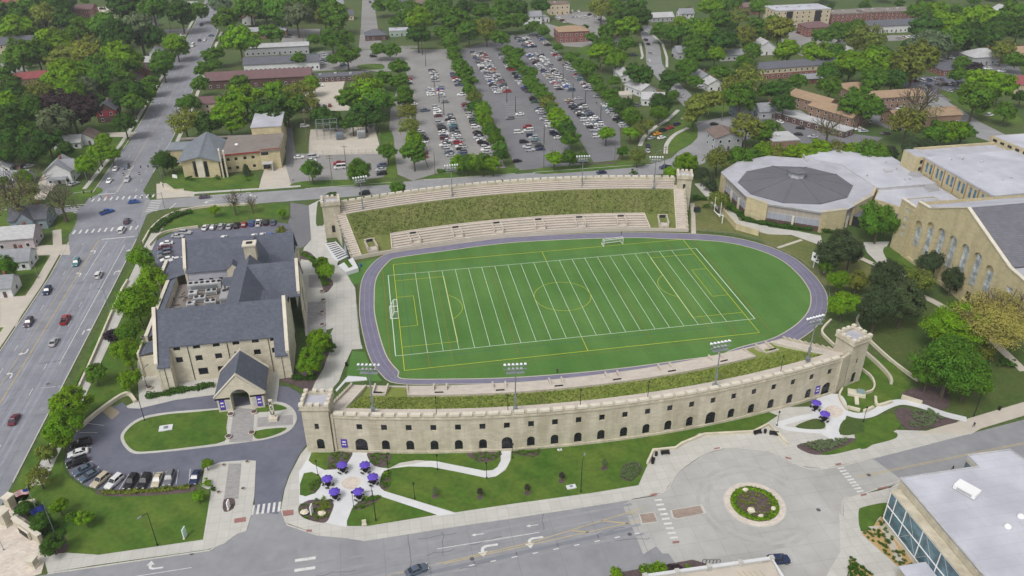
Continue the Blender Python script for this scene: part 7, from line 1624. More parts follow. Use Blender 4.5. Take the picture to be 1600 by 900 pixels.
for i,(px,py,x,y,Rr,hc,c,_,_)in enumerate(recs):
 nm={'e':'evergreen_tree','k':'bare_tree'}.get(c,'tree')
 root=thing(nm,LAB[i],'tree',(x,y,0),rt_.uniform(0,6.28),'trees of the college and neighbourhood')
 ct={'e':'cone' if Rr<3.2 else 'fine','k':'bare','o':'thin' if rt_.random()<.6 else 'round','y':'wispy'}.get(c,'vfine' if Rr>7 and py>300 else 'fine' if Rr>3.6 and py>250 else 'round')
 cr=bpy.data.objects.new('crown',rt_.choice(CROWN[ct]));C.objects.link(cr);cr.parent=root
 k=rt_.uniform(.94,1.08);cr.location=(0,0,hc*.94);cr.scale=(Rr*1.08,Rr*1.08*k,Rr*rt_.uniform(1.0,1.2));cr.rotation_euler=(0,0,rt_.uniform(0,6.28))
 b=rt_.uniform(.85,1.15);h_=rt_.uniform(-.08,.08);q=TC[c];cr.color=(q[0]*b*(1+h_),q[1]*b,q[2]*b*(1-h_),1)
 tk=bpy.data.objects.new('trunk',rt_.choice(TRUNK['bare' if c in 'ky' else 'norm']));C.objects.link(tk);tk.parent=root
 s=hc*(1.0 if c in 'ky' else .82);tk.scale=(s*(.8 if c not in 'ky' else 1.25 if c=='k' else .95),s*(.8 if c not in 'ky' else 1.25 if c=='k' else .95),s*(1.15 if c=='k' else .98))
print('trees',len(recs))
def verts_of(me):
 a=np.zeros(len(me.vertices)*3);me.vertices.foreach_get('co',a);return a.reshape(-1,3)
VV=[[],[]];rw_=np.random.default_rng(9);cv=[verts_of(m_)for m_ in CROWN['round'][:5]]
items=[(q[2],q[3],q[4],q[5],0)for q in FARW]
for k in range(150):
 px,py=rw_.uniform(-60,1660),rw_.uniform(-42,6);x,y=G(px,py)
 if abs(px-318)<22 or abs(px-575)<14:continue
 items.append((x,y,rw_.uniform(5,9),8.5,int(rw_.integers(0,2))))
for zx0,zx1,zy0,zy1,k_ in ((0,205,0,205,60),(1055,1215,15,140,34),(1290,1600,0,62,46),(605,795,0,62,26),(330,555,0,40,22),(910,1000,0,60,12),(1480,1600,20,110,14)):
 for _ in range(k_):
  px,py=rw_.uniform(zx0,zx1),rw_.uniform(zy0,zy1);x,y=G(px,py);Rr=rw_.uniform(2.6,5.2)
  if px>300-.62*(py-60)and zx0==0:continue
  if any(abs(x-hx)<hr+Rr+1 and -hr-Rr-12<y-hy<hr+Rr for hx,hy,hr,_l in HOUSES):continue
  items.append((x,y,Rr,Rr*1.15,int(rw_.integers(0,2))))
for x,y,Rr,hc,c in items:
 v=cv[int(rw_.integers(0,5))].reshape(-1,4,3);v=v[rw_.random(len(v))<.45].reshape(-1,3)
 mid=v.reshape(-1,4,3).mean(1,keepdims=True);v=(mid+(v.reshape(-1,4,3)-mid)*1.5).reshape(-1,3)
 a=rw_.uniform(0,6.28);rot=np.array([[math.cos(a),-math.sin(a),0],[math.sin(a),math.cos(a),0],[0,0,1]])
 VV[c].append((v@rot.T)*np.array([Rr*1.1,Rr*1.1,Rr])+np.array([x,y,hc*.9]))
for c,nm in ((0,'g'),(1,'d')):
 V=np.concatenate(VV[c]);me=bpy.data.meshes.new('far_woodland');me.from_pydata(V.tolist(),[],np.arange(len(V)).reshape(-1,4).tolist());me.materials.append(LEAF)
 o=bpy.data.objects.new('far_woodland',me);C.objects.link(o);o.color=(*TC[nm],1);o['kind']='stuff'
 # ---- shrubs, hedges and bedding
SHRUB=[leaf_mesh('shrub',600+i,14,90,.13,.75)for i in range(3)]
def shrub(x,y,r_,h,c,label,group=None,rz=0,ln=None):
 o=bpy.data.objects.new('shrub',random.choice(SHRUB));C.objects.link(o);o.location=(x,y,h*.42);o.scale=((ln or r_)*1.1,r_*1.1,h*.72);o.rotation_euler=(0,0,rz)
 q=TC[c];b=random.uniform(.85,1.15);o.color=(q[0]*b,q[1]*b,q[2]*b,1);return tag(o,label,'shrub',group)
def hedge(name,pts,wd,h,c,label,seed=0,cat='hedge',dens=26):
 r_=np.random.default_rng(seed);V=[];
 P=[np.array(p)for p in pts]
 for a,b in zip(P,P[1:]):
  L_=np.linalg.norm(b-a);k=int(L_*wd*dens+L_*h*dens*1.2);t=r_.random(k);d=(b-a)/L_;nrm=np.array([-d[1],d[0]])
  off=r_.uniform(-.5,.5,k)*wd*(.85+.3*np.sin(t*L_*1.3));zz=h*np.sqrt(r_.random(k))*(.85+.2*np.sin(t*L_*.9+1))
  c_=np.stack([a[0]+(b-a)[0]*t+nrm[0]*off,a[1]+(b-a)[1]*t+nrm[1]*off,zz],1);n3=np.stack([nrm[0]*off/wd,nrm[1]*off/wd,np.full(k,.5)],1)+r_.normal(size=(k,3))*.5;n3/=np.linalg.norm(n3,axis=1)[:,None]
  u=np.cross(n3,r_.normal(size=(k,3)));u/=np.linalg.norm(u,axis=1)[:,None];v=np.cross(n3,u);s=r_.uniform(.16,.36,(k,1))
  V.append(np.stack([c_-u*s,c_-v*s*.65,c_+u*s,c_+v*s*.65],1).reshape(-1,3))
 V=np.concatenate(V);o0=V.mean(0);o0[2]=0
 me=bpy.data.meshes.new(name);me.from_pydata((V-o0).tolist(),[],np.arange(len(V)).reshape(-1,4).tolist());me.materials.append(LEAF);me.update()
 o=bpy.data.objects.new(name,me);C.objects.link(o);o.location=o0.tolist();o.color=(*TC[c],1);return tag(o,label,cat)
hedge('hedge',GP(K(0,2,"915,690 1100,655 1340,615")),2.2,1.4,'d','clipped dark hedge along the alumni hall front, left of the porch',1)
hedge('hedge',GP(K(0,1,"960,560 1020,500 1100,455 1200,430")),3.2,1.8,'d','dark hedge on the lawn bank above the alumni hall lot',2)
hedge('hedge',GP(K(2,1,"1320,330 1360,400 1410,430")),2.6,1.6,'g','hedge along the left side of the many-sided hall',3)
hedge('hedge',GP(K(2,1,"1415,440 1460,480 1600,510")+K(3,1,"0,508 140,530 275,540")),2.6,1.5,'d','long clipped hedge in front of the many-sided hall',4)
hedge('hedge',GP(K(3,1,"330,545 420,560")),2.6,1.5,'d','short hedge right of the many-sided hall door',5)
hedge('hedge',GP(K(2,1,"1130,350 1215,350")),2.6,1.8,'d','dark hedge behind the far right stadium tower',6)
hedge('hedge',GP(K(0,3,"640,385 820,380 1000,370 1190,345")),1.3,.8,'o','low mixed hedge along the front row of parked cars',7)
hedge('hedge',GP(K(1,2,"230,565 320,575 380,560")),2.2,1.3,'d','dark hedge between the alumni hall and the concrete walk',8)
hedge('hedge',GP(K(2,1,"240,115 470,115")),2.0,1.2,'d','dark hedge under the three round trees by the right lot',9)
hedge('hedge',GP(K(1,1,"1135,180 1240,165 1500,155")),3,1.2,'g','low hedge under the row of clipped trees by the left lot',10)
hedge('hedge',GP(K(1,1,"290,690 350,720 410,830 440,890")),2.2,.9,'g','curved ground planting between the patios and the concrete walk',11)
hedge('hedge',GP(K(2,3,"800,880 880,865 960,850")),2.4,1.0,'b','bright green shrub border at the bottom edge',12)
hedge('hedge',circ(ic[0],ic[1],4.6,24)+[circ(ic[0],ic[1],4.6,24)[0]],1.3,.55,'b','ring of low green planting round the roundabout bed',13)
SH=[(2,1,758,185,34,26,'d','rounded bush behind the far grandstand near its right end'),(2,1,185,218,20,12,'d','small bush peeping over the far parapet, middle'),(1,1,470,312,40,16,'d','low bush beside the far left tower'),(1,1,750,318,14,12,'d','small conical bush behind the far parapet, left of the big round one'),(1,1,1290,252,16,12,'d','small bush behind the far parapet below the clipped row'),(1,1,1542,232,20,16,'d','small bush behind the far parapet left of the middle'),(2,1,1210,388,26,18,'d','round bush beside the tower path'),(0,1,1180,215,28,18,'d','round bush at the church corner, left'),(0,1,1355,212,26,18,'d','round bush at the church front, right of its door'),(0,1,1545,220,20,18,'b','yellow-green bush right of the church lawn'),(3,2,1480,470,60,30,'d','dark bush beside the right hand path'),(2,3,1100,838,30,16,'b','round bright bush at the bottom edge planting'),(2,3,1010,848,60,20,'p','dark purplish shrub mass at the bottom edge planting'),(0,3,1290,320,40,30,'b','bright bush at the right end of the front car row'),(0,3,1325,350,26,20,'d','dark bush below the bright one by the forecourt plaza'),(1,3,420,402,16,14,'b','small bright bush beside the front right of the rock bed'),(1,3,680,402,18,16,'b','small bright bush right of the lower purple umbrellas'),(1,3,808,255,20,18,'b','bright bush at the start of the curving white path'),(3,2,1030,780,14,12,'b','tiny bright bush in the mulch bed below the oaks')]
for ix,iy,x,y,wx,hy,c,lb in SH:
 g=G(*Q(ix,iy,x,y),.8);d_=dist(*g)/FPX/4;shrub(g[0],g[1],wx*d_*.8,max(.9,hy*d_*1.6),c,lb,None,0,wx*d_)
def planting(polys,n,c,s,hgt,name,seed):
 r_=np.random.default_rng(seed);mb=MB()
 for p in polys:
  xs=[q[0]for q in p];ys_=[q[1]for q in p];k=0;t=0
  while k<n and t<n*20:
   t+=1;x,y=r_.uniform(min(xs),max(xs)),r_.uniform(min(ys_),max(ys_));ins=False;j=len(p)-1
   for i in range(len(p)):
    if (p[i][1]>y)!=(p[j][1]>y)and x<(p[j][0]-p[i][0])*(y-p[i][1])/(p[j][1]-p[i][1])+p[i][0]:ins=not ins
    j=i
   if not ins:continue
   k+=1;a0=r_.uniform(0,6)
   for b in range(5):
    a=a0+b*1.26;mb.face([(x,y,.15),(x+math.cos(a-.5)*s,y+math.sin(a-.5)*s,.15+hgt),(x+math.cos(a)*s*1.3,y+math.sin(a)*s*1.3,.15+hgt*.8),(x+math.cos(a+.5)*s,y+math.sin(a+.5)*s,.15+hgt)])
 o=mb.build(name,LEAF);o.color=(*TC[c],1);return tag(o,kind='stuff')
planting([GP(p)for p in beds],40,'g',.28,.35,'bedding_plants',1);planting([GP(K(2,3,"690,220 760,190 815,210 800,260 740,310 680,285"))],120,'w',.3,.4,'bedding_plants',2)
planting([GP(K(1,3,"370,440 450,435 470,500 430,550 380,540"))],60,'o',.3,.35,'bedding_plants',3);planting([circ(ic[0],ic[1],3.9)],70,'o',.28,.35,'bedding_plants',4)
planting([GP(K(3,3,"582,632 650,600 720,515 745,580 900,815 820,850 640,690")),GP(K(3,3,"515,785 660,905 520,920 500,860"))],70,'d',.3,.4,'bedding_plants',5)
planting([GP(K(3,2,"900,770 1000,760 1100,820 1000,870 880,880")),GP(K(3,3,"200,85 330,60 500,45 470,90 330,130"))],130,'w',.35,.5,'bedding_plants',6)
planting([GP(K(0,3,"120,460 200,440 330,560 400,640 380,730 300,740 270,640 180,540"))],150,'d',.5,.7,'bedding_plants',7)
# ==== STREET FURNITURE, WALLS, SIGNS, PEOPLE
def at(ix,iy,x,y,z=0.0):return G(*Q(ix,iy,x,y),z)
UM=[(1,3,538,205,'purple umbrella on the left plaza, left of the two by the stadium door','dark table under the left umbrella by the stadium door'),(1,3,680,205,'purple umbrella on the left plaza, right of the two by the stadium door','dark table under the right umbrella by the stadium door'),(1,3,445,292,'purple umbrella at the far left of the plaza, above the rock bed','dark table under the far left plaza umbrella'),(1,3,730,280,'purple umbrella at the right of the plaza, where the curving path starts','dark table under the umbrella where the curving path starts'),(1,3,490,372,'lower left purple umbrella on the plaza, beside the rock bed','dark table under the lower left plaza umbrella'),(1,3,640,372,'lower right purple umbrella on the plaza, beside the triangular lawn','dark table under the lower right plaza umbrella'),(3,2,303,718,'purple umbrella against the wall near the right stadium tower','dark table under the umbrella against the wall near the right tower'),(3,2,357,787,'purple umbrella in front of the right round plaza','dark table under the umbrella of the right round plaza')]
for ix,iy,x,y,lu,lt in UM:
 gx,gy=at(ix,iy,x,y,2.3);rz=random.uniform(0,1)
 o=thing('patio_umbrella',lu,'umbrella',(gx,gy,.16),rz,'purple umbrellas on the stadium plazas')
 mb=MB();n=8;vs=[]
 for k in range(16):
  a=2*math.pi*k/16;r_=1.38 if k%2==0 else 1.22;vs.append((r_*math.cos(a),r_*math.sin(a),2.25 if k%2==0 else 2.12))
 for k in range(16):
  a=2*math.pi*k/16;vs.append((.72*math.cos(a),.72*math.sin(a),2.62 if k%2==0 else 2.55))
 vs.append((0,0,2.85));fs=[[k,(k+1)%16,16+(k+1)%16,16+k]for k in range(16)]+[[16+k,16+(k+1)%16,32]for k in range(16)]
 mb.add(vs,fs);part(mb,'canopy',PURPLE,o)
 mb=MB();mb.tube((0,0,0),(0,0,2.8),.04,n=6);part(mb,'pole',BLACK,o)
 t=thing('picnic_table',lt,'table',(gx,gy,.16),rz+.4,'dark tables under the purple umbrellas')
 mb=MB();mb.lathe(0,0,[(.75,.68),(.75,.75)],10);part(mb,'tabletop',BLACK,t)
 for k in range(4):
  a=math.pi/2*k;mb=MB();mb.obox(1.15*math.cos(a),1.15*math.sin(a),.4,.47,.35,.95,a);mb.tube((0.1*math.cos(a),.1*math.sin(a),.3),(1.15*math.cos(a),1.15*math.sin(a),.4),.035,n=4);part(mb,'bench',BLACK,t)
 mb=MB();mb.tube((0,0,0),(0,0,.68),.07);mb.lathe(0,0,[(.35,0),(.35,.05)],8);part(mb,'pedestal',BLACK,t)
def lamp(gx,gy,h,label,group=None,arm=0.0,ang=0.0,mt=BLACK,name='lamp_post'):
 o=thing(name,label,'lamp post',(gx,gy,0),ang,group)
 mb=MB();mb.tube((0,0,0),(0,0,h),.11 if h>6 else .07,.06,6);mb.obox(0,0,0,.35,.35,.35);part(mb,'pole',mt,o)
 mb=MB()
 if arm:mb.tube((0,0,h-.1),(arm,0,h+.25),.05,n=5);part(mb,'arm',mt,o);mb=MB();mb.obox(arm+.35,0,h+.18,h+.36,.9,.34);part(mb,'lamp_head',STEEL,o)
 else:mb.lathe(0,0,[(.12,h),(.24,h+.12),(.22,h+.45),(.05,h+.6)],8);part(mb,'lamp_head',LAMPW if h<4 else BLACK,o)
 return o
for ix,iy,x,y,h,lb in [(1,3,388,272,4.2,'black lamp post beside the oval lawn at the far left of the plaza'),(1,3,827,247,4.2,'black lamp post where the curving white path begins'),(1,3,1135,237,4.2,'black lamp post inside the first bend of the curving path'),(1,3,1442,290,4.4,'black lamp post outside the last bend of the curving path'),(1,3,992,418,4.4,'black lamp post on the big lawn beside the straight white path'),(1,3,612,470,4.2,'black lamp post at the left edge of the triangular lawn'),(1,3,727,405,4.2,'black lamp post by the mulch tip of the triangular lawn'),(2,3,5,165,4.2,'black lamp post near the stadium wall, right of the second door'),(3,2,55,862,4.2,'black lamp post at the corner of the right zigzag path'),(3,2,595,838,4.4,'lamp post on the right sloping path by the curved lawn')]:
 gx,gy=at(ix,iy,x,y);lamp(gx,gy,h,lb,'pedestrian lamp posts round the stadium front')
for ix,iy,x,y,h,an,lb in [(1,3,750,555,9.0,200,'tall dark street lamp on the triangular lawn by the front sidewalk'),(2,3,430,378,9.5,60,'tall dark street lamp on the big lawn, left of the round mulch bed'),(0,3,985,710,9.5,230,'tall dark street lamp on the front lawn left of the forecourt plaza'),(3,2,1285,805,9.5,30,'tall dark street lamp below the big oaks at the right'),(0,2,690,160,8.5,150,'tall grey street lamp at the bus pad beside the avenue'),(0,1,880,612,8.5,150,'tall grey street lamp by the avenue just below the junction'),(0,1,240,838,9.5,20,'tall pole lamp on the left avenue sidewalk below the concrete driveway'),(0,2,905,830,7.5,90,'dark lamp post on the edge of the forecourt island lawn'),(0,2,918,615,5.5,60,'dark lamp at the left corner of the alumni hall'),(0,3,25,740,5.5,200,'grey lamp post on the pinkish gateway plaza')]:
 gx,gy=at(ix,iy,x,y);lamp(gx,gy,h,lb,None,1.5,R(an),BLACK if 'dark' in lb else STEEL,'street_lamp')
def upole(gx,gy,h,label,arms=1,mt=WOODP,name='utility_pole',group=None):
 o=thing(name,label,'utility pole' if name=='utility_pole' else 'light pole',(gx,gy,0),0,group)
 mb=MB();mb.tube((0,0,0),(0,0,h),.2,.12,7);part(mb,'pole',mt,o)
 for k in range(arms):mb=MB();mb.obox(0,0,h-.7-k*1.1,h-.52-k*1.1,2.6,.14);part(mb,'crossarm',mt,o)
 if name=='light_pole':
  for s in (-1,1):mb=MB();mb.obox(s*1.1,0,h-.5,h-.25,.8,.4);part(mb,'lamp_head',STEEL,o)
 return o
for ix,iy,x,y,h,a,lb in [(1,1,480,262,14,2,'tall wooden utility pole on the verge left of the far left floodlight'),(1,1,567,170,12,1,'wooden utility pole beside the substation lot round tree'),(2,1,945,205,14,2,'tall wooden pole behind the far grandstand right end'),(2,1,198,150,12,0,'plain tall pole beside the three round trees'),(2,1,640,130,12,0,'plain tall pole left of the curved street mouth'),(2,0,555,485,13,3,'utility pole with three crossarms at the right lot edge trees'),(2,0,682,600,10,1,'wooden pole right of the slab-roofed garage'),(2,0,1310,755,11,1,'wooden pole on the lawn behind the many-sided hall trees'),(1,0,265,160,12,1,'pale utility pole in the top trees left of the far street'),(1,0,320,880,14,2,'leaning-looking utility pole between church hall and substation'),(0,0,1068,190,13,1,'pale utility pole at the left of the far junction'),(1,0,300,275,11,1,'utility pole behind the balcony apartments'),(1,0,1187,270,11,1,'utility pole at the top edge of the left lot'),(1,1,1120,195,11,0,'plain tall pole at the lower left of the left lot')]:
 gx,gy=at(ix,iy,x,y);upole(gx,gy,h,lb,a)
for ix,iy,x,y,lb in [(1,0,1062,415,'light pole in the empty upper part of the left lot'),(1,0,1040,345,'light pole nearest the top of the left lot'),(1,0,1115,545,'light pole between the car groups of the left lot'),(1,0,1145,640,'light pole in the middle of the left lot'),(1,0,1175,720,'light pole at the start of the long car column in the left lot'),(1,0,1568,640,'light pole at the cross aisle of the middle lot'),(2,0,22,700,'light pole left in the lower middle lot'),(2,0,380,615,'light pole at the cross aisle of the right lot'),(2,0,318,510,'light pole among the cars of the right lot'),(2,0,553,760,'light pole near the bottom of the right lot'),(2,0,200,900,'light pole near the bottom of the middle lot'),(2,0,458,645,'light pole right of the lower double row in the right lot')]:
 gx,gy=at(ix,iy,x,y);upole(gx,gy,8.5,lb,0,BLACK,'light_pole','light poles in the big lots')
gx,gy=at(2,1,888,235);lamp(gx-.0,gy,13.5,'tall twin street lamp behind the right end of the far grandstand',None,1.6,0,STEEL,'street_lamp')
gx,gy=at(1,1,338,248);lamp(gx,gy,9,'street lamp beside the round tree on the cross street verge',None,1.4,R(-90),WOODP,'street_lamp')
for ix,iy,x,y,an,lb in [(0,1,1010,222,180,'traffic signal mast at the church corner of the junction'),(0,1,1030,402,200,'traffic signal mast at the lower right corner of the junction'),(0,1,548,245,-20,'traffic signal mast at the white corner house'),(0,1,480,400,0,'traffic signal mast at the lower left corner of the junction')]:
 gx,gy=at(ix,iy,x,y);o=thing('traffic_signal',lb,'traffic signal',(gx,gy,0),R(an))
 mb=MB();mb.tube((0,0,0),(0,0,7),.14,.1,7);part(mb,'mast',STEEL,o);mb=MB();mb.tube((0,0,6.4),(7.5,0,6.9),.08,.06,6);part(mb,'arm',STEEL,o)
 for u in (4.2,7.2):mb=MB();mb.obox(u,0,5.9,6.95,.36,.3);part(mb,'signal_head',BLACK,o)
for k,(x,y,lb)in enumerate([(575,345,'dark work barrier at the left crosswalk, leftmost'),(632,338,'dark work barrier at the left crosswalk, middle'),(673,335,'orange work barrier at the left crosswalk, rightmost')]):
 gx,gy=at(0,1,x,y);o=thing('traffic_barrel',lb,'traffic barrel',(gx,gy,.03));m_=CLOTHK if k<2 else mat('safety_orange',lin(220,120,50))
 mb=MB();mb.lathe(0,0,[(.36,0),(.34,.1),(.26,1.0),(.2,1.05)],10);part(mb,'drum',m_,o);mb=MB();mb.lathe(0,0,[(.34,.4),(.325,.58)],10);part(mb,'band',WHITE,o)
for x,y,lb in ((773,196,'dark work barrier left of the silver SUV'),(871,190,'dark work barrier right of the silver SUV in the open lane')):
 gx,gy=at(0,1,x,y);o=thing('traffic_barrel',lb,'traffic barrel',(gx,gy,.03));mb=MB();mb.lathe(0,0,[(.4,0),(.36,.1),(.28,1.1),(.2,1.15)],10);part(mb,'drum',CLOTHK,o);mb=MB();mb.lathe(0,0,[(.36,.4),(.345,.58)],10);part(mb,'band',WHITE,o)
def swall(pts,w_,h,label,mt=STONEP,z0=0.0,cap=True,name='stone_wall',sm=True):
 p=smooth_open(pts,4)if sm and len(pts)>2 else pts;w_*=.75;o=thing(name,label,'wall',(*p[0],0))
 mb=MB();strip(mb,p,w_,z0,h);mb.build('wall_body',mt,o)
 if cap:mb=MB();strip(mb,p,w_+.12,h+.002,h+.12);mb.build('coping',mt,o)
 return o
swall(GP(K(0,1,"1600,382 1300,395 1080,440 960,520 895,620")),.55,.8,'low pale retaining wall curving round the college lawn at the junction')
swall(GP(K(0,1,"800,860")+K(0,2,"745,60 600,400 492,640")),.55,.9,'long pale retaining wall beside the avenue sidewalk below the hedge trees')
swall(GP(K(0,1,"935,640 1000,575 1090,545 1240,525")),.45,.9,'stone wall round the upper left of the alumni hall lot')
swall(GP(K(0,2,"480,900 640,765 790,670 850,720")),.9,.9,'pale retaining wall at the left end of the forecourt drive')
swall(GP(K(2,3,"845,205 882,124 1022,110 1060,82 1200,25 1440,12 1510,8 1600,-40")+K(3,3,"60,20 120,85")),.6,.75,'low stone seat wall round the back of the roundabout sidewalk',sm=False)
swall(GP(K(3,2,"575,175 553,205 562,245 620,325 760,455 900,562 935,585")),.6,.9,'longest terraced garden wall right of the near right tower')
swall(GP(K(3,2,"392,208 345,258 340,295 412,368")),.6,.8,'short curved garden wall behind the near right tower')
swall(GP(K(3,2,"592,402 685,485 755,562 768,605")),.9,1.0,'thick garden wall climbing beside the near right tower')
swall(GP(K(3,2,"580,512 640,562 662,612 650,650 610,664")),.45,.8,'curved garden wall behind the small stone memorial')
swall(GP(K(3,2,"462,640 443,685 470,740 492,768")),.5,.9,'curved wall left of the small stone memorial')
swall(GP(K(3,2,"492,756 572,775")),.7,.9,'straight entrance wall left of the garden steps',sm=False);swall(GP(K(3,2,"596,782 655,757")),.7,.9,'straight entrance wall right of the garden steps',sm=False)
swall(GP(K(3,2,"668,690 682,742 772,720")),.7,.8,'hooked garden wall above the sloping white path');swall(GP(K(3,2,"832,688 960,728")),.9,.9,'straight garden wall beside the mulch bed under the oaks',sm=False)
swall(GP(K(2,1,"1300,415 1345,470 1400,535 1540,575")),.6,2.2,'tall stone retaining wall stepping up below the many-sided hall path',STONEY,sm=False)
swall(GP(K(0,1,"1005,248 1060,290 1150,292")),.4,.7,'low white wall at the church corner')
gx,gy=at(3,2,550,668);o=thing('memorial','small stone memorial carrying a grey metal chest, near the right tower','memorial',(gx,gy,.1),R(-28))
mb=MB();mb.box(-2.2,2.2,-1.2,1.2,0,.8);part(mb,'plinth',STONEP,o);mb=MB();mb.box(.0,1.9,-.5,.7,.803,1.5);mb.box(.1,1.8,-.4,.6,1.5,1.62);part(mb,'chest',mat('grey_green_metal',lin(130,150,150)),o)
mb=MB();mb.box(-.5,.5,-4.6,-1.2,-.1,.3);part(mb,'walkway',COPING,o)
def bench(gx,gy,rz,label):
 o=thing('bench',label,'bench',(gx,gy,.13),rz,'dark benches round the roundabout')
 mb=MB();mb.box(-1.1,1.1,-.3,.3,.4,.47);part(mb,'seat',BLACK,o);mb=MB();mb.slab([(-1.1,.28,.5),(1.1,.28,.5),(1.1,.45,.95),(-1.1,.45,.95)],.05);part(mb,'backrest',BLACK,o)
 for s in (-1,1):mb=MB();mb.box(s*.85-.06,s*.85+.06,-.28,.34,0,.42);part(mb,'leg',BLACK,o)
bench(*at(2,3,957,142),R(-2),'dark bench along the seat wall left of the roundabout');bench(*at(2,3,882,188),R(62),'dark bench at the wall corner left of the roundabout');bench(*at(2,3,1535,14),R(8),'dark bench on the seat wall behind the roundabout top');bench(*at(3,3,35,22),R(-25),'dark bench at the right end of the seat wall')
def bin_(gx,gy,label,mt=BLACK,h=1.0):
 o=thing('litter_bin',label,'bin',(gx,gy,.13));mb=MB();mb.lathe(0,0,[(.3,0),(.34,.1),(.36,h-.1),(.33,h)],10);part(mb,'drum',mt,o);mb=MB();mb.lathe(0,0,[(.38,h),(.3,h+.15),(.12,h+.22)],10);part(mb,'lid',mt,o)
bin_(*at(2,3,900,150),'dark litter bin between the two benches left of the roundabout');bin_(*at(2,3,1580,8),'dark litter bin beside the bench behind the roundabout');bin_(*at(3,2,1443,765),'dark litter bin on the front sidewalk below the oaks');bin_(*at(1,1,517,765),'dark litter bin by the planter at the far stand left end');bin_(*at(1,2,566,488),'dark bin beside the small turf patch left of the track')
bin_(*at(1,1,655,768),'blue bin on the small turf patch at the field corner',mat('blue_plastic',lin(50,90,160)))
for ix,iy,x,y,lb in [(0,2,937,632,'round planter at the left corner of the alumni hall'),(0,2,900,315,'round planter at the west side of the alumni hall'),(0,2,1443,800,'round planter left of the porch walk'),(0,2,1590,785,'round planter right of the porch walk'),(1,2,413,30,'topmost round planter on the east patio'),(1,2,422,84,'second round planter from the top on the east patio'),(1,2,415,160,'third round planter from the top on the east patio'),(1,2,415,238,'lowest round planter on the east patio'),(0,3,1430,38,'round planter at the lower left of the porch walk'),(0,3,1575,15,'round planter at the lower right of the porch walk'),(0,3,1400,212,'round planter at the top left of the forecourt plaza'),(0,3,1545,192,'round planter at the top right of the forecourt plaza'),(0,3,1368,382,'round planter on the left of the forecourt plaza'),(0,3,1520,360,'round planter on the right of the forecourt plaza')]:
 gx,gy=at(ix,iy,x,y);o=thing('planter',lb,'planter',(gx,gy,.13),0,'round pale planters of the alumni hall')
 k=.55 if 'plaza' in lb else 1.0
 mb=MB();mb.lathe(0,0,[(.6*k,0),(.85*k,.55*k),(.8*k,.6*k)],12);part(mb,'bowl',COPING,o);mb=MB();mb.lathe(0,0,[(.72*k,.602*k),(.66*k,.66*k)],12);part(mb,'soil',MULCH,o)
def letters(txt,size,depth,mt,root,loc,rot,name='letter'):
 cu=bpy.data.curves.new(name,'FONT');cu.body=txt;cu.size=size;cu.extrude=depth;cu.align_x='CENTER';cu.align_y='CENTER'
 t=bpy.data.objects.new(name,cu);C.objects.link(t);dg=bpy.context.evaluated_depsgraph_get();me=bpy.data.meshes.new_from_object(t.evaluated_get(dg));bpy.data.objects.remove(t)
 me.materials.clear();me.materials.append(mt);o=bpy.data.objects.new(name,me);C.objects.link(o);o.parent=root;o.location=loc;o.rotation_euler=rot;return o
gx,gy=at(1,2,112,826);o=thing('letter_pylon','slim pylon of stacked dark letters on a pale block, beside the porch drive','sculpture',(gx,gy,.17),R(-8))
mb=MB();mb.box(-1.1,1.1,-.9,.9,0,.9);part(mb,'base_block',COPING,o);mb=MB();mb.box(-.5,.5,-.18,.18,.9,6.4);part(mb,'shaft',COPING,o)
for k,ch_ in enumerate('KSU'):letters(ch_,1.5,.05,BLACK,o,(0,-.25,5.4-k*1.55),(R(90),0,0))
gx,gy=at(1,1,575,745,.9);o=thing('raised_planter','raised white planter with green strip at the left corner of the field','planter',(gx,gy,0))
poly=[(a-gx,b-gy)for a,b in GP(K(1,1,"512,760 605,708 640,775 560,800"),1.5)]
mb=MB();mb.prism(poly,0,1.5);part(mb,'planter_wall',CONCW,o)
mb=MB();poly2=[(a-gx,b-gy)for a,b in GP(K(1,1,"548,735 570,722 602,765 580,775"),1.5)];mb.prism(poly2,1.503,1.8);q_=part(mb,'planting',LAWN,o)
poly=GP(K(1,1,"428,612 498,600 582,690 510,725 475,700"),.9);cx,cy=np.mean(poly,axis=0)
o=thing('stairwell','dark stepped stairwell with white kerbs left of the far stand end wall','stairs',(cx,cy,.12));mb=MB();mb.prism([(a-cx,b-cy)for a,b in poly],0,.25);part(mb,'surround',CONCW,o)
mb=MB()
for k in range(9):t=k/9;a=np.array(poly[0])*(1-t)+np.array(poly[3])*t;b=np.array(poly[1])*(1-t)+np.array(poly[2])*t;d=(b-a);mb.obox((a+b)[0]/2-cx,(a+b)[1]/2-cy,.253,.32,np.linalg.norm(d)*.8,.55,math.atan2(d[1],d[0]))
part(mb,'dark_treads',DARK,o)
tag(struct('stand_steps',[GP(K(1,2,"575,552 690,560 695,578 640,583 560,590 505,650 498,640"))],.2,CONCW,.2),kind='structure')
def pillar(gx,gy,s,h,rz,label):
 o=thing('gate_pillar',label,'pillar',(gx,gy,.12),rz);mb=MB();mb.box(-s/2,s/2,-s/2,s/2,0,h);part(mb,'shaft',STONE,o)
 mb=MB();mb.box(-s/2-.2,s/2+.2,-s/2-.2,s/2+.2,h,h+.35);part(mb,'cap',COPING,o);mb=MB();mb.box(-s/2-.12,s/2+.12,-s/2-.12,s/2+.12,0,.5);part(mb,'plinth',COPING,o)
pillar(*at(0,3,75,470),1.6,3.0,R(-30),'upper stone pillar of the gateway at the left edge');pillar(*at(0,3,48,580),1.6,3.6,R(-30),'tall stone pillar of the gateway left of the sign wall');pillar(*at(0,3,215,840),1.4,2.0,R(-20),'lower stone pillar of the gateway below the sign wall')
a_,b_=at(0,3,105,590),at(0,3,265,700);dd=math.atan2(b_[1]-a_[1],b_[0]-a_[0]);Lw=math.dist(a_,b_)
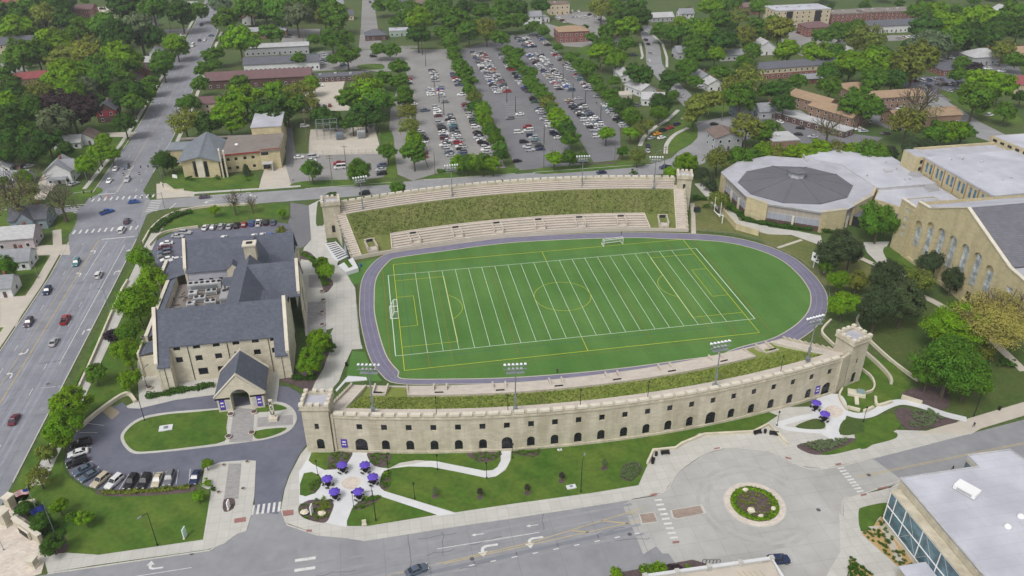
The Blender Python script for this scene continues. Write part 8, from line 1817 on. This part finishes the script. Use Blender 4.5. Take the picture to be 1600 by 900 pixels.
o=thing('sign_wall','stone gateway sign wall with a dark plaque at the lower left corner','sign',((a_[0]+b_[0])/2,(a_[1]+b_[1])/2,.12),dd);mb=MB();mb.box(-Lw/2,Lw/2,-.4,.4,0,2.4);part(mb,'wall',STONE,o)
mb=MB();mb.box(-Lw/2-.15,Lw/2+.15,-.5,.5,2.4,2.65);part(mb,'coping',COPING,o);mb=MB();mb.box(-1.9,1.9,-.9,-.5,.2,2.2);part(mb,'sign_frame',COPING,o);mb=MB();mb.box(-1.6,1.6,-1.0,-.9,.5,1.9);part(mb,'plaque',BLACK,o)
o2=swall([at(0,3,130,470),at(0,3,230,452)],.6,1.4,'short stone wall tying the upper gateway pillar to the planting',STONE,sm=False)
def flag(gx,gy,h,label_p,label_f,kind,rz):
 o=thing('flagpole',label_p,'flagpole',(gx,gy,.1));mb=MB();mb.tube((0,0,0),(0,0,h),.09,.05,7);part(mb,'pole',STEEL,o);mb=MB();mb.lathe(0,0,[(.03,h),(.13,h+.1),(.03,h+.22)],8);part(mb,'finial',STEEL,o)
 mb=MB();W_,H_=2.6,1.5;N=10
 def yy(u):return .14*math.sin(u*3.2)
 if kind=='us':
  for k in range(13):
   for i in range(N):
    u0,u1=W_*i/N,W_*(i+1)/N;z0,z1=H_*k/13,H_*(k+1)/13
    if k>=6 and u1<=W_*.4+.01:continue
    mb.face([(u0,yy(u0),z0),(u1,yy(u1),z0),(u1,yy(u1),z1),(u0,yy(u0),z1)],0 if k%2==0 else 1)
  for i in range(4):u0,u1=W_*i/N,W_*(i+1)/N;mb.face([(u0,yy(u0),H_*6/13),(u1,yy(u1),H_*6/13),(u1,yy(u1),H_),(u0,yy(u0),H_)],2)
 else:
  for i in range(N):u0,u1=W_*i/N,W_*(i+1)/N;mb.face([(u0,yy(u0),0),(u1,yy(u1),0),(u1,yy(u1),H_),(u0,yy(u0),H_)],2)
  mb.face([(1.0,yy(1.2)-.03,.4),(1.6,yy(1.4)-.03,.4),(1.6,yy(1.4)-.03,1.1),(1.0,yy(1.2)-.03,1.1)],1)
 f=thing('flag',label_f,'flag',(gx,gy,h-1.6),R(rz));q=mb.build('cloth',[mat('flag_red',lin(190,60,70)),WHITE,mat('flag_blue',lin(44,58,130))],None);q.parent=f
fx,fy=at(0,3,258,560);flag(fx,fy,10,'flagpole of the striped flag in the gateway planting','red and white striped flag with blue canton above the gateway planting','us',195)
fx,fy=at(0,3,345,640);flag(fx,fy,9,'flagpole of the blue flag in the gateway planting','plain blue flag with a pale emblem above the gateway planting','ks',215)
def rock(gx,gy,r_,label,z=.2):
 mb=MB();mb.blob((0,0,r_*.35),(r_,r_*.75,r_*.6),0,8,.22);o=mb.build('boulder',ROCK,None,smooth=False);o.location=(gx,gy,z);tag(o,label,'boulder','pale boulders in the planting beds')
for ix,iy,x,y,r_,lb in [(1,3,305,515,.95,'pale boulder at the left of the plaza rock bed'),(1,3,415,522,.9,'pale boulder at the right of the plaza rock bed'),(2,3,1490,505,1.0,'largest pale boulder in the roundabout bed, at its front'),(2,3,1552,535,.6,'smaller pale boulder at the front right of the roundabout bed'),(2,3,1455,372,.7,'pale boulder at the back left of the roundabout bed'),(3,3,32,490,.7,'pale boulder at the right of the roundabout bed')]:
 gx,gy=at(ix,iy,x,y);rock(gx,gy,r_,lb)
def pylon(gx,gy,rz,w_,h,label,mt=WHITE,z=.2):
 o=thing('marker_sign',label,'sign',(gx,gy,z),rz);mb=MB();mb.box(-w_/2,w_/2,-.12,.12,.25,h);part(mb,'panel',mt,o);mb=MB();mb.box(-w_/2-.1,w_/2+.1,-.2,.2,0,.25);part(mb,'base',COPING,o)
pylon(*at(1,3,350,512),R(75),1.2,2.4,'slim white marker sign in the plaza rock bed');pylon(*at(0,3,1432,480),R(78),1.2,2.2,'slim white marker sign in the forecourt plaza bed');pylon(*at(0,3,1160,660),R(75),1.3,2.6,'slim pale green marker sign on the front lawn',mat('pale_green_panel',lin(190,214,200)));pylon(*at(0,1,1095,215),R(-30),2.4,1.5,'small white church sign on the corner lawn');pylon(*at(1,3,678,585),R(0),.9,1.5,'stubby stone post at the corner of the triangular lawn',STONEP)
for ix,iy,x,y,w_,d_,lb in [(2,3,370,348,2.2,1.2,'white utility slab on the big lawn'),(2,3,298,116,1.1,.6,'small white slab near the stadium wall'),(0,2,1038,880,3.2,2.2,'pale stone slab on the forecourt island lawn')]:
 gx,gy=at(ix,iy,x,y);o=thing('utility_slab',lb,'slab',(gx,gy,.15),R(4));mb=MB();mb.box(-w_/2,w_/2,-d_/2,d_/2,0,.25);part(mb,'slab_body',CONCW,o);mb=MB();mb.box(-w_*.15,w_*.15,-d_*.2,d_*.2,.253,.4);part(mb,'cover',STEEL,o)
for ix,iy,x,y,c,lb in [(1,3,1120,405,'w','staked grey-green sapling on the big lawn, leftmost'),(1,3,1400,410,'p','staked purple-leaved sapling on the big lawn, second from left'),(2,3,95,385,'p','staked purple-leaved sapling nearest the front sidewalk'),(2,3,310,310,'p','staked purple-leaved sapling left of the white slab'),(2,3,575,230,'w','staked sapling left of the round mulch bed')]:
 gx,gy=at(ix,iy,x,y);o=thing('sapling',lb,'sapling',(gx,gy,.15));cr=bpy.data.objects.new('crown',CROWN['thin'][0]);C.objects.link(cr);cr.parent=o;cr.location=(0,0,1.7);cr.scale=(.8,.8,1.2);cr.color=(*TC[c],1)
 mb=MB();mb.tube((0,0,0),(0,0,1.6),.05,n=5);part(mb,'trunk',BARK,o)
 for s in (-1,1):mb=MB();mb.tube((s*.7,0,0),(s*.7,0,1.1),.05,n=4);part(mb,'stake',WOODP,o)
 mb=MB();mb.lathe(0,0,[(.75,.01),(.7,.06)],12);part(mb,'mulch_ring',MULCH,o)
gx,gy=at(2,1,1155,425);o=thing('equipment_box','dark green equipment box beside the path right of the far right tower','box',(gx,gy,.06));mb=MB();mb.box(-1.1,1.1,-.8,.8,0,1.6);part(mb,'casing',mat('dark_green_steel',lin(44,66,62)),o);mb=MB();mb.box(-1.2,1.2,-.9,.9,1.6,1.75);part(mb,'lid',BLACK,o)
gx,gy=at(1,0,450,860);o=thing('substation_frame','tall grey steel lattice frame in the substation yard','substation',(gx,gy,0))
for ux in (-5,-1.6,1.6,5):
 for uy in (-3,3):mb=MB();mb.tube((ux,uy,0),(ux,uy,8.5),.14,n=4);mb.tube((ux,uy,0),(ux,uy+(.8 if uy<0 else -.8),8.5),.08,n=4);part(mb,'column',STEEL,o)
mb=MB()
for uy in (-3,3):
 for z in (5.5,8.4):mb.tube((-5.3,uy,z),(5.3,uy,z),.12,n=4)
for ux in (-5,-1.6,1.6,5):
 for z in (5.5,8.4):mb.tube((ux,-3,z),(ux,3,z),.1,n=4)
for k in range(9):mb.tube((-4.4+k*1.1,-2.6,8.4),(-4.4+k*1.1,-2.6,9.3),.09,n=4);mb.tube((-4.4+k*1.1,2.6,5.6),(-4.4+k*1.1,2.6,6.6),.1,n=4)
part(mb,'beams',STEEL,o)
for x,y,s,lb in ((525,870,1.0,'grey-blue transformer beside the substation frame'),(660,860,1.1,'pale box transformer on the right of the substation yard'),(718,800,.6,'small pale transformer at the back right of the substation yard')):
 gx,gy=at(1,0,x,y);o=thing('transformer',lb,'transformer',(gx,gy,.03));mb=MB();mb.box(-1.8*s,1.8*s,-1.2*s,1.2*s,.3,3.4*s);part(mb,'tank',PALEROOF if 'pale' in lb else mat('blue_grey_steel',lin(120,134,150)),o)
 for k in range(4):mb=MB();mb.box((-1.5+k*.85)*s,(-1.1+k*.85)*s,-1.7*s,-1.2*s,.5,3*s);part(mb,'radiator',STEEL,o)
 for k in range(3):mb=MB();mb.tube(((-1+k)*s,0,3.4*s),((-1+k)*s,0,4.6*s),.16,.08,6);part(mb,'bushing',BROWNW,o)
fence('wire_fence','grey wire fence along the front of the substation yard',[at(1,0,335,900),at(1,1,330,68),at(1,1,775,58),at(1,0,775,820)],2.2,STEEL,3,3)
fence('wire_fence','long pale fence along the top of the left lot',[at(1,0,900,305),at(1,0,1020,302)],1.8,PALEROOF,2,5,.1)
o=thing('parking_deck','low pale parking deck with parapet posts at the bottom edge, near the roundabout','parking deck',(12,-118,0))
pz=3.2;A_=G(1008,899,pz);B_=G(1206,871,pz);C_=G(1226,905,pz);D2=G(980,960,pz);E2=G(1290,980,pz)
mb=MB();mb.prism([A_,B_,C_,E2,D2],0,pz-1.0);mb.build('deck',CONCT,o)
mb=MB();strip(mb,[D2,A_,B_,C_,E2],.5,0,pz-.25);mb.build('parapet',CONC,o)
mb=MB();strip(mb,[D2,A_,B_,C_,E2],.7,pz-.248,pz);mb.build('coping',CONCW,o)
for k in range(5):
 t=k/4;mb=MB();mb.obox(A_[0]+(B_[0]-A_[0])*t,A_[1]+(B_[1]-A_[1])*t,0,pz+.25,.9,.9,math.atan2(B_[1]-A_[1],B_[0]-A_[0]));mb.build('parapet_post',CONC,o)
mb=MB()
for k in range(5):x,y=G(1150+k*9,892,pz-1);mb.sheet([(x,y),(x+.2,y),(x+1.8,y-5),(x+1.6,y-5)],pz-.98)
mb.build('stall_marking',LINEY,o)
for k in range(5):
 gx,gy=at(2,3,1200+22*k,818+2*(k%2));mb=MB()
 for i in range(8):a,b=math.pi*i/8,math.pi*(i+1)/8;mb.tube((gx+.4*math.cos(a),gy,.1+.5+.5*math.sin(a)),(gx+.4*math.cos(b),gy,.1+.5+.5*math.sin(b)),.05,n=5)
 for s in (-1,1):mb.tube((gx+s*.4,gy,.0),(gx+s*.4,gy,.62),.05,n=5)
 tag(mb.build('bicycle_hoop',BLACK),'%s black bicycle hoop by the south kerb of the roundabout, counting from the left'%ORD[k],'bicycle rack','bicycle hoops by the roundabout')
_pm={}
def person_mesh(pose):
 if pose in _pm:return _pm[pose]
 st_=.32 if pose=='walk' else .05
 J={'pel':(0,0,.95,.15),'wst':(0,.0,1.12,.13),'chs':(0,.0,1.36,.16),'nck':(0,.01,1.50,.06),'hd1':(0,.03,1.62,.095),'hd2':(0,.02,1.74,.07)}
 E=[('pel','wst'),('wst','chs'),('chs','nck'),('nck','hd1'),('hd1','hd2')]
 for s,n in ((-1,'l'),(1,'r')):
  f=st_*s
  J['hip'+n]=(s*.1,0,.88,.095);J['kne'+n]=(s*.11,f*.55+.03,.5,.065);J['ank'+n]=(s*.11,f,.1,.045);J['toe'+n]=(s*.12,f+.17,.04,.04)
  J['shl'+n]=(s*.2,0,1.42,.065);J['elb'+n]=(s*.26,-f*.35,1.14,.045);J['wri'+n]=(s*.25,-f*.6+.08,.92,.035);J['hnd'+n]=(s*.25,-f*.65+.1,.84,.03)
  E+=[('pel','hip'+n),('hip'+n,'kne'+n),('kne'+n,'ank'+n),('ank'+n,'toe'+n),('chs','shl'+n),('shl'+n,'elb'+n),('elb'+n,'wri'+n),('wri'+n,'hnd'+n)]
 ks=list(J);me=bpy.data.meshes.new('p');me.from_pydata([J[k][:3]for k in ks],[(ks.index(a),ks.index(b))for a,b in E],[])
 o=bpy.data.objects.new('p',me);C.objects.link(o);md=o.modifiers.new('s','SKIN');o.modifiers.new('u','SUBSURF').levels=1
 for i,k in enumerate(ks):v=me.skin_vertices[0].data[i];v.radius=(J[k][3],J[k][3]);v.use_root=(k=='pel')
 dg=bpy.context.evaluated_depsgraph_get();m2=bpy.data.meshes.new_from_object(o.evaluated_get(dg));bpy.data.objects.remove(o);_pm[pose]=m2;return m2
def person(gx,gy,rz,pose,top,leg,label,hair=BROWNW):
 me=person_mesh(pose).copy();me.materials.clear()
 for m_ in (top,leg,SKIN,hair):me.materials.append(m_)
 for p in me.polygons:
  z=p.center.z;x=abs(p.center.x)
  p.material_index=3 if z>1.68 or (z>1.58 and p.center.y<0)else 2 if z>1.49 or (x>.2 and z<1.0)else 0 if z>.95 else 1
  p.use_smooth=True
 o=bpy.data.objects.new('person',me);C.objects.link(o);o.location=(gx,gy,.13);o.rotation_euler=(0,0,rz);tag(o,label,'person')
person(*at(3,2,1283,872),R(110),'walk',CLOTHN,CLOTHN,'person in dark blue clothes walking on the front sidewalk below the oaks')
person(*at(0,1,1022,272),R(60),'stand',CLOTHK,CLOTHK,'person in dark clothes standing at the church corner')
person(*at(1,1,232,232),R(180),'walk',CLOTHL,CLOTHK,'person in a pale top walking on the church driveway')
person(*at(3,3,1150,245),R(90),'walk',CLOTHK,CLOTHN,'person in dark clothes beside the modern hall corner wall')
person(*at(2,1,683,570),R(90),'stand',CLOTHK,CLOTHK,'person in dark clothes on the track below the far seats')
person(*at(2,2,282,535),R(0),'walk',CLOTHK,CLOTHN,'person in dark clothes at the near edge of the turf')
person(*at(2,0,528,655),R(20),'walk',CLOTHN,CLOTHK,'person walking between cars of the right lot')
# ==== AIR
if True:
 mb=MB();mb.box(-1300,1400,-345,1500,-1.2,140);hz=mb.build('haze',None)if False else None
 me=bpy.data.meshes.new('haze');me.from_pydata(mb.v,[],mb.f);hz=bpy.data.objects.new('haze',me);C.objects.link(hz)
 hm=bpy.data.materials.new('haze_air');hm.use_nodes=True;nt=hm.node_tree
 nt.nodes.remove(nt.nodes['Principled BSDF']);pv=nt.nodes.new('ShaderNodeVolumePrincipled');pv.inputs['Color'].default_value=(.92,.95,1.0,1);pv.inputs['Density'].default_value=0.00013;pv.inputs['Anisotropy'].default_value=0.1
 nt.links.new(pv.outputs[0],nt.nodes['Material Output'].inputs['Volume']);me.materials.append(hm);hz['kind']='stuff'
